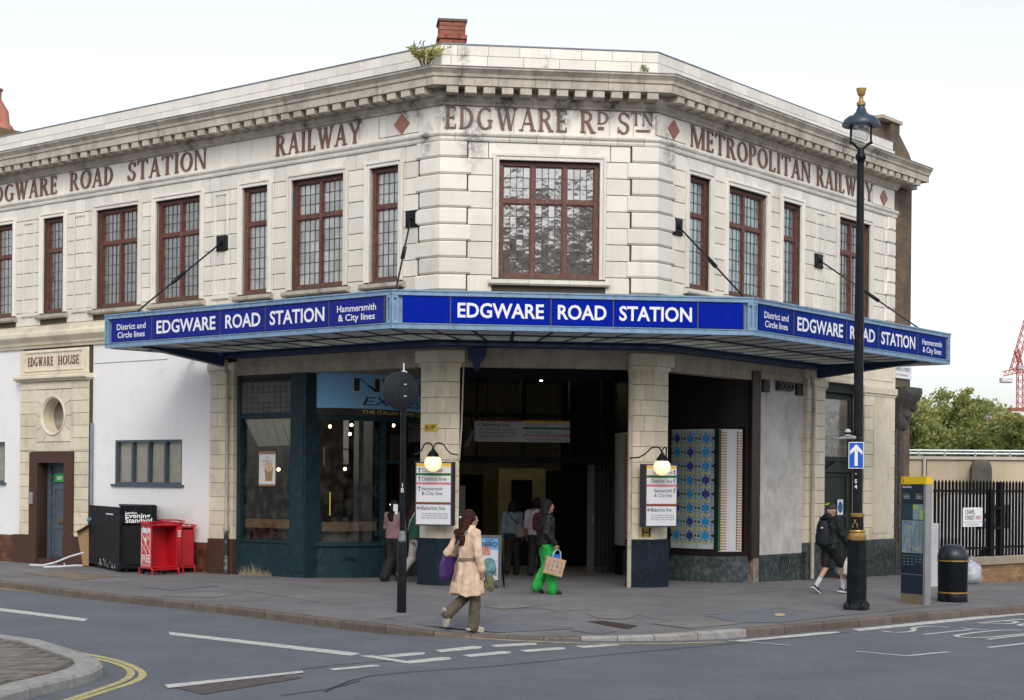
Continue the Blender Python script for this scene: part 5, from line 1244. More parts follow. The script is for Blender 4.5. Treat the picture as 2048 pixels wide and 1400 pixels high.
gm_ = mat('blue_grey_gate_paint', (.03, .035, .045), .4, .3)
u0 = gx(1174); boxo('gate_post', GF, u0, u0+.17, .02, .10, -.15, 2.42, mat('grey_gate_post', (.10, .105, .115), .45, .4), gate)
for i in range(11): obj('gate_bar', MB().box(GF, u0+.21+.048*i, u0+.235+.048*i, .03+.04*(i % 2), .06+.04*(i % 2), -.15, 2.42), gm_, gate, fixn=False)
obj('gate_handle', MB().tube([GF.p(u0+.14, .12, 1.05), GF.p(u0+.14, .12, 1.22)], .012, 6), steel, gate)
# hall shell
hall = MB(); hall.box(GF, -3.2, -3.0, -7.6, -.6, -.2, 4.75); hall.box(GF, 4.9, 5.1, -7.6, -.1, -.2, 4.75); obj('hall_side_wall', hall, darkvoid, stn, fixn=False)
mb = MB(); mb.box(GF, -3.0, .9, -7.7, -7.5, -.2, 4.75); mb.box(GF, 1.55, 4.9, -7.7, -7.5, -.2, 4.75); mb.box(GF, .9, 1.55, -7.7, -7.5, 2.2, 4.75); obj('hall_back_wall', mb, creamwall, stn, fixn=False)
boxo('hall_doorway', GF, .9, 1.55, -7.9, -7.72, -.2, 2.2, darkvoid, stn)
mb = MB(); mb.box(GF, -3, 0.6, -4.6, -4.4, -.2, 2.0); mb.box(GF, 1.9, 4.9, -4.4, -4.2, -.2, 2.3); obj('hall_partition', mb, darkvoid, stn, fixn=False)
mb = MB(); mb.box(GF, 1.62, 1.95, -4.15, -4.05, -.2, 2.35); mb.box(GF, 2.5, 2.85, -4.15, -4.05, -.2, 2.35); mb.box(GF, 1.95, 2.5, -4.15, -4.05, 2.05, 2.35); obj('hall_door_frame', mb, creamwall, stn, fixn=False)
for px_, py_ in ((940, 752), (1083, 758)):
    p0 = GF.p(0, -1.6); d = ray(px_, py_); t = ((p0-Vector((0, 0, HC))).dot(GF.n))/d.dot(GF.n); q = Vector((0, 0, HC))+d*t
    tag(obj('tube_light', MB().tube([q+GF.n*.5+Vector((-.06, 0, 0)), q-GF.n*.5+Vector((.06, 0, 0))], .035, 8), mat('lit_tube', (1, .95, .8), .4, var=0, emit=((1, .86, .5), 16)) if 'lit_tube' not in MATS else MATS['lit_tube'], None), 'lit fluorescent tube in the dark hall, '+('left' if px_ < 1000 else 'right')+' of the two', 'light', 'ticket hall tube lights')
# side glazed screen on the right, behind the gate
mb = MB(); FS = Fr(GF.p(3.9, -.1), math.pi/4-TH-R(100))
for i in range(5):
    mb.box(FS, -4.2+i*1.0, -4.14+i*1.0, -.05, .05, -.1, 4.2)
for z in (1.0, 2.4, 3.2, 4.0): mb.box(FS, -4.2, 0, -.04, .04, z, z+.07)
obj('glazed_partition', mb, darkvoid, stn, fixn=False)
boxo('notice_board', GF, gx(918), gx(938), -1.0, -.97, 1.0, 1.9, mat('faded_notice', (.3, .3, .3), .6), stn)
# hanging line-direction sign
hs_ = thing('hanging_direction_sign', GF.p(2.3, .3, 2.93), 'wide hanging direction sign above the ticket hall opening listing underground lines', 'sign')
HF = Fr(GF.p(0, .25), math.pi/4-TH); a, zt = HF.px(949, 842); b = HF.px(1140, 842)[0]; zb = HF.px(1045, 884)[1]; zt = HF.px(1045, 841)[1]; m_ = HF.px(1045, 860)[0]
sgw = mat('grey_white_sign_face', (.55, .55, .56), .5, var=.03); ink = mat('navy_sign_ink', (.012, .016, .05), .5, var=0)
boxo('board', HF, a, b, -.06, 0, zb, zt, sgw, hs_)
cols = {k: mat('line_'+k, c, .5, var=.03) for k, c in (('yellow', (.72, .43, .01)), ('green', (.005, .13, .03)), ('pink', (.56, .20, .25)), ('brown', (.20, .045, .015)))}
H = zt-zb
for z0, k in ((zt-.045, 'yellow'), (zb+.60*H, 'green'), (zb+.27*H, 'pink')): boxo('line_bar', HF, m_, b, 0, .004, z0, z0+.045, cols[k], hs_)
boxo('line_bar', HF, a, m_, 0, .004, zt-.03, zt, cols['brown'], hs_)
texto('sign_text', HF, '< Bakerloo line', a+.06, zt-.14, .075, .004, ink, hs_, width=.75, bold=.008)
for i, t_ in enumerate(('For the Bakerloo line station', 'turn right at the traffic lights', 'and pass under the flyover')): texto('sign_text', HF, t_, a+.14, zt-.235-.075*i, .045, .004, ink, hs_, width=.86)
for t_, z_ in (('Circle line', .74), ('District line', .42), ('Hammersmith & City line', .08)): texto('sign_text', HF, t_, m_+.10, zb+z_*H, .05, .004, ink, hs_, width=.045*len(t_)*.95)
for u in (a+.3, b-.3): obj('hanger', MB().tube([HF.p(u, -.03, zt), HF.p(u, -.03, 4.7)], .012, 6), black_iron, hs_)
cc = thing('security_camera', GF.p(.75, .4, 3.1), 'grey bullet security camera on a bracket by the mesh screen', 'camera')
p, q = GF.p(gx(928), .35, GF.px(928, 892)[1]), GF.p(gx(944), .15, GF.px(944, 862)[1]); obj('housing', MB().tube([p, q], .055, 8), mat('grey_camera_housing', (.3, .3, .31), .5), cc); obj('bracket', MB().tube([q, q+Vector((-.05, 0, .3)), q+Vector((-.1, .12, .35))], .02, 6), black_iron, cc)

# ---- pillar sign boards, globe lamps, small plates
def pillar_sign(P, ang, half, right, label):
    F = Fr(P, ang); t = thing('direction_sign', F.p(0, .2, 1.17), label, 'sign', 'line direction boards on the pillars')
    z0, z1, w_ = 1.18, 2.34, half
    boxo('case', F, -w_-.025, w_+.025, .06, .26, z0-.03, z1+.03, mat('dark_grey_sign_case', (.045, .045, .055), .45) if 'dark_grey_sign_case' not in MATS else MATS['dark_grey_sign_case'], t)
    boxo('face', F, -w_, w_, .26, .266, z0, z1, mat('white_sign_face', (.66, .67, .70), .45, var=.02) if 'white_sign_face' not in MATS else MATS['white_sign_face'], t)
    H = z1-z0
    for k, f0 in (('yellow', .955), ('green', .80), ('pink', .65), ('brown', .325)): boxo('line_bar', F, -w_, w_, .266, .27, z0+f0*H, z0+(f0+.04)*H, cols[k], t)
    def arrow(u, z, d, s=.05):
        mb = MB(); h = s
        if d == 'up': P_ = [[(-.18*h, -h), (.18*h, -h), (.18*h, .3*h), (-.18*h, .3*h)], [(-.8*h, .1*h), (0, h), (.8*h, .1*h), (0, .45*h)]]
        else: P_ = [[(-.3*h, -.18*h), (h, -.18*h), (h, .18*h), (-.3*h, .18*h)], [(-.1*h, -.8*h), (-.1*h+.2*h, -.8*h), (-.55*h, 0), (.1*h, .8*h), (-.1*h, .8*h), (-h, 0)]]
        for i, pl in enumerate(P_): mb.quad(*[F.p(u+a, .268+.0005*i, z+b) for a, b in pl])
        obj('arrow', mb, ink, t)
    rows = (('Circle line', .865), ('District line', .715), ('Hammersmith', .555), ('& City line', .48))
    for s_, f0 in rows:
        wd = .041*len(s_)*.92
        if right: texto('sign_text', F, s_, w_-.10, z0+f0*H, .068, .268, ink, t, align='R', width=wd, bold=.006)
        else: texto('sign_text', F, s_, -w_+.11, z0+f0*H, .068, .268, ink, t, width=wd, bold=.006)
    for f0 in (.89, .745, .585): arrow((w_-.05) if right else (-w_+.06), z0+f0*H, 'up')
    texto('sign_text', F, 'Bakerloo line', -w_+.11, z0+.235*H, .075, .268, ink, t, width=.47, bold=.006); arrow(-w_+.06, z0+.265*H, 'left')
    for i, s_ in enumerate(('For the Bakerloo line station', 'turn left at the end of the road,', 'then right at the traffic lights')): texto('sign_text', F, s_, -w_+.11, z0+(.165-.035*i)*H, .028, .268, ink, t, width=.53)
    return t
angM = math.pi/4-TH
pillar_sign(PA, angM-R(22.5), .345, False, 'white line direction board with a left-aligned list on the pillar nearest the coffee shop')
pillar_sign(PB, angM+R(22.5), .345, True, 'white line direction board with a right-aligned list on the pillar beside the mosaic kiosk')
def globe(P, ang, px_, py_, label):
    F = Fr(P, ang); t = thing('globe_lamp', F.p(0, .5, 2.2), label, 'lamp', 'lit globe lamps on the pillars')
    u, z = F.px(px_, py_, .52)
    g_ = obj('globe', MB().ball(F.p(u, .52, z), .165, 20, 14), warm_globe, t, smooth=True)
    obj('cap', MB().lathe(F.p(u, .52, z+.12), [(.12, -.005), (.10, .05), (.05, .11), (.03, .14), (.02, .17)], 16), black_iron, t, smooth=True)
    top = F.p(u, .50, z+.29)
    for sg_ in (-1, 1):
        e = F.p(u+sg_*.42, .05, z+.17); mid = [F.p(u+sg_*.10, .48, z+.385), F.p(u+sg_*.18, .40, z+.36), F.p(u+sg_*.24, .30, z+.25), F.p(u+sg_*.32, .2, z+.18)]
        obj('arm', MB().tube([top, F.p(u+sg_*.04, .5, z+.36)]+mid+[e], .014, 6), black_iron, t, smooth=True)
    pl = bpy.data.lights.new('globe_bulb', 'POINT'); pl.energy = 8; pl.color = (1, .72, .4); pl.shadow_soft_size = .16
    po_ = bpy.data.objects.new('globe_bulb', pl); COL.objects.link(po_); po_.parent = t; po_.location = F.p(u, .52, z)-WORLD[t.name]
    g_.visible_shadow = True
    return t
globe(PA, angM-R(10), 866, 926, 'lit globe wall lamp on curved arms over the pillar nearest the coffee shop')
globe(PB, angM+R(22.5), 1324, 934, 'lit globe wall lamp on curved arms over the pillar beside the mosaic kiosk')
ys = mat('yellow_plate', (.62, .42, .02), .5, var=.08)
rv = boxo('yellow_plate', FL, -.36, -.03, .003, .012, 2.96, 3.10, ys, None); tag(rv, 'small yellow RVP plate on the left pillar', 'sign'); texto('plate_text', FL, 'RVP', -.195, 2.985, .085, .014, blk, rv, align='C', width=.24, bold=.02)
hy = boxo('hydrant_plate', FM, 3.97, 4.16, .003, .012, .95, 1.14, ys, None); tag(hy, 'small yellow and black hydrant plate low on the right pillar', 'sign')
mb = MB(); mb.box(FM, 3.985, 4.015, .012, .015, .96, 1.13); mb.box(FM, 4.115, 4.145, .012, .015, .96, 1.13); mb.box(FM, 4.015, 4.115, .012, .015, 1.03, 1.06); obj('plate_letter', mb, blk, hy, fixn=False); texto('plate_text', FM, '9', 4.065, 1.075, .045, .014, blk, hy, align='C'); texto('plate_text', FM, '12', 4.065, .97, .045, .014, blk, hy, align='C')
# ================================================================== street furniture
# ---- sign pole seen from behind (no entry disc faces away)
c = PP(803, 1225)
t = thing('sign_pole', c, 'black traffic sign pole with a round disc seen from behind, near the kerb', 'sign pole')
sc_ = c.y/FPX; zp = lambda y: HC-(y-962)*sc_
obj('lower_sleeve', MB().lathe(c, [(.072, -.05), (.072, zp(1088)), (.066, zp(1084)), (.06, zp(1080))], 18), black_iron, t, smooth=True)
obj('collar', MB().lathe(c, [(.066, zp(1085)), (.05, zp(1068)), (.045, zp(1062))], 16), mat('worn_steel_collar', (.22, .24, .26), .5, .4, dirt=((.03, .03, .035), .4, 20)), t, smooth=True)
obj('pole', MB().lathe(c, [(.042, zp(1064)), (.042, zp(748)), (.02, zp(746))], 16), black_iron, t, smooth=True)
dc = Vector((c.x-.085, c.y-.0, zp(782)))
DF = Fr((c.x-.045, c.y-.07, zp(782)), R(28))
mb = MB(); R_ = .292; rings = [[DF.p(r*math.cos(2*math.pi*k/32), o, r*math.sin(2*math.pi*k/32)) for k in range(32)] for r, o in ((R_*.97, -.03), (R_, -.02), (R_, .02), (R_*.93, .03))]; mb.loft(rings); 
obj('disc', mb, mat('grey_sign_back', (.014, .017, .023), .5, var=.2, spec=.2, dirt=((.06, .06, .07), .25, 12)), t, smooth=True)
for dz in (.095, -.085): obj('clamp', MB().lathe((c.x, c.y, zp(782)+dz), [(.046, -.012), (.056, -.012), (.056, .012), (.046, .012)], 14), steel, t, smooth=True); obj('clamp_bar', MB().tube([(c.x-.11, c.y-.08, zp(782)+dz), (c.x+.05, c.y-.06, zp(782)+dz)], .012, 6), steel, t)
obj('finial', MB().lathe((c.x, c.y, zp(748)), [(.055, 0), (.055, .035), (.02, .05), (.012, .06), (.012, .15), (.002, .17)], 12), mat('white_sensor', (.55, .56, .55), .5), t, smooth=True)
nf = Fr((c.x, c.y, 0), 0); texto('number', nf, '1', 0, zp(975), .065, .044, signwhite, t, align='C'); texto('number', nf, 'B', 0, zp(985), .065, .044, signwhite, t, align='C')
# ---- street lamp, right
c = PP(1713, 1219); sc_ = c.y/FPX
zl = lambda y: HC-(y-YH-(1716-1024)*SR)*sc_
t = thing('street_lamp', c, 'tall black and gold street lamp with a bell-shaped lantern beside the kerb', 'street lamp')
def octo(mb, r, z0, z1, n=8, r1=None): mb.lathe(c, [(r, z0), (r1 or r, z1)], n); return mb
zb = c.z
ped = MB(); ped.lathe(c, [(.20, zb-.05-zb), (.20, .03), (.175, .10), (.165, .16), (.16, zl(1082)-zb), (.15, zl(1080)-zb)], 8); obj('pedestal', ped, black_iron, t)
for k in range(4):
    a = k*math.pi/2+.4; p = c+Vector((math.cos(a)*.185, math.sin(a)*.185, 0)); obj('foot', MB().lathe(p, [(.06, -.03), (.06, .07), (.04, .12), (.01, .14)], 8), black_iron, t, smooth=True)
Z = lambda y: zl(y)-zb
obj('gold_ring', MB().lathe(c, [(.135, Z(1081)), (.15, Z(1076)), (.15, Z(1070)), (.12, Z(1066)), (.135, Z(1062)), (.13, Z(1060))], 18), gold, t, smooth=True)
cw_ = obj('column_drum', MB().lathe(c, [(.105, Z(1060)), (.10, Z(1036)), (.10, Z(1034))], 18), black_iron, t, smooth=True)
obj('gold_ring', MB().lathe(c, [(.10, Z(1034)), (.115, Z(1031)), (.115, Z(1027)), (.095, Z(1026))], 18), gold, t, smooth=True)
mb = MB(); LF = Fr((c.x, c.y, 0), R(-20))
for k, (dx, sg_) in enumerate(((-.045, 1), (.0, -1))):
    pts = []
    for i in range(13):
        a = i/12*2*math.pi; pts.append(LF.p(dx+.02*sg_*math.sin(a), .106, zl(1047)+.06*math.cos(a/2)*(1 if i < 13 else 1)))
    mb.tube(pts, .006, 5)
obj('gold_monogram', mb, gold, t)
obj('shaft', MB().lathe(c, [(.085, Z(1027)), (.08, Z(1022)), (.078, Z(600)), (.062, Z(420)), (.06, Z(330)), (.06, Z(322)), (.085, Z(318)), (.085, Z(310)), (.06, Z(306)), (.055, Z(296))], 18), black_iron, t, smooth=True)
lean = .0
lz = Z
CP = c+Vector((0, 0, 0))
for s_ in (-1, 1):
    b0 = CP+Vector((0, 0, lz(300))); obj('cradle_arm', MB().tube([b0, b0+Vector((s_*.05, 0, .03)), b0+Vector((s_*.12, 0, .10)), b0+Vector((s_*.19, 0, .13))], .022, 8), black_iron, t, smooth=True)
    obj('cradle_rod', MB().tube([CP+Vector((s_*.165, 0, lz(288))), CP+Vector((s_*.165, 0, lz(250)))], .018, 8), black_iron, t, smooth=True)
lens = glass('clear_lamp_glass', (.93, .95, .97), .10, .02, .12)
obj('glass_bowl', MB().lathe(CP, [(.01, lz(287)), (.06, lz(285)), (.11, lz(279)), (.145, lz(268)), (.155, lz(255)), (.155, lz(247))], 24, False), lens, t, smooth=True)
obj('reflector', MB().lathe(CP, [(.13, lz(246)), (.08, lz(256)), (.05, lz(258))], 20), steel, t, smooth=True)
hoodm = mat('blue_black_hood_paint', (.03, .055, .085), .35, var=.2)
obj('hood', MB().lathe(CP, [(.16, lz(246)), (.27, lz(252)), (.305, lz(252)), (.31, lz(248)), (.28, lz(240)), (.24, lz(236)), (.22, lz(234)), (.15, lz(232)), (.09, lz(224)), (.06, lz(214)), (.055, lz(211))], 28), hoodm, t, smooth=True)
obj('gold_finial', MB().lathe(CP, [(.075, lz(211)), (.078, lz(206)), (.04, lz(202)), (.035, lz(193)), (.045, lz(191)), (.06, lz(190)), (.085, lz(178)), (.085, lz(177)), (.07, lz(177))], 14), gold, t, smooth=True)
sf = Fr((c.x, c.y, 0), R(-12))
for s_, y in (('-', 950), ('S', 966), ('4', 977)): texto('number', sf, s_, -.03, zl(y), .06, .080, signwhite, t, align='C', bold=.02)
# one-way sign and camera on the lamp
AF = Fr((c.x, c.y, 0), R(-8)); u0, z0 = AF.px(1697, 937, .12); u1, z1 = AF.px(1728, 884, .12)
aw = thing('one_way_sign', AF.p((u0+u1)/2, .1, z0), 'blue rectangular one-way sign with a white arrow on the lamp column', 'sign')
boxo('rim', AF, u0, u1, .095, .104, z0, z1, signwhite, aw); boxo('face', AF, u0+.012, u1-.012, .104, .108, z0+.012, z1-.012, mat('road_sign_blue', (.005, .10, .50), .4, var=.04), aw)
cu, H = (u0+u1)/2, z1-z0; mb = MB()
mb.quad(*[AF.p(cu+a, .111, z0+b*H) for a, b in ((-.025, .1), (.025, .1), (.025, .7), (-.025, .7))]); mb.quad(*[AF.p(cu+a, .112, z0+b*H) for a, b in ((0, .92), (-.10, .66), (-.10, .52), (0, .73))]); mb.quad(*[AF.p(cu+a, .112, z0+b*H) for a, b in ((0, .92), (0, .73), (.10, .52), (.10, .66))])
obj('arrow', mb, signwhite, aw)
cmr = thing('street_camera', AF.p(-.25, .05, zl(875)), 'small domed camera on a grey arm bracket on the lamp column', 'camera')
obj('arm', MB().tube([AF.p(.05, .03, zl(876)), AF.p(-.16, .05, zl(875)), AF.p(-.33, .05, zl(878))], [.035, .035, .02], 8), mat('grey_camera_arm', (.25, .26, .28), .5), cmr, smooth=True)
obj('dome', MB().lathe(AF.p(-.17, .05, zl(872)), [(.05, 0), (.055, .03), (.055, .06), (.05, .09), (.02, .115)], 14), mat('white_and_black_dome', (.45, .46, .47), .3), cmr, smooth=True)
obj('dome_window', MB().lathe(AF.p(-.17, .05, zl(872)), [(.056, .025), (.0575, .03), (.0575, .055), (.056, .06)], 14), black_iron, cmr, smooth=True)
# ---- wayfinding totem
a, b = PP(1801, 1205), PP(1858, 1211); ang = math.atan2(b.y-a.y, b.x-a.x); L = (b-a).length
TF = Fr((a.x, a.y, min(a.z, b.z)), ang); L = .56
zt = lambda y: HC-(y-971.3)*(a.y-.3)/FPX-min(a.z, b.z)
tt = thing('wayfinding_totem', TF.p(L/2, -.06), 'navy street map totem with a yellow top and steel edge beside the litter bin', 'map totem')
HT = zt(953); k = HT/258.0
navy = mat('navy_totem_panel', (.004, .018, .035), .3, var=.1, coat=.3)
boxo('core', TF, 0, L, -.13, -.004, .17, HT-.13, navy, tt)
boxo('base', TF, 0, L, -.13, 0, -.08, .17, mat('bronze_totem_base', (.28, .22, .14), .5, .5, var=.2), tt)
boxo('yellow_head', TF, -.003, L+.06, -.135, .004, HT-.13, HT, mat('totem_yellow', (.80, .52, .005), .4, var=.03), tt)
boxo('steel_edge', TF, L, L+.055, -.13, .003, -.08, HT-.13, steel, tt)
mapm = mat('pale_map_print', (.20, .29, .33), .4, var=.25, scale=3); mapd = mat('dark_map_print', (.02, .05, .075), .4, var=.3, scale=20); yelp = mat('map_yellow_print', (.42, .42, .08), .5); grn = mat('map_green_print', (.33, .45, .06), .5)
def tz(y): return HT-(y-953)*k
def mp(u0, u1, y0, y1, m_, o, nm='map_print'): return boxo(nm, TF, u0*L, u1*L, -.004, o, tz(y1), tz(y0), m_, tt)
m1 = mp(.04, .97, 1042, 1108, mapm, .001, 'street_map'); m2 = mp(.52, .97, 1009, 1040, mapm, .001, 'area_map'); mp(.04, .50, 1009, 1040, mapd, .001)
mp(.53, .75, 1010, 1019, grn, .0016, 'park_print'); mp(.85, .965, 1022, 1040, grn, .0016, 'park_print')
random.seed(11); rl = MB()
for i in range(26):
    x0 = .05+.9*random.random(); an = random.choice((.35, -1.1, .2, -1.3, 1.5)); y = 1044+random.random()*60; ln = .25+.5*random.random()
    for u_, v_ in ((x0, y),):
        x1, y1 = x0+ln*math.cos(an)*.5, y+ln*60*math.sin(an)
        x1 = max(.045, min(.965, x1)); y1 = max(1043, min(1107, y1)); d = Vector((y1-y, (x0-x1)*80, 0)).normalized(); e = .006
        rl.quad(*[TF.p(L*(px_), .0018+.00002*i, tz(py_)) for px_, py_ in ((x0-e, y-.4), (x0+e, y+.4), (x1+e, y1+.4), (x1-e, y1-.4))])
tag(obj('map_streets', rl, mapd, m1, fixn=False), kind='stuff')
for x, y, w_, h_ in ((.3, 1055, .2, 3), (.25, 1080, .1, 4), (.65, 1098, .15, 4), (.1, 1105, .12, 2.5), (.38, 1092, .08, 5)): mp(x, x+w_, y, y+h_, yelp, .0022, 'map_block')
for i in range(5):
    for j in range(8 if i < 3 else 5): mp(.09+.18*i, .09+.18*i+.07+.04*random.random(), 1113+3*j, 1114.4+3*j, mapm, .0008, 'index_print') if (i*8+j) % 2 == 0 else None
wh = signwhite
texto('totem_text', TF, 'MARYLEBONE', .05*L, tz(971), .032, .001, yelp, tt, width=.34*L); texto('totem_text', TF, 'Edgware Road', .05*L, tz(976), .032, .001, wh, tt, width=.40*L, bold=.02)
for x, y, s_, m_ in ((.08, 990, 'Paddington', yelp), (.1, 994, 'Edgware Rd', wh), (.1, 998, 'Church St', wh), (.66, 990, 'Marylebone', yelp), (.68, 994, 'Baker St', wh), (.66, 998, 'Marylebone', wh)): texto('totem_text', TF, s_, x*L, tz(y), .024, .001, m_, tt, width=.27*L)
mb = MB(); mb.ball(TF.p(.08*L, .006, tz(957.5)), .008, 6, 5); mb.tube([TF.p(.08*L, .006, tz(958.5)), TF.p(.08*L, .006, tz(962)), TF.p(.06*L, .006, tz(965))], .006, 5); mb.tube([TF.p(.08*L, .006, tz(962)), TF.p(.10*L, .006, tz(965))], .006, 5); obj('walking_figure', mb, blk, tt)
boxo('panel_seam', TF, .03*L, .97*L, -.004, .002, tz(1152), tz(1151), steel, tt)
# ---- litter bin
c = PP(1905, 1203); s_ = c.y/FPX; r = 29.5*s_
bn = thing('litter_bin', c, 'black domed litter bin with gold bands beside the map totem', 'litter bin')
hb = lambda y: (1206-y)*s_
obj('body', MB().lathe(c, [(r*.98, -.05), (r, .02), (r, hb(1189)), (r*.96, hb(1187)), (r*.98, hb(1184)), (r*1.0, hb(1126)), (r*1.02, hb(1122))], 28), black_iron, bn, smooth=True)
for y in (1187.5, 1124): obj('gold_band', MB().lathe(c, [(r*1.0, hb(y)-.012), (r*1.035, hb(y)-.012), (r*1.035, hb(y)+.012), (r*1.0, hb(y)+.012)], 28), gold, bn, smooth=True)
obj('dome', MB().lathe(c, [(r*1.0, hb(1122)), (r*1.03, hb(1118)), (r*1.0, hb(1110)), (r*.85, hb(1101)), (r*.6, hb(1094)), (r*.35, hb(1092)), (.01, hb(1092))], 28), mat('blue_black_bin_lid', (.016, .022, .032), .4), bn, smooth=True)
# ---- bin bags
def blob(c, r, sz, seed, n=20, m=14):
    mb = MB().ball(Vector((0, 0, 0)), 1, n, m)
    for i, v in enumerate(mb.v):
        d = 1+.16*mnoise.noise(v*1.7+Vector((seed, 0, 0)))+.10*mnoise.noise(v*4+Vector((seed, 3, 0))); z = v.z*d
        mb.v[i] = Vector((c[0]+v.x*d*r, c[1]+v.y*d*r, c[2]+max(0, (z+.85)/1.85)*sz))
    return mb
plastic = mat('clear_white_plastic', (.42, .45, .50), .25, var=.3, scale=9, coat=.4, bump=.6, bscale=14)
c = PP(1940, 1168); wb = blob(c, .26, .50, 3); wb.tube([c+Vector((0, 0, .46)), c+Vector((.02, 0, .53)), c+Vector((.05, 0, .6))], [.06, .03, .07], 8); tag(obj('refuse_sack', wb, plastic, None, smooth=True), 'knotted clear plastic refuse sack on the pavement behind the litter bin', 'refuse sack')
c = PP(1655, 1158); tag(obj('refuse_sack', blob(Vector((c.x+.55, c.y+.4, c.z)), .32, .36, 8), mat('grey_refuse_plastic', (.30, .32, .36), .3, var=.3, bump=.5, bscale=14), None, smooth=True), 'low grey refuse sack lying behind the walking man', 'refuse sack')
# dark wheeled boxes by the carved post
c = PP(1788, 1150); XF = Fr((c.x-.1, c.y+.9, c.z), R(45))
cb = thing('black_storage_crates', XF.p(.2, 0), 'stacked black crates against the green marble plinth behind the totem', 'crates')
boxo('crate', XF, 0, .55, -.4, 0, 0, .28, darkvoid, cb, .02); boxo('crate', XF, .02, .52, -.38, -.02, .30, .82, darkvoid, cb, .02); boxo('crate_label', XF, .2, .42, -.02, -.012, .55, .72, mat('grey_label', (.3, .3, .32), .6), cb); boxo('crate_strip', XF, .02, .52, -.02, -.008, .34, .36, steel, cb)
# white box behind totem
c = PP(1880, 1180); WBF = Fr((c.x+.05, c.y+1.2, c.z), R(20)); tg = thing('white_box', WBF.p(.1, 0), 'tall white carton standing between the map totem and the fence', 'box'); boxo('carton', WBF, 0, .27, -.25, 0, -.02, 1.30, mat('white_carton', (.45, .45, .47), .7), tg, .01); boxo('carton_flap', WBF, .02, .25, 0, .006, .9, 1.2, mat('grey_carton_print', (.4, .42, .45), .7), tg)
# ---- news stands, left
CF = Fr(PP(238, 1145), R(-44)); FR2 = Fr(PP(238, 1145), R(46))
newsb = mat('scratched_black_metal', (.006, .009, .012), .55, spec=.12, var=.4, scale=5, dirt=((.10, .11, .11), .25, 9))
e = PP(177, 1133); q = PP(238, 1145); ang = math.atan2(q.y-e.y, q.x-e.x); D = (q-e).length; CF = Fr((q.x, q.y, q.z), ang); zc = lambda y: HC-(y-956.7)*q.y/FPX-q.z
ns = thing('newspaper_cabinet', CF.p(-D/2, 0), 'tall scuffed black newspaper cabinet against the white wall', 'news stand')
boxo('side', CF, -D, 0, -.04, 0, .05, zc(1015), newsb, ns, .008)
AB = Fr((q.x, q.y, q.z), ang+R(78)); W2 = .75
boxo('back', AB, .0, W2, -D*.9, -D*.9+.03, .06, zc(1012), darkvoid, ns)
boxo('front_panel', AB, .02, W2, -.06, -.02, zc(1047), zc(1013), newsb, ns)
boxo('front_panel', AB, .02, W2, -.06, -.03, .08, .16, newsb, ns); boxo('inner_shelf', AB, .02, W2, -D*.85, -.1, .30, .33, darkvoid, ns); boxo('end_side', AB, W2, W2+.03, -D*.9, -.02, .06, zc(1013), newsb, ns)
boxo('top', AB, .0, W2+.03, -D*.9, -.02, zc(1014), zc(1011.5), newsb, ns)
boxo('void_fill', AB, .03, W2, -D*.85, -.09, .17, zc(1047), darkvoid, ns)  # solid dark block standing in for the shade inside the open cabinet
for t_, z_, h_, w_ in (('London', 1028, .05, .24), ('Evening', 1036, .10, .52), ('Standard', 1045.5, .10, .56)): texto('masthead', AB, t_, .12, zc(z_), h_, -.018, signwhite, ns, width=w_, bold=.02)
chip = MB(); random.seed(4)
for i in range(26):
    u_, z_ = -D*(.1+.55*random.random()), .08+.16*random.random()**2; s = .012+.02*random.random()
    chip.quad(*[CF.p(u_+s*a, .002+.0001*i, z_+s*b) for a, b in ((-1, -.6), (.6, -1), (1, .4), (-.3, 1))])
tag(obj('paint_chips', chip, signwhite, ns, fixn=False), kind='stuff'); boxo('white_label', CF, -D*.42, -D*.20, 0, .002, zc(1031.5), zc(1029), signwhite, ns)
for u_ in (.15, .6): obj('castor', MB().tube([AB.p(u_, -.08, .03), AB.p(u_, -.04, .03)], .035, 10), black_iron, ns)
redm = mat('red_news_stand_paint', (.50, .008, .016), .35, var=.15, dirt=((.3, .005, .01), .3, 5), coat=.2); redp = mat('red_panel_print', (.58, .02, .03), .45, var=.05); pinkw = mat('white_stand_print', (.72, .66, .66), .5)
def dispenser(c, ang, w_, d_, h, label, front=True):
    F = Fr(c, ang); t = thing('news_dispenser', F.p(w_/2, -d_/2), label, 'news stand', 'red free-newspaper dispensers')
    z0 = .14
    for u in (0, w_-.03):
        obj('side_panel', MB().box(F, u, u+.03, -d_, 0, z0, h, .005), redm, t)
    boxo('back_panel', F, .03, w_-.03, -d_, -d_+.03, z0, h, redm, t); boxo('bottom_tray', F, .03, w_-.03, -d_+.03, 0, z0, z0+.04, redm, t); boxo('top_lid', F, -.01, w_+.01, -d_-.01, .03, h, h+.035, redm, t)
    obj('handle_rail', MB().tube([F.p(-.04, .02, h+.05), F.p(-.04, -d_, h+.07), F.p(w_+.04, -d_, h+.07), F.p(w_+.04, .02, h+.05)], .016, 8), redm, t)
    for u in (0, w_):
        obj('leg_hoop', MB().tube([F.p(u, .06, -.02), F.p(u, .06, .10), F.p(u, .02, .14), F.p(u, -d_-.02, .14), F.p(u, -d_-.06, .10), F.p(u, -d_-.06, -.02)], .022, 8), redm, t)
    obj('foot_bar', MB().tube([F.p(0, .05, .11), F.p(w_, .05, .11)], .02, 8), redm, t)
    for u in (.06, w_-.06): obj('wheel', MB().tube([F.p(u-.02, -d_-.02, .05), F.p(u+.02, -d_-.02, .05)], .055, 12), black_iron, t)
    return t, F
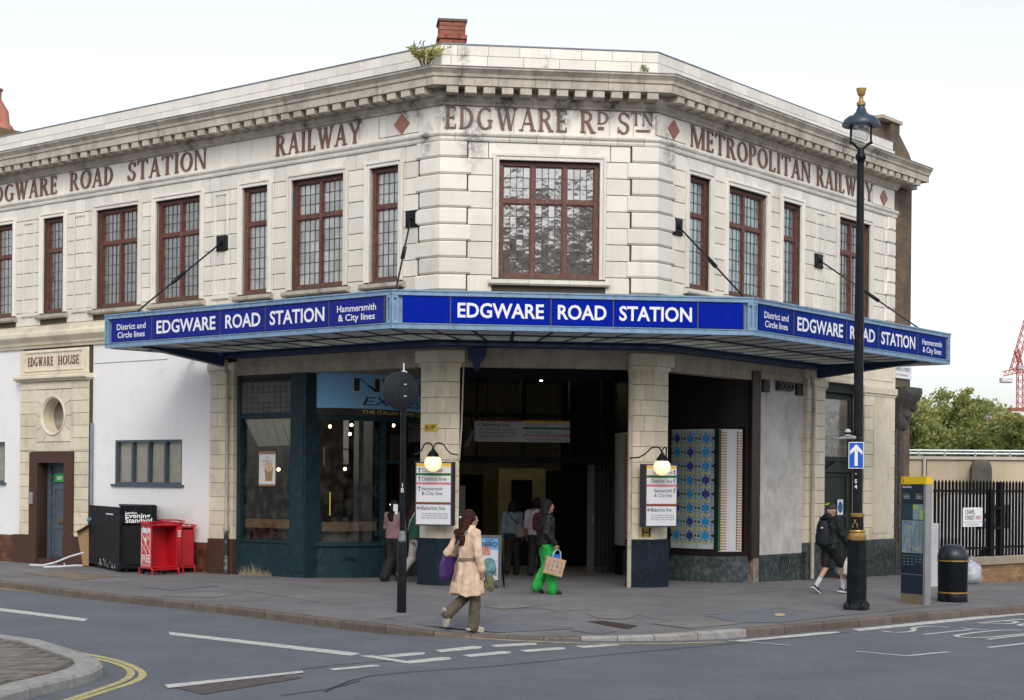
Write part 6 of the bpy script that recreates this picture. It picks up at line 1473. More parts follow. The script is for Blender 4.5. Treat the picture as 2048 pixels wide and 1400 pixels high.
# front dispenser: narrow printed side faces the camera
p0, p1 = PP(275, 1146), PP(302, 1150); hh = lambda y, p: HC-(y-957)*p.y/FPX-p.z
a_ = math.atan2(p1.y-p0.y, p1.x-p0.x)
t1, F1 = dispenser(Fr(p1, a_).p(0, 0), R(42), .62, .42, hh(1052, p1), 'red newspaper dispenser with white lattice print and FREE on its side, frontmost of three')
SF = Fr(F1.p(-.004, -.42), math.atan2((F1.p(0, 0)-F1.p(0, -.42)).y, (F1.p(0, 0)-F1.p(0, -.42)).x)); h1 = hh(1052, p1)
boxo('side_print', SF, .02, .40, .0, .003, .17, h1-.03, redp, t1)
texto('print_text', SF, 'FREE', .05, .26, .15, .006, pinkw, t1, width=.32, bold=.03); texto('print_text', SF, 'PLEASE TAKE ONE', .05, .205, .03, .006, pinkw, t1, width=.32)
boxo('print_banner', SF, .05, .37, .003, .006, h1-.15, h1-.05, pinkw, t1)
lt = MB()
for a, b in (((.04, .45), (.38, .85)), ((.04, .7), (.32, 1.0)), ((.15, .42), (.38, .66)), ((.38, .45), (.04, .85)), ((.38, .7), (.1, 1.0)), ((.27, .42), (.04, .64))):
    lt.tube([SF.p(a[0], .006, a[1]), SF.p(b[0], .006, b[1])], .006, 4)
for a, b in (((.03, .18), (.03, h1-.05)), ((.39, .18), (.39, h1-.05)), ((.03, .18), (.39, .18))): lt.tube([SF.p(a[0], .006, a[1]), SF.p(b[0], .006, b[1])], .007, 4)
tag(obj('lattice_print', lt, pinkw, t1), kind='stuff')
st_ = MB(); cx, cz = .2, .72
for k in range(7):
    a = k*2*math.pi/7; l = .13 if k % 2 else .09; st_.quad(*[SF.p(cx+x, .008+.0002*k, cz+z) for x, z in ((0.02*math.cos(a+1.57), .02*math.sin(a+1.57)), (l*math.cos(a), l*1.3*math.sin(a)), (.02*math.cos(a-1.57), .02*math.sin(a-1.57)))])
obj('starburst_print', st_, pinkw, t1)
q2 = PP(326, 1147); t2, F2 = dispenser(Fr(q2, 0).p(-.05, -.30), R(36), .42, .40, hh(1046, q2)-.02, 'red newspaper dispenser with FREE at its top right, middle of three')
boxo('front_print', F2, .17, .40, .0, .004, .3, hh(1046, q2)-.1, redp, t2); texto('print_text', F2, 'FREE', .19, hh(1046, q2)-.30, .13, .006, pinkw, t2, width=.2, bold=.03); boxo('face_panel', F2, .03, .39, -.03, .0, .18, hh(1046, q2)-.04, redm, t2)
q3 = PP(348, 1146); t3, F3 = dispenser(Fr(q3, 0).p(.02, -.30), R(30), .36, .40, hh(1056, q3), 'plain red newspaper dispenser nearest the coffee shop, rightmost of three'); boxo('face_panel', F3, .03, .33, -.03, 0, .18, hh(1056, q3)-.04, redm, t3)
# cardboard and plastic strips
card = mat('brown_cardboard', (.33, .20, .10), .8, var=.12); e = PP(176, 1133); KF = Fr((e.x-.32, e.y+.1, e.z), R(-20))
cdb = thing('cardboard_sheet', KF.p(.15, 0), 'folded brown cardboard leaning on the black newspaper cabinet', 'cardboard')
mb = MB(); mb.prism([KF.p(.22, .0, .02), KF.p(.36, -.02, .02), KF.p(.36, -.1, 1.02), KF.p(-.02, -.1, .80)], KF.n*.02); obj('sheet', mb, card, cdb); mb = MB(); mb.prism([KF.p(-.02, -.098, .80), KF.p(.36, -.1, 1.02), KF.p(.36, .06, .95), KF.p(-.06, .08, .74)], (0, 0, .012)); obj('flap', mb, card, cdb)
wp = mat('white_plastic_trim', (.70, .71, .73), .4, var=.05)
for k, pts in enumerate(([(60, 1131), (85, 1131), (110, 1125), (140, 1113), (168, 1105)], [(88, 1135), (120, 1133), (150, 1131), (165, 1131)], [(128, 1129), (160, 1132), (170, 1118), (174, 1116)])):
    base = PP(pts[0][0], pts[0][1]+1); P_ = []
    for i, (a, b) in enumerate(pts):
        d = ray(a, b); t_ = (base.y-(i*.12))/1.0; P_.append(Vector((d.x*t_, t_, max(base.z+.022, HC+d.z*t_))))
    tag(obj('plastic_strip', MB().tube(P_, .022, 6), wp, None, smooth=True), ('long bowed white plastic strip lifting off the pavement by the door', 'short white plastic strip lying flat nearest the kerb by the door', 'bent white plastic strip touching the cardboard')[k], 'plastic strip', 'discarded plastic strips')
bb = thing('plastic_bottle', FL.p(-10.3, .2, .95), 'small blue plastic bottle wedged on top of the cardboard', 'bottle'); p = FL.p(-10.35, .35, 1.02); obj('body', MB().tube([p, p+Vector((.16, 0, .05)), p+Vector((.20, 0, .062)), p+Vector((.24, 0, .075))], [.05, .05, .025, .025], 10), mat('blue_plastic', (.06, .16, .28), .4), bb, smooth=True); obj('cap', MB().tube([p+Vector((.24, 0, .075)), p+Vector((.27, 0, .085))], .028, 10), signwhite, bb)
# ---- A-board
p1 = PP(1001, 1177); BF = Fr(p1, R(-10)); zb_ = lambda y: HC-(y-964)*p1.y/FPX-p1.z
ab = thing('pavement_board', BF.p(-.3, -.2), 'coffee shop pavement A-board with a blue top and food picture', 'advert board'); hb_ = zb_(1071)
mb = MB(); mb.box(BF, -.62, -.56, -.04, .0, -.02, hb_); mb.box(BF, -.05, .01, -.04, 0, -.02, hb_); mb.box(BF, -.56, -.05, -.04, 0, hb_-.05, hb_); mb.box(BF, -.56, -.05, -.04, 0, .10, .16); obj('frame', mb, mat('grey_aluminium', (.14, .145, .155), .45, .5), ab, fixn=False)
boxo('poster', BF, -.56, -.05, -.03, -.015, .16, hb_-.05, mat('pale_poster', (.55, .60, .66), .5, var=.05), ab); boxo('poster_header', BF, -.56, -.05, -.015, -.012, hb_-.27, hb_-.05, mat('sky_blue_print', (.12, .32, .62), .5, var=.05), ab)
texto('poster_text', BF, 'CAFFE', -.22, hb_-.115, .035, -.010, ink, ab, align='C', width=.14, bold=.01); texto('poster_text', BF, 'NERO', -.22, hb_-.215, .085, -.010, ink, ab, align='C', width=.29, bold=.03); texto('poster_text', BF, 'PISTACHIO', -.20, .50, .03, -.010, ink, ab, align='C', width=.24)
mb = MB(); random.seed(2)
for i in range(9): u_, z_ = -.22+.2*random.uniform(-1, .7), .2+.08*random.random(); mb.quad(*[BF.p(u_+.025*math.cos(a), -.011+.0001*i, z_+.012*math.sin(a)) for a in [q_*math.pi/3 for q_ in range(6)]])
tag(obj('food_print', mb, mat('food_print_brown', (.12, .08, .03), .6), ab, fixn=False), kind='stuff'); obj('food_picture', MB().box(BF, -.40, -.20, -.0125, -.010, .62, .78), mat('salmon_print', (.5, .22, .18), .6, var=.5, scale=14), ab, fixn=False)
mb = MB(); mb.box(BF, -.62, -.56, -.5, -.46, -.03, .05); obj('back_leg', MB().tube([BF.p(-.59, -.04, hb_-.03), BF.p(-.59, -.5, -.02)], .02, 6), black_iron, ab); obj('back_leg', MB().tube([BF.p(-.02, -.04, hb_-.03), BF.p(-.02, -.5, -.02)], .02, 6), black_iron, ab)
# ---- fence, plinth wall and street name
f0, f1 = PP(1956, 1166), PP(2048, 1160); ang = R(43.5)
FF = Fr((f0.x, f0.y, 0), ang); zg = f0.z
fw = thing('fence_plinth_wall', FF.p(1, 0, zg), 'low stock brick wall with a stone coping under the black railings', 'wall')
uL, uR = FF.px(1876, 1140)[0], 9.0; HW = FF.px(1960, 1131)[1]; HCp = FF.px(1960, 1114)[1]
boxo('wall_core', FF, uL, uR, -.26, -.012, zg-.4, HW, mortar, fw)
stk = mat('yellow_stock_brick', (.30, .175, .08), .85, var=.15, rand=.4, bump=.2)
z = zg-.22; r_ = 0
while z < HW-.05:
    u = uL+(.0 if r_ % 2 else -.11)
    while u < 3.6:
        obj('brick', MB().box(FF, max(uL, u)+.005, u+.22, -.1, random.uniform(-.002, .003), z+.005, z+.07, .003), stk, fw) if u+.2 > uL else None
        u += .225
    z += .075; r_ += 1
for a, b in split(uL-.03, uR, 1.1): obj('coping_stone', MB().box(FF, a+.004, b-.004, -.32, .05, HW, HCp, .015), mat('buff_coping_stone', (.32, .27, .20), .8, var=.2) if 'buff_coping_stone' not in MATS else MATS['buff_coping_stone'], fw)
fn = thing('railings', FF.p(1, -.1, HCp), 'black pointed metal railings above the low brick wall', 'railings')
zt_ = FF.px(1960, 960)[1]; u = uL+.05; i = 0
while u < 8:
    obj('bar', MB().loft([[FF.p(u+a*w_, -.12+b*w_, z) for a, b in ((-1, 1), (1, 1), (1, -1), (-1, -1))] for w_, z in ((.021, HCp-.02), (.021, zt_-.06), (.002, zt_))]), fence_black, fn); u += .142; i += 1
for z in (HCp+.17, zt_-.27): boxo('rail', FF, uL, 8, -.14, -.095, z, z+.05, fence_black, fn)
for px_ in (1989, 2008):
    u = FF.px(px_, 1050)[0]; boxo('gate_post', FF, u-.06, u+.06, -.18, -.06, HCp, zt_-(.20 if px_ < 2000 else .04), fence_black, fn)
u0, u1 = FF.px(1989, 1050)[0], FF.px(2008, 1050)[0]
for z in (HCp+.6, HCp+1.05): boxo('hinge', FF, u0, u1, -.10, -.05, z, z+.07, fence_black, fn)
u0, z0 = FF.px(1926, 1054, -.05); u1, z1 = FF.px(1965, 1015, -.05)
nm = thing('street_name_sign', FF.p((u0+u1)/2, -.06, z0), 'white Chapel Street NW1 street sign fixed to the black railings', 'sign')
boxo('plate', FF, u0, u1, -.06, -.045, z0, z1, signwhite, nm, .004)
H, W_ = z1-z0, u1-u0; red = MATS['plate_red_print']; pb_ = MATS['plate_black_print']
texto('name_text', FF, 'CHAPEL', u0+.1*W_, z0+.66*H, .22*H, -.042, pb_, nm, width=.5*W_, bold=.01); texto('name_text', FF, 'STREET', u0+.1*W_, z0+.36*H, .22*H, -.042, pb_, nm, width=.48*W_, bold=.01); texto('name_text', FF, 'NW1', u0+.64*W_, z0+.36*H, .22*H, -.042, red, nm, width=.28*W_, bold=.01); texto('name_text', FF, 'CITY OF WESTMINSTER', u0+.1*W_, z0+.08*H, .08*H, -.042, red, nm, width=.68*W_)
boxo('plate_rule', FF, u0+.03*W_, u1-.03*W_, -.045, -.043, z0+.24*H, z0+.26*H, pb_, nm)

# ================================================================== background right
CW = Fr((11.0, 47.5, 0), R(-6)); cwz = lambda y, Y: HC-(y-972)*Y/FPX
cwl = thing('bridge_parapet_wall', CW.p(5, 0, -1), 'long sunlit concrete bridge wall behind the railings', 'wall')
for a, b in split(-2.5, 22, 3.5): obj('wall_panel', MB().box(CW, a+.01, b-.01, -.4, 0, -1.3, cwz(919, 47.5), .02), concrete, cwl)
boxo('wall_cap', CW, -2.5, 22, -.5, .08, cwz(919, 47.5), cwz(913, 47.5), mat('pale_wall_cap', (.5, .47, .42), .8), cwl)
q = CW.px(1959, 940)[0]; obj('pier', MB().loft([[CW.p(q+a*w_, .25+b*w_*.5, z) for a, b in ((-1, 1), (1, 1), (1, -1), (-1, -1))] for w_, z in ((.34, -1.2), (.28, cwz(935, 47)), (.22, cwz(922, 47)), (.08, cwz(918, 47)))]), mat('dark_stone_pier', (.10, .09, .07), .85, var=.3), cwl)
obj('pipe', MB().tube([CW.p(CW.px(1848, 930)[0], .06, -1), CW.p(CW.px(1848, 930)[0], .06, cwz(914, 47))], .05, 8), mat('pale_pipe', (.5, .48, .45), .6), cwl)
rl = thing('handrail', CW.p(5, -.2, cwz(913, 47.5)), 'galvanised tube handrail along the top of the concrete wall', 'handrail'); galv = mat('galvanised_steel', (.42, .46, .48), .4, .6)
for z in (909-6, 918-8): pass
zt2 = cwz(901, 47.5); zc2 = cwz(913, 47.5)
for f in (1.0, .5): obj('rail', MB().tube([CW.p(-2.5, -.2, zc2+(zt2-zc2)*f), CW.p(22, -.2, zc2+(zt2-zc2)*f)], .03, 8), galv, rl)
for px_ in (1840, 1892, 1953, 1992, 2023, 2060, 2100): u = CW.px(px_, 905)[0]; obj('post', MB().tube([CW.p(u, -.2, zc2-.05), CW.p(u, -.2, zt2)], .035, 8), galv, rl)
# white sheeted vehicle behind the railings
SV = Fr((11.7, 40.6, zg), R(35)); sv = thing('parked_van', SV.p(2, 0), 'white parked van with a sloping windscreen seen through the railings', 'van')
vm_ = mat('dusty_white_van_paint', (.62, .62, .60), .4, var=.06, coat=.3)
prof = [(-.9, .3), (-.9, .85), (-.35, 1.05), (.25, 1.75), (.6, 1.92), (4.2, 1.95), (4.4, 1.7), (4.4, .3)]
obj('body', MB().prism([SV.p(u, 0, z) for u, z in prof], SV.n*-1.7), vm_, sv)
obj('windscreen', MB().prism([SV.p(u, .008, z) for u, z in ((-.28, 1.08), (.26, 1.70), (.36, 1.70), (-.16, 1.08))], SV.n*.004), black_iron, sv); obj('side_window', MB().prism([SV.p(u, .006, z) for u, z in ((-.1, 1.1), (.42, 1.68), (1.0, 1.68), (1.0, 1.1))], SV.n*.004), window_glass_dark, sv)
for u in (.1, 3.4): obj('wheel', MB().tube([SV.p(u, -.2, .3), SV.p(u, .02, .3)], .32, 16), black_iron, sv)
obj('bumper', MB().box(SV, -.98, -.9, -1.65, -.05, .35, .6, .02), black_iron, sv)
# ---- trees
barkm = mat('brown_bark', (.09, .065, .045), .9, var=.3)
def leafmat(name, col):
    m = mat(name, col, .6, var=.35, scale=.9); return translucent(m, .55)
lm = [leafmat('leaf_green', (.30, .39, .13)), leafmat('leaf_olive', (.42, .43, .15)), leafmat('leaf_yellow', (.60, .52, .20))]
def tree(base, H, blobs, nleaf, seed, label, ls=.16):
    rnd = random.Random(seed); t = thing('tree', base, label, 'tree', 'trees beyond the bridge wall')
    tr = MB(); top = base+Vector((0, 0, H*.5)); tr.tube([base-Vector((0, 0, .2)), base+Vector((.1, 0, H*.25)), top], [.22, .17, .10], 8)
    for b in blobs: e = base+Vector(b[0]); tr.tube([base+Vector((0, 0, H*.3)), base.lerp(e, .6)+Vector((0, 0, H*.12)), e], [.10, .06, .02], 6)
    obj('trunk', tr, barkm, t, smooth=True)
    cr = MB()
    tot = sum(b[1]**2 for b in blobs)
    for (pos, r) in blobs:
        c0 = base+Vector(pos); n = int(nleaf*r*r/tot)
        cl = [(Vector((rnd.gauss(0, 1), rnd.gauss(0, 1), rnd.gauss(0, .8))).normalized()*r*rnd.uniform(.45, 1.0), rnd.uniform(.22, .42)*r) for _ in range(16)]
        for i in range(n):
            cc_, rr = rnd.choice(cl); p = c0+cc_+Vector((rnd.gauss(0, .5), rnd.gauss(0, .5), rnd.gauss(0, .42)))*rr
            nn = Vector((rnd.gauss(0, 1), rnd.gauss(0, 1), rnd.gauss(.5, 1))).normalized(); x = nn.orthogonal().normalized(); y = nn.cross(x); s = ls*rnd.uniform(.6, 1.3)
            hz = (p.z-c0.z)/r
            cr.mi = 2 if (rnd.random() < .12+.25*max(0, hz)) else (1 if rnd.random() < .4 else 0)  # yellow leaves more frequent towards the top of each clump
            cr.quad(p-x*s*.5, p+y*s*.3, p+x*s*.5, p-y*s*.3)
    obj('crown', cr, lm, t, fixn=False)
    return t
def TP(px_, Y): return Vector(((px_-1024)/FPX*Y+.0, Y, -1.3))
def bl(px_, py_, Y, r, base): d = ray(px_, py_); p = d*Y; return (Vector((p.x-base.x, p.y-base.y+random.uniform(-1, 1), HC+p.z-base.z)), r)
for k, (bx, Y, specs, lab) in enumerate(((1836, 62, [(1828, 815, .75), (1845, 850, .9), (1830, 880, .8), (1815, 845, .8), (1862, 875, .7), (1800, 880, .9)], 'yellow-green tree nearest the station end wall'),
                                         (1895, 66, [(1895, 815, .75), (1885, 850, 1.0), (1915, 860, .9), (1900, 890, 1.0), (1875, 885, .8)], 'rounded olive tree in the middle of the row'),
                                         (1958, 64, [(1950, 812, .65), (1968, 835, .8), (1945, 860, .9), (1975, 875, .9), (1950, 895, .9), (1995, 870, .7)], 'tall mid-green tree rising highest beside the crane'),
                                         (2035, 60, [(2035, 858, .6), (2050, 875, .8), (2020, 885, .6), (2070, 870, .8), (2045, 900, .7), (2010, 855, .45)], 'low dense green tree at the right end of the row'))):
    base = TP(bx, Y); random.seed(k); tree(base, 6, [bl(a, b, Y, r*1.15, base) for a, b, r in specs], 9000, 40+k, lab)
# ---- far house and crane
fb_ = TP(2030, 110); fh = thing('far_brick_building', Vector((fb_.x, 110, -1.3)), 'distant red and white brick building above the trees below the crane', 'building')
HFr = Fr((fb_.x, 110, 0), R(10)); zf = lambda y: HC-(y-973)*110/FPX
boxo('wall', HFr, -.75, 6, -6, 0, -1.3, zf(835), mat('far_orange_brick', (.42, .20, .12), .85), fh); boxo('parapet', HFr, -.55, 6, -6, .1, zf(835), zf(822), mat('far_white_parapet', (.7, .7, .7), .7), fh); boxo('roof_edge', HFr, -.4, 6, -6, .14, zf(822), zf(815), mat('far_red_brick', (.28, .1, .07), .85), fh)
for k in range(4): boxo('window', HFr, -.3+k*1.2, .3+k*1.2, 0, .03, zf(858), zf(842), window_glass_dark, fh)
boxo('chimney', HFr, -2.6, -2.0, -4, -3, -1, zf(838), mat('far_chimney_brick', (.38, .17, .10), .85), fh)
YC = 330; crm = mat('red_crane_paint', (.50, .06, .05), .5); q = TP(2037, YC); cr_ = thing('tower_crane', Vector((q.x, YC, -1.3)), 'red lattice tower crane with a pale counterweight in the distance', 'crane')
zz_ = lambda y: HC-(y-973.4)*YC/FPX; X = lambda p: (p-1024)/FPX*YC
def lattice(name, a, b, w_, n, up=Vector((0, 1, 0))):
    mb = MB(); d = (b-a).normalized(); x = d.cross(up).normalized()*w_/2; y = up*w_/2
    cs = [x+y, x-y, -x-y, -x+y]
    for c_ in cs: mb.tube([a+c_, b+c_], .09, 4)
    for i in range(n):
        p, q = a.lerp(b, i/n), a.lerp(b, (i+1)/n)
        for j in range(4): mb.tube([p+cs[j], q+cs[(j+1) % 4]], .06, 4)
    return obj(name, mb, crm, cr_)
lattice('mast', Vector((X(2039), YC, -1.3)), Vector((X(2039), YC, zz_(738))), 1.2, 18); lattice('jib', Vector((X(2024), YC, zz_(742))), Vector((X(2075), YC, zz_(560))), 1.2, 14)
lattice('a_frame', Vector((X(2040), YC, zz_(735))), Vector((X(2030), YC, zz_(700))), .7, 4); lattice('counter_jib', Vector((X(2005), YC, zz_(748))), Vector((X(2046), YC, zz_(738))), .9, 5)
obj('counterweight', MB().box(Fr((X(2012), YC, 0), 0), -1.3, .9, -.8, .8, zz_(766), zz_(756), .2), mat('pale_counterweight', (.6, .58, .58), .7), cr_); obj('cab', MB().box(Fr((X(2036), YC, 0), 0), -.5, .7, -.7, .7, zz_(740), zz_(730), .2), mat('grey_cab', (.4, .42, .44), .6), cr_)
# ---- weeds
def weed(name, c, n, h, spread, mats_, label, seed, leaf=.05, droop=.3):
    rnd = random.Random(seed); t = thing(name, c, label, 'plant'); mb = MB(); stm = MB()
    for i in range(n):
        a = rnd.uniform(0, 6.28); l = h*rnd.uniform(.5, 1); d = Vector((math.cos(a), math.sin(a)*.4, 0))*spread*rnd.uniform(.2, 1); b = c+d*.25
        P_ = [b, b+d*.4+Vector((0, 0, l*.6)), b+d+Vector((0, 0, l*(1-droop*rnd.random())))]; stm.tube(P_, [.006, .004, .002], 4)
        for k in range(14):
            t_ = rnd.uniform(.3, 1); p = P_[0].lerp(P_[1], t_*2) if t_ < .5 else P_[1].lerp(P_[2], t_*2-1); v = Vector((rnd.gauss(0, 1), rnd.gauss(0, .6), rnd.gauss(.4, .6))).normalized(); s = leaf*rnd.uniform(.6, 1.4); w_ = v.orthogonal().normalized()*s*.22
            mb.mi = rnd.randrange(len(mats_)); mb.quad(p-w_, p+v*s*.5-w_*.4, p+v*s, p+w_)
    obj('stems', stm, barkm, t); obj('leaves', mb, mats_, t, fixn=False)
weed('buddleia', FM.p(-.32, .10, 9.92), 26, .52, .46, [lm[1], lm[2], lm[0]], 'leafy yellow-green weed growing on the cornice by the chimney', 5, .10)
weed('buddleia', FM.p(3.95, .06, 9.92), 4, .25, .10, [lm[0]], 'small green sprig on the parapet above the middle bay right corner', 6, .05)
dry = [mat('dry_straw', (.42, .32, .19), .8, var=.2), mat('pale_dry_grass', (.5, .42, .28), .8, var=.2)]
c = FL.p(-5.05, .10, pz(*FL.p(-5.05, .1).xy)-.02)
rnd = random.Random(3); g = MB()
for i in range(260):
    u = -5.5+.9*rnd.random(); o = .02+.10*rnd.random(); b = FL.p(u, o, c.z); l = .08+.30*rnd.random()**2*(1-abs(u+5.05)/.6); v = FL.ex*rnd.gauss(0, .5)+FL.n*rnd.uniform(0, .5)+Vector((0, 0, 1)); w_ = FL.ex*.006; g.mi = rnd.randrange(2); g.quad(b-w_, b+w_, b+v*l)
t = thing('dry_grass_tuft', c, 'tuft of dry pale grass at the foot of the coffee shopfront', 'plant'); obj('blades', g, dry, t, fixn=False)
# ---- buildings out of frame that shade and mirror in the windows
def block(name, F, w_, d_, h, c1, c2, label, rows, cols_):
    t = thing(name, F.p(w_/2, 0, -.2), label, 'building'); bm_ = brickmat(name+'_brick', F, c1, c2, (.3, .26, .2), 1.0, dark=(.12, .09, .07))
    boxo('wall', F, 0, w_, -d_, 0, -1.3, h, bm_, t); boxo('parapet', F, -.1, w_+.1, -d_, .12, h, h+.5, faience_c, t)
    wm = mat(name+'_frame', (.6, .6, .58), .6)
    for r_ in range(rows):
        for c_ in range(cols_):
            u = w_*(c_+.5)/cols_; z = 1.2+(h-1.5)*r_/rows
            f = boxo('window', F, u-.6, u+.6, 0, .06, z, z+1.7, wm, t); boxo('pane', F, u-.5, u+.5, .06, .07, z+.1, z+1.6, window_glass_dark, f)
block('terrace', Fr((30, -18, 0), R(176)), 62, 10, 15.0, (.28, .12, .08), (.22, .10, .06), 'long brick terrace across the street behind the viewpoint', 4, 16)
# ================================================================== people
def fuse(mb, voxel, smooth=4):
    """one continuous skin over overlapping closed shapes"""
    me = bpy.data.meshes.new('f'); me.from_pydata(mb.v, [], mb.f)
    bm = bmesh.new(); bm.from_mesh(me); bmesh.ops.recalc_face_normals(bm, faces=bm.faces); bm.to_mesh(me); bm.free()
    o = bpy.data.objects.new('f', me); COL.objects.link(o)
    r = o.modifiers.new('r', 'REMESH'); r.mode = 'VOXEL'; r.voxel_size = voxel; r.use_smooth_shade = True
    s = o.modifiers.new('s', 'SMOOTH'); s.iterations = smooth; s.factor = .5
    dg = bpy.context.evaluated_depsgraph_get(); m2 = bpy.data.meshes.new_from_object(o.evaluated_get(dg))
    out = MB(); out.v = [v.co.copy() for v in m2.vertices]; out.n = [v.normal.copy() for v in m2.vertices]; out.f = [tuple(p.vertices) for p in m2.polygons]; out.m = [0]*len(out.f)
    bpy.data.objects.remove(o); bpy.data.meshes.remove(me); bpy.data.meshes.remove(m2); return out
def folds(mb, amp, fx, fz, seed=0):
    for i, (v, n) in enumerate(zip(mb.v, mb.n)):
        a = mnoise.noise(Vector((v.x*fx+seed, v.y*fx, v.z*fz)))+.5*mnoise.noise(Vector((v.x*fx*2.1, v.y*fx*2.1+seed, v.z*fz*2.3)))
        mb.v[i] = v+n*amp*a
def limb(mb, pts, rs, n=12):
    pts = [Vector(p) for p in pts]
    mb.tube(pts, rs, n)
    for p, r in zip(pts, rs): mb.ball(p, r*.995, 10, 8)
def ering(c, rx, ry, n=18, tilt=0): return [Vector((c[0]+rx*math.cos(2*math.pi*k/n), c[1]+ry*math.sin(2*math.pi*k/n), c[2]+tilt*math.sin(2*math.pi*k/n))) for k in range(n)]
def hand(mb, w, d, side, curl=.5, s=1.0):
    """palm and five fingers from wrist w along d"""
    w = Vector(w); d = Vector(d).normalized(); up = Vector((0, 1, 0)); x = d.cross(up).normalized(); y = x.cross(d).normalized()
    pal = w+d*.045*s; mb.ball(pal, .038*s, 10, 8, sx=.55, sy=.95, sz=1.15); limb(mb, [w-d*.02, pal], [.026*s, .027*s], 8)
    inw = Vector((-side, 0, 0))
    for i, (off, L) in enumerate(((-.027, .062), (-.009, .072), (.010, .068), (.027, .054))):
        b = w+d*.075*s+y*off*s; m = b+(d*(1-curl*.4)+inw*curl*.5)*L*.5*s; e = m+(d*(1-curl)+inw*curl)*L*.5*s
        limb(mb, [w+d*.05*s+y*off*.8*s, b, m, e], [.0095*s, .0092*s, .0085*s, .007*s], 8)
    b = w+d*.025*s+y*.03*s; limb(mb, [b, b+(d*.6+y*.7)*.03*s, b+(d*.9+y*.4+inw*.3)*.058*s], [.011*s, .0105*s, .008*s], 8)
skinm = mat('skin_light', (.46, .26, .19), .5, var=.08, scale=12); skint = mat('skin_tan', (.34, .17, .11), .5, var=.08, scale=12); skind = mat('skin_deep', (.16, .08, .05), .5, var=.08, scale=12)
def person(base, f, label, J, cloth, H=1.0, detail=True, skin=None, hair=None, group=None):
    """J: joint overrides in local metres (x right, y forward, z up); cloth: list of builders"""
    f = Vector((f[0], f[1], 0)).normalized(); r = Vector((f.y, -f.x, 0))
    M = Matrix(((r.x, f.x, 0, base.x), (r.y, f.y, 0, base.y), (0, 0, 1, base.z), (0, 0, 0, 1))) @ Matrix.Scale(H, 4)
    D = dict(hipR=(.09, 0, .88), hipL=(-.09, 0, .88), kneeR=(.09, .1, .49), kneeL=(-.09, .02, .48), ankR=(.09, .14, .08), ankL=(-.09, -.20, .12), toeR=(.10, .29, .03), toeL=(-.10, -.09, .03),
             shR=(.18, 0, 1.37), shL=(-.18, 0, 1.37), elR=(.22, -.03, 1.09), elL=(-.22, -.03, 1.09), wrR=(.22, .04, .86), wrL=(-.22, .04, .86), hdR=(0, .15, -1), hdL=(0, .15, -1), curlR=.45, curlL=.45, look=0, nod=0)
    D.update(J)
    t = thing('person', base, label, 'person', group)
    vox = .0075 if detail else .012
    b = MB()
    b.loft([ering((0, 0, z), rx, ry) for z, rx, ry in ((.80, .10, .09), (.86, .155, .115), (.96, .16, .115), (1.08, .135, .10), (1.22, .155, .11), (1.34, .165, .105), (1.40, .12, .085), (1.44, .06, .055))])
    limb(b, [(0, -.005, 1.40), (0, .01, 1.50)], [.058, .052])
    la = D['look']; R3 = Matrix.Rotation(-la, 3, 'Z') @ Matrix.Rotation(D['nod'], 3, 'X'); hc = Vector((0, .02, 1.575))
    def hp(x, y, z): return hc+R3 @ Vector((x, y, z))
    hb = MB(); hb.ball((0, 0, 0), .105, 20, 16, sx=.76, sy=.93, sz=1.05); hb.ball((0, .028, -.055), .068, 14, 10, sx=.80, sy=.85, sz=.95); hb.ball((0, .062, -.092), .026, 10, 8)
    hb.tube([(0, .088, .018), (0, .108, -.018), (0, .094, -.028)], [.010, .016, .012], 8)
    hb.ball((0, .088, -.052), .018, 10, 6, sx=1.2, sz=.45); hb.ball((0, .086, -.064), .017, 10, 6, sx=1.1, sz=.5)
    for s in (-1, 1): hb.ball((s*.078, -.008, -.012), .03, 8, 8, sx=.35, sy=.7); hb.ball((s*.033, .077, .028), .022, 8, 6, sz=.5)
    b.add([hc+R3 @ v for v in hb.v], hb.f)
    for s, k in ((1, 'R'), (-1, 'L')):
        limb(b, [(s*.13, 0, 1.36), D['sh'+k], D['el'+k], D['wr'+k]], [.055, .052, .040, .027]); hand(b, D['wr'+k], D['hd'+k], s, D['curl'+k])
        limb(b, [D['hip'+k], D['knee'+k], D['ank'+k]], [.085, .056, .038]); limb(b, [D['ank'+k], D['toe'+k]], [.036, .028])
    sk = fuse(b, vox, 2); sk.v = [M @ v for v in sk.v]; bo = obj('body', sk, skin or skinm, t, smooth=True, fixn=False)
    for s in (-1, 1):
        e = MB().ball(hp(s*.033, .0895, .027), .0085, 8, 6, sz=.6); e.v = [M @ v for v in e.v]; obj('eye', e, blk, bo, smooth=True)
        e = MB().tube([hp(s*.018, .094, .047), hp(s*.048, .084, .050)], .004, 5); e.v = [M @ v for v in e.v]; obj('eyebrow', e, hair or blk, bo)
    lp = MB().tube([hp(-.02, .100, -.056), hp(0, .106, -.056), hp(.02, .100, -.056)], .006, 6); lp.v = [M @ v for v in lp.v]; obj('lips', lp, mat('lip_pink', (.35, .12, .10), .5) if 'lip_pink' not in MATS else MATS['lip_pink'], bo)
    for name, mbf, m_, vx, fa in cloth:
        mb = mbf(D, hp)
        if vx: mb = fuse(mb, vx if detail else max(vx, .012), 3)
        if fa: folds(mb, *fa)
        mb.v = [M @ v for v in mb.v]; obj(name, mb, m_, t, smooth=True, fixn=not vx)
    return t, M
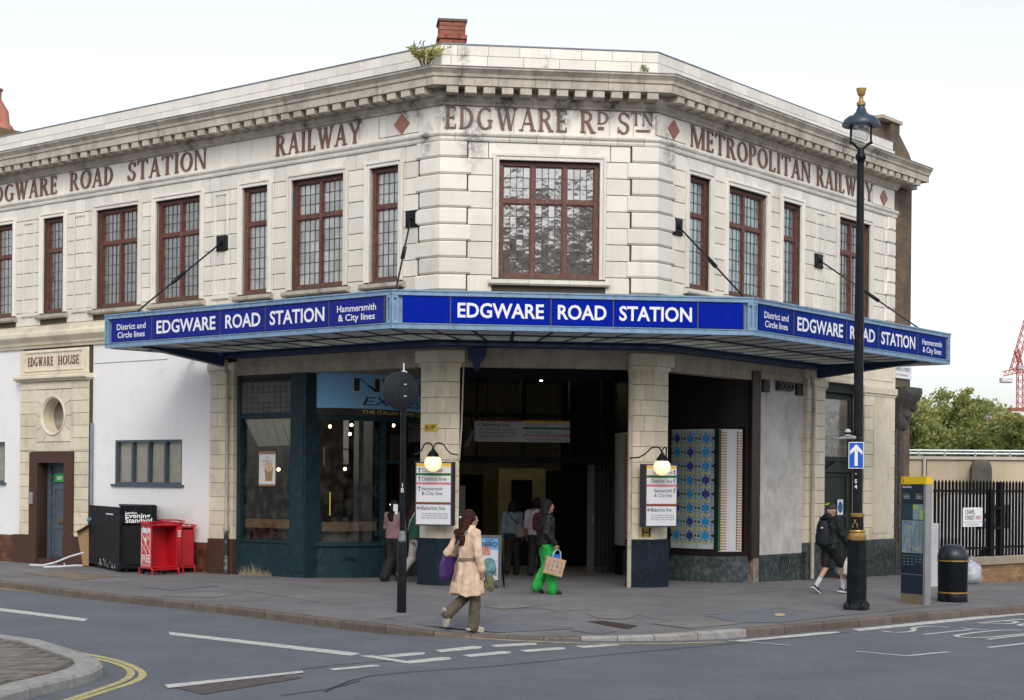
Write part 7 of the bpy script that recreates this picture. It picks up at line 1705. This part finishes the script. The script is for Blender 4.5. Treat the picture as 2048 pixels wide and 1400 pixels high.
def legs(r0, r1, r2, lo=1.0):
    def g(D, hp):
        mb = MB(); mb.loft([ering((0, 0, z), rx, ry) for z, rx, ry in ((.80, .13, .11), (.86, .168, .128), (.96, .165, .125), (1.02, .15, .115))])
        for s, k in ((1, 'R'), (-1, 'L')):
            h, kn, a = Vector(D['hip'+k]), Vector(D['knee'+k]), Vector(D['ank'+k])
            if lo < 1: limb(mb, [h, h.lerp(kn, .5), h.lerp(kn, lo)], [r0, r0*.98, r1])
            else: limb(mb, [h, h.lerp(kn, .5), kn, kn.lerp(a, .5), a+Vector((0, 0, -.01))], [r0, (r0+r1)/2, r1, (r1+r2)/2, r2])
        return mb
    return g
def shoe(k, L=.26):
    def g(D, hp):
        a, t = Vector(D['ank'+k]), Vector(D['toe'+k]); d = (t-a); d.normalize(); mb = MB(); heel = a-d*.045+Vector((0, 0, -.03))
        up = Vector((0, 0, 1))-d*d.z; up.normalize()
        limb(mb, [heel, a.lerp(t, .5)-up*.012, t], [.042, .042, .034], 10); limb(mb, [a+up*.015, a.lerp(t, .35)], [.044, .042], 10); return mb
    return g
def sole(k):
    def g(D, hp):
        a, t = Vector(D['ank'+k]), Vector(D['toe'+k]); d = (t-a).normalized(); side = Vector((1, 0, 0)); up = side.cross(d).normalized(); c0 = a-d*.085-up*.075; c1 = t+d*.035-up*.030
        mb = MB(); rings = []
        for tt_, w_ in ((0, .028), (.12, .04), (.4, .038), (.7, .048), (.9, .04), (1, .02)):
            p = c0.lerp(c1, tt_); rings.append([p+side*w_-up*.004, p+side*w_+up*.022, p-side*w_+up*.022, p-side*w_-up*.004])
        return mb.loft(rings)
    return g
def topg(r_sl=.062, hem=.86, puff=.015, neck=True, sl=1.0):
    def g(D, hp):
        mb = MB(); e = puff
        mb.loft([ering((0, 0, z), rx+e, ry+e) for z, rx, ry in ((hem, .17, .13), (.98, .165, .125), (1.10, .15, .115), (1.24, .17, .125), (1.34, .178, .115), (1.40, .135, .095), (1.45, .075, .068))])
        for s, k in ((1, 'R'), (-1, 'L')):
            sh, el, wr = Vector(D['sh'+k]), Vector(D['el'+k]), Vector(D['wr'+k])
            limb(mb, [(s*.12, 0, 1.365), sh, sh.lerp(el, .5), el]+([el.lerp(wr, .5), el.lerp(wr, .93)] if sl >= 1 else []), [.062+e, r_sl+e*.5, r_sl, r_sl*.93]+([r_sl*.85, r_sl*.75] if sl >= 1 else []))
        return mb
    return g
def hairg(length, w_=.12, back=.05, vol=1.0):
    def g(D, hp):
        mb = MB()
        def bp(x, y, z, r, **k): q = MB().ball((0, 0, 0), r, 14, 10, **k); c = hp(x, y, z); mb.add([c+v for v in q.v], q.f)
        bp(0, -.018, .022, .116*vol, sx=.82, sy=.88, sz=1.0); bp(0, -.05, -.02, .10*vol, sx=.9, sy=.7)
        n = max(1, int(length/.045))
        for i in range(n+1):
            z = -.03-length*i/max(1, n); k = 1+.15*math.sin(i*.9)
            for x in (-.5, 0, .5): q = hp(x*w_*k, -.075-back*min(1, i/max(1, n)), z) if i < 3 else Vector((hp(x*w_*k, -.075, 0).x, min(hp(x*w_*k, -.075, 0).y, -.115-back*.4), hc_z+z)); mb.ball(q, .050+.008*math.sin(i*2+x*9)-.012*(i/max(1, n)), 10, 8)
        for s in (-1, 1):
            for i in range(3): q = hp(s*.078, -.02-.015*i, .0-.05*i); mb.ball(q, .034, 8, 6)
        return mb
    return g
hc_z = 1.575
cm = lambda n, c, r=.8, **k: mat(n, c, r, var=k.pop('var', .22), scale=k.pop('scale', 7), bump=k.pop('bump', .5), bscale=k.pop('bscale', 30), **k)
# ---- woman in the trench coat
coat_m = cm('beige_trench_cotton', (.68, .50, .36), bump=.15, bscale=60); brownhair = cm('dark_auburn_hair', (.050, .017, .012), .7, spec=.15, var=.5, scale=30, bump=.6, bscale=90)
olive = cm('olive_brown_trousers', (.115, .092, .066)); cream = cm('cream_trainer', (.50, .44, .34), .6)
def coat(D, hp):
    mb = MB(); rg = []
    for z, rx, ry, dx in ((.53, .275, .225, -.02), (.62, .265, .215, -.01), (.75, .235, .195, 0), (.9, .20, .165, 0), (1.0, .17, .135, 0), (1.05, .165, .13, 0), (1.15, .18, .135, 0), (1.28, .195, .135, 0), (1.36, .19, .12, 0), (1.42, .13, .10, 0), (1.47, .085, .08, 0)):
        ring = ering((dx, -.02 if z < .8 else 0, z), rx, ry, 36)
        if z < .95:
            for i, v in enumerate(ring): a = 2*math.pi*i/36; k = 1+.075*(1-(z-.5)/.45)*math.sin(a*7+1.3)+.04*math.sin(a*12); ring[i] = Vector((v.x*k, v.y*k, v.z+.025*math.sin(a*3)*(1 if z < .6 else 0)))
        rg.append(ring)
    mb.loft(rg)
    for s, k in ((1, 'R'), (-1, 'L')):
        sh, el, wr = Vector(D['sh'+k]), Vector(D['el'+k]), Vector(D['wr'+k]); limb(mb, [(s*.12, 0, 1.37), sh, sh.lerp(el, .5), el, el.lerp(wr, .5), el.lerp(wr, .95)], [.075, .075, .072, .066, .062, .060])
    mb.loft([ering((0, 0, 1.44), .095, .09), ering((0, -.01, 1.50), .085, .08)])
    return mb
def belt(D, hp):
    mb = MB(); n = 28; ring = [Vector((.178*math.cos(2*math.pi*k/n), .143*math.sin(2*math.pi*k/n), 1.03+.01*math.sin(2*math.pi*k/n))) for k in range(n+1)]
    for p, q in zip(ring, ring[1:]):
        o1 = Vector((p.x, p.y, 0)).normalized()*.008; o2 = Vector((q.x, q.y, 0)).normalized()*.008
        mb.loft([[p+o1+Vector((0, 0, -.022)), p+o1+Vector((0, 0, .022)), p-o1+Vector((0, 0, .022)), p-o1+Vector((0, 0, -.022))], [q+o2+Vector((0, 0, -.022)), q+o2+Vector((0, 0, .022)), q-o2+Vector((0, 0, .022)), q-o2+Vector((0, 0, -.022))]])
    mb.tube([(-.03, -.15, 1.03), (-.04, -.185, .95), (-.035, -.205, .84), (-.03, -.22, .77)], [.014, .018, .018, .016], 6)
    return mb
def buckle(D, hp):
    mb = MB(); c = Vector((-.03, -.235, .75)); P_ = [c+Vector((.03*math.cos(a), 0, .03*math.sin(a))) for a in [k*math.pi/6 for k in range(13)]]; mb.tube(P_, .006, 6); return mb
def strap(pts, w_):
    def g(D, hp): return MB().tube(pts, w_, 6)
    return g
base = PP(936, 1264)
tw, TM = person(base, (.80, .60), 'woman in a beige belted trench coat stepping along the kerb, seen from behind', dict(kneeR=(.085, .06, .49), ankR=(.08, .03, .085), toeR=(.09, .18, .035), kneeL=(-.075, -.02, .47), ankL=(-.08, -.30, .27), toeL=(-.085, -.30, .11),
    elR=(.235, -.01, 1.09), wrR=(.235, .06, .87), elL=(-.27, -.17, 1.10), wrL=(-.25, .05, 1.12), hdL=(0, 1, .1), look=.35, curlR=.4),
    [('trench_coat', coat, coat_m, .009, (.021, 13, 6, 3)), ('belt', belt, cm('grey_brown_belt', (.22, .17, .12)), 0, None), ('buckle', buckle, cm('brown_buckle', (.10, .045, .02), .5), 0, None), ('trousers', legs(.088, .074, .084), olive, .010, (.017, 18, 6, 1)),
     ('shoe', shoe('R'), cream, .007, None), ('shoe', shoe('L'), cream, .007, None), ('sole', sole('R'), cm('pale_sole', (.5, .46, .4)), 0, None), ('sole', sole('L'), MATS['pale_sole'], 0, None),
     ('hair', hairg(.30, .14, .045, 1.06), brownhair, .009, (.012, 26, 5, 2)), ('hair_clip', lambda D, hp: MB().tube([hp(-.04, -.145, .03), hp(.035, -.15, .035)], .012, 8), signwhite, 0, None),
     ('shoulder_strap', strap([(.10, -.10, 1.42), (.03, -.155, 1.32), (-.06, -.165, 1.20), (-.16, -.12, 1.06)], .017), cm('grey_strap', (.24, .22, .19)), 0, None)], H=.985, hair=brownhair)
def bag(name, M, pts, label, m_, fn): 
    t = thing(name, M @ Vector(pts), label, 'bag'); return t
pur = cm('purple_bag_fabric', (.055, .018, .13), .5, bump=.4, bscale=20); teal = cm('teal_bag_fabric', (.10, .24, .25), .6, bump=.3)
bt = thing('tote_bag', TM @ Vector((-.26, -.14, .72)), 'purple tote bag under the trench-coat woman\'s left arm', 'bag')
mb = MB(); mb.loft([[Vector((-.28+a*w_, -.13+b*d_, z)) for a, b in ((-1, -1), (1, -1), (1, 1), (-1, 1))] for w_, d_, z in ((.035, .135, .72), (.05, .15, .78), (.045, .145, .95), (.03, .11, 1.06))]); q = fuse(mb, .012, 3); folds(q, .014, 9, 7, 4); q.v = [TM @ v for v in q.v]; obj('sack', q, pur, bt, smooth=True, fixn=False)
mb = MB().tube([(-.27, -.05, 1.05), (-.255, -.03, 1.2), (-.22, -.01, 1.40), (-.20, -.08, 1.30), (-.24, -.18, 1.05)], .011, 6); mb.v = [TM @ v for v in mb.v]; obj('strap', mb, pur, bt, smooth=True)
bt = thing('shoulder_bag', TM @ Vector((.15, .24, .72)), 'teal shoulder bag hanging in front of the trench-coat woman', 'bag')
q = fuse(blob((0, 0, 0), .13, .26, 5), .012, 2); folds(q, .03, 9, 12, 3); q.v = [TM @ (Vector((v.x*.6+.12, v.y*.85+.27, v.z+.78))) for v in q.v]; obj('sack', q, teal, bt, smooth=True, fixn=False)
q = fuse(blob((0, 0, 0), .10, .24, 9), .012, 2); folds(q, .03, 9, 12, 5); q.v = [TM @ (Vector((v.x*.5+.13, v.y*.8+.27, v.z+.58))) for v in q.v]; obj('lower_pouch', q, cm('olive_pouch', (.16, .15, .07)), bt, smooth=True, fixn=False)
# ---- woman in green trousers
gm2 = cm('bright_green_trousers', (.010, .34, .05), .8); jk = cm('black_leather_jacket', (.010, .011, .014), .5, spec=.25); bh = cm('black_hair', (.012, .010, .011), .7, spec=.15, var=.5, scale=30, bump=.5, bscale=90)
base = PP(1092, 1188)
gw, GM = person(base, (.98, .18), 'woman in a black jacket and bright green trousers walking right past the entrance', dict(kneeR=(.09, .07, .49), ankR=(.09, .10, .08), toeR=(.09, .24, .03), kneeL=(-.08, .0, .48), ankL=(-.08, -.16, .14), toeL=(-.08, -.05, .035), elR=(.24, -.05, 1.10), wrR=(.24, .12, .90), hdR=(0, .1, -1), curlR=.9, nod=.08, look=-.1),
    [('jacket', topg(.068, .90, .02), jk, .010, (.014, 16, 10, 2)), ('trousers', legs(.102, .088, .098), gm2, .010, (.020, 15, 6, 7)), ('shoe', shoe('R'), blk, .008, None), ('shoe', shoe('L'), blk, .008, None), ('sole', sole('R'), blk, 0, None), ('sole', sole('L'), blk, 0, None), ('hair', hairg(.66, .11, .05, 1.04), bh, .010, (.010, 30, 4, 5))], H=1.0, skin=skint, hair=bh)
pb = thing('paper_bag', GM @ Vector((.27, .16, .42)), 'tan carrier bag printed with flowers held by the woman in green trousers', 'bag')
BG = MB(); tilt = Matrix.Rotation(R(-14), 4, 'X')
def bgp(x, y, z): return GM @ (Vector((.30, .15, .80)) + (tilt.to_3x3() @ Vector((x, y, z))))
BG.add([bgp(x, y, z) for z, e in ((-.45, 0), (-.14, .01)) for x, y in ((-.06, -.17-e), (.06, -.17-e), (.06, .17+e), (-.06, .17+e))], [(3, 2, 1, 0), (0, 1, 5, 4), (1, 2, 6, 5), (2, 3, 7, 6), (3, 0, 4, 7)]); obj('sack', BG, cm('tan_kraft_print', (.48, .27, .13), .7), pb)
mb = MB()
mb.add([bgp(.0615, y, z) for y, z in ((-.15, -.42), (.15, -.42), (.16, -.16), (-.16, -.16))], [(0, 1, 2, 3)]); obj('print_panel', mb, cm('pale_print_ground', (.42, .32, .23)), pb)
fl = {k: MB() for k in ('red', 'grey')}
for i in range(4):
    for j in range(3):
        k = 'red' if (i+j) % 2 else 'grey'; y, z = -.115+.077*i, -.37+.08*j; fl[k].quad(*[bgp(.063, y+.024*math.cos(a)*(1 if n_ % 2 else .6), z+.03*math.sin(a)*(1 if n_ % 2 else .6)) for n_, a in enumerate([q_*math.pi/5 for q_ in range(10)])])
tag(obj('flower_print', fl['red'], cm('flower_red', (.45, .10, .05)), pb), kind='stuff'); tag(obj('flower_print', fl['grey'], cm('flower_grey', (.2, .24, .3)), pb), kind='stuff')
for x in (-.05, .05): obj('handle', MB().tube([bgp(x, -.08, -.15), bgp(x*.6, -.05, -.02), bgp(0, 0, .02), bgp(x*.6, .05, -.02), bgp(x, .08, -.15)], .008, 6), cm('pale_blue_handle', (.35, .52, .6)), pb, smooth=True)
obj('contents', MB().box(Fr(bgp(0, -.08, -.2), math.atan2((bgp(0, .1, 0)-bgp(0, 0, 0)).y, (bgp(0, .1, 0)-bgp(0, 0, 0)).x)), 0, .16, -.03, .03, 0, .10), cm('blue_carton', (.01, .12, .5)), pb)
# ---- man with the backpack
jkt = cm('black_rain_jacket', (.011, .014, .016), .6, spec=.25); sht = cm('black_shorts', (.008, .008, .01)); navyshoe = cm('navy_trainer', (.02, .03, .075), .5); sock = cm('grey_sport_sock', (.45, .47, .5))
def socks(k):
    def g(D, hp):
        kn, a = Vector(D['knee'+k]), Vector(D['ank'+k]); mb = MB(); limb(mb, [a, a.lerp(kn, .42)], [.044, .050]); return mb
    return g
def capg(D, hp):
    mb = MB(); q = MB().ball((0, 0, 0), .112, 18, 12, sx=.80, sy=.95, sz=.72); c = hp(0, 0, .045); mb.add([c+v for v in q.v if True], q.f)
    return mb
base = PP(1660, 1188)
mn, MM = person(base, (.80, .60), 'man in a black jacket, shorts and cap walking away with a backpack', dict(kneeR=(.09, .22, .52), ankR=(.09, .25, .09), toeR=(.11, .40, .04), kneeL=(-.09, -.02, .49), ankL=(-.09, -.30, .14), toeL=(-.11, -.17, .035), elR=(.25, .04, 1.10), wrR=(.26, .22, .90), hdR=(0, .2, -1), curlR=.9, look=.1),
    [('jacket', topg(.072, .84, .03), jkt, .011, (.016, 13, 10, 9)), ('shorts', legs(.105, .095, .09, .82), sht, .011, (.008, 12, 6, 2)), ('sock', socks('R'), sock, .009, None), ('sock', socks('L'), sock, .009, None), ('shoe', shoe('R'), navyshoe, .008, None), ('shoe', shoe('L'), navyshoe, .008, None), ('sole', sole('R'), cm('white_sole', (.62, .62, .62)), 0, None), ('sole', sole('L'), MATS['white_sole'], 0, None),
     ('hood', lambda D, hp: MB().ball((0, -.09, 1.44), .10, 14, 10, sx=1.3, sy=.8, sz=.75), jkt, .012, (.012, 12, 10, 3)),
     ('cap', capg, cm('dark_grey_cap', (.03, .032, .036)), .008, None), ('cap_peak', lambda D, hp: MB().loft([[hp(x, y, z) for x, y, z in ((-w_, yy, .05), (w_, yy, .05), (w_, yy, .062), (-w_, yy, .062))] for yy, w_ in ((.05, .07), (.12, .07), (.165, .04))]), MATS['dark_grey_cap'], 0, None),
     ('cap_flash', lambda D, hp: MB().loft([[hp(s_*.05, y, .045+.085*math.sin(math.pi*(i+1)/6.5))+Vector((0, -.006 if i < 3 else 0, .004)) for s_ in (-1, -.3, .3, 1)] for i, y in enumerate((-.118, -.10, -.05, .0))], cap=False), cm('neon_yellow', (.55, .75, .03)), 0, None)], H=1.0, skin=skinm, hair=cm('grey_hair', (.3, .29, .28)))
bp = thing('backpack', MM @ Vector((0, -.22, .92)), 'black backpack with a small white logo on the walking man\'s back', 'bag')
mb = MB(); mb.loft([ering((0, -.215, z), rx, ry, 16) for z, rx, ry in ((.90, .12, .06), (.95, .145, .085), (1.10, .15, .095), (1.28, .135, .085), (1.38, .09, .055))]); q = fuse(mb, .012, 4); q.v = [MM @ v for v in q.v]; obj('pack', q, cm('black_pack_nylon', (.014, .017, .021), .6, spec=.25), bp, smooth=True, fixn=False)
mb = MB(); mb.loft([ering((0, -.295, z), rx, ry, 14) for z, rx, ry in ((.94, .09, .015), (.97, .11, .03), (1.12, .11, .03), (1.15, .09, .015))]); mb.v = [MM @ v for v in mb.v]; obj('front_pocket', mb, MATS['black_pack_nylon'], bp, smooth=True)
mb = MB(); mb.add([MM @ Vector(v) for v in ((.035, -.306, 1.235), (.085, -.300, 1.235), (.085, -.298, 1.255), (.06, -.303, 1.265), (.035, -.305, 1.255))], [(0, 1, 2, 3, 4)]); obj('logo', mb, signwhite, bp)
for s in (-1, 1):
    mb = MB().tube([(s*.08, -.17, 1.37), (s*.11, -.05, 1.45), (s*.12, .06, 1.42), (s*.13, .13, 1.25), (s*.15, .05, 1.0), (s*.13, -.15, .95)], .016, 6); mb.v = [MM @ v for v in mb.v]; obj('strap', mb, MATS['black_pack_nylon'], bp, smooth=True)
cb = thing('carrier_bag', MM @ Vector((.28, .25, .38)), 'white plastic supermarket carrier bag with red print in the man\'s right hand', 'bag'); wpl = cm('white_bag_plastic', (.62, .61, .56), .4, bump=.3, bscale=16)
mb = MB(); mb.loft([[Vector((.285+a*w_, .25+b*d_, z)) for a, b in ((-1, -.7), (-.4, -1), (.4, -1), (1, -.7), (1, .7), (.4, 1), (-.4, 1), (-1, .7))] for w_, d_, z in ((.06, .13, .36), (.085, .165, .39), (.08, .165, .52), (.05, .14, .66), (.02, .06, .74))]); q = fuse(mb, .012, 3); folds(q, .012, 10, 8, 2); q.v = [MM @ v for v in q.v]; obj('sack', q, wpl, cb, smooth=True, fixn=False)
for s in (-1, 1): mb = MB().tube([(.285, .25+s*.05, .72), (.28, .25+s*.03, .79), (.27, .245, .83)], .009, 6); mb.v = [MM @ v for v in mb.v]; obj('handle', mb, wpl, cb, smooth=True)
c0 = MM @ Vector((.385, .12, .50)); TFb = Fr(c0+Vector((.0, -.02, 0)), math.atan2((MM @ Vector((0, 1, 0))-MM @ Vector((0, 0, 0))).y, (MM @ Vector((0, 1, 0))-MM @ Vector((0, 0, 0))).x)); texto('bag_text', TFb, 'TESCO', .01, .0, .06, .004, cm('carrier_red', (.5, .06, .04)), cb, width=.22, bold=.02)
# ---- two entering the coffee shop
mv = cm('mauve_jumper', (.26, .15, .16)); base = PP(788, 1163)
person(base, (.55, .83), 'person in a mauve jumper and black trousers entering the coffee shop by the sign pole', dict(elL=(-.26, .05, 1.12), wrL=(-.22, .22, 1.30), hdL=(0, .4, 1), elR=(.24, .0, 1.1)), [('jumper', topg(.07, .90, .03), mv, .012, (.010, 10, 7, 3)), ('trousers', legs(.11, .10, .12), sht, .012, (.008, 12, 5, 2)), ('shoe', shoe('R'), cm('white_trainer', (.5, .5, .5)), .009, None), ('shoe', shoe('L'), MATS['white_trainer'], .009, None), ('hair', hairg(.26, .07, .04), bh, .012, None)], H=.96, detail=False, skin=skint, hair=bh)
ps = thing('paper_sheet', base+Vector((.02, -.02, 1.18)), 'white folded sheet held up behind the sign pole', 'paper'); PSF = Fr(base+Vector((.02, -.12, 0)), R(-10)); boxo('sheet', PSF, -.04, .05, -.02, 0, 1.10, 1.55, signwhite, ps); boxo('clip', PSF, -.03, .02, -.025, .005, 1.55, 1.62, blk, ps)
gj = cm('bottle_green_jumper', (.008, .075, .045)); base = PP(832, 1164)
person(base, (.80, .60), 'person in a bottle green jumper and pale trousers walking behind the left pillar', dict(ankL=(-.09, -.32, .18), kneeL=(-.09, -.04, .48), toeL=(-.1, -.28, .05), kneeR=(.09, .14, .5), ankR=(.09, .2, .08)), [('jumper', topg(.072, .88, .035), gj, .012, (.010, 10, 7, 6)), ('trousers', legs(.10, .085, .08), cm('pale_grey_trousers', (.42, .38, .36)), .012, (.010, 12, 6, 2)), ('shoe', shoe('R'), MATS['white_trainer'], .009, None), ('shoe', shoe('L'), MATS['white_trainer'], .009, None), ('hair', hairg(.22, .08, .04), brownhair, .012, None), ('strap', strap([(.12, -.12, 1.42), (.02, -.165, 1.25), (-.12, -.13, 1.05)], .012), cm('pale_strap', (.6, .58, .5)), 0, None)], H=.98, detail=False, hair=brownhair)
# ---- two in the ticket hall
base = PP(1024, 1150)
gjw, WM_ = person(base, (.1, 1), 'person in a grey-blue denim jacket with a bag walking into the dark ticket hall', dict(kneeR=(.09, .08, .49)), [('jacket', topg(.072, .95, .03), cm('grey_blue_denim', (.13, .17, .20)), .012, (.008, 10, 8, 1)), ('trousers', legs(.10, .085, .08), sht, .012, None), ('shoe', shoe('R'), blk, .009, None), ('shoe', shoe('L'), blk, .009, None), ('hair', hairg(.10, .07, .02), bh, .012, None)], H=.98, detail=False, hair=bh)
sb = thing('sling_bag', WM_ @ Vector((.16, -.2, .82)), 'grey sling bag on the denim jacket wearer\'s right hip', 'bag'); q = fuse(blob((0, 0, 0), .15, .32, 6), .014, 2); q.v = [WM_ @ Vector((v.x*.9+.20, v.y*.5-.17, v.z+.86)) for v in q.v]; obj('sack', q, cm('grey_bag_fabric', (.17, .16, .14)), sb, smooth=True, fixn=False); mb = MB().tube([(.20, -.17, 1.15), (.02, -.17, 1.28), (-.10, -.08, 1.44)], .012, 6); mb.v = [WM_ @ v for v in mb.v]; obj('strap', mb, blk, sb)
base = PP(1072, 1152)
wsm, WS = person(base, (.15, 1), 'person in a pale shirt with a dark red backpack walking into the ticket hall', dict(nod=-.4), [('shirt', topg(.075, .90, .03, sl=.5), cm('pale_lilac_shirt', (.38, .34, .38)), .012, (.008, 10, 8, 1)), ('trousers', legs(.11, .09, .085), sht, .012, None), ('shoe', shoe('R'), blk, .009, None), ('shoe', shoe('L'), blk, .009, None), ('hair', hairg(.02, .05, .0), bh, .012, None)], H=1.02, detail=False, skin=skind, hair=bh)
rb = thing('red_backpack', WS @ Vector((0, -.2, 1.0)), 'dark red backpack worn in the ticket hall', 'bag'); mb = MB(); mb.loft([ering((.06, -.20, z), rx, ry, 14) for z, rx, ry in ((1.0, .09, .05), (1.05, .12, .08), (1.25, .12, .08), (1.38, .07, .05))]); mb.v = [WS @ v for v in mb.v]; obj('pack', mb, cm('dark_red_nylon', (.14, .012, .02)), rb, smooth=True); mb = MB().tube([(.06, -.16, 1.36), (.10, 0, 1.47), (.12, .12, 1.3)], .02, 6); mb.v = [WS @ v for v in mb.v]; obj('strap', mb, MATS['dark_red_nylon'], rb)
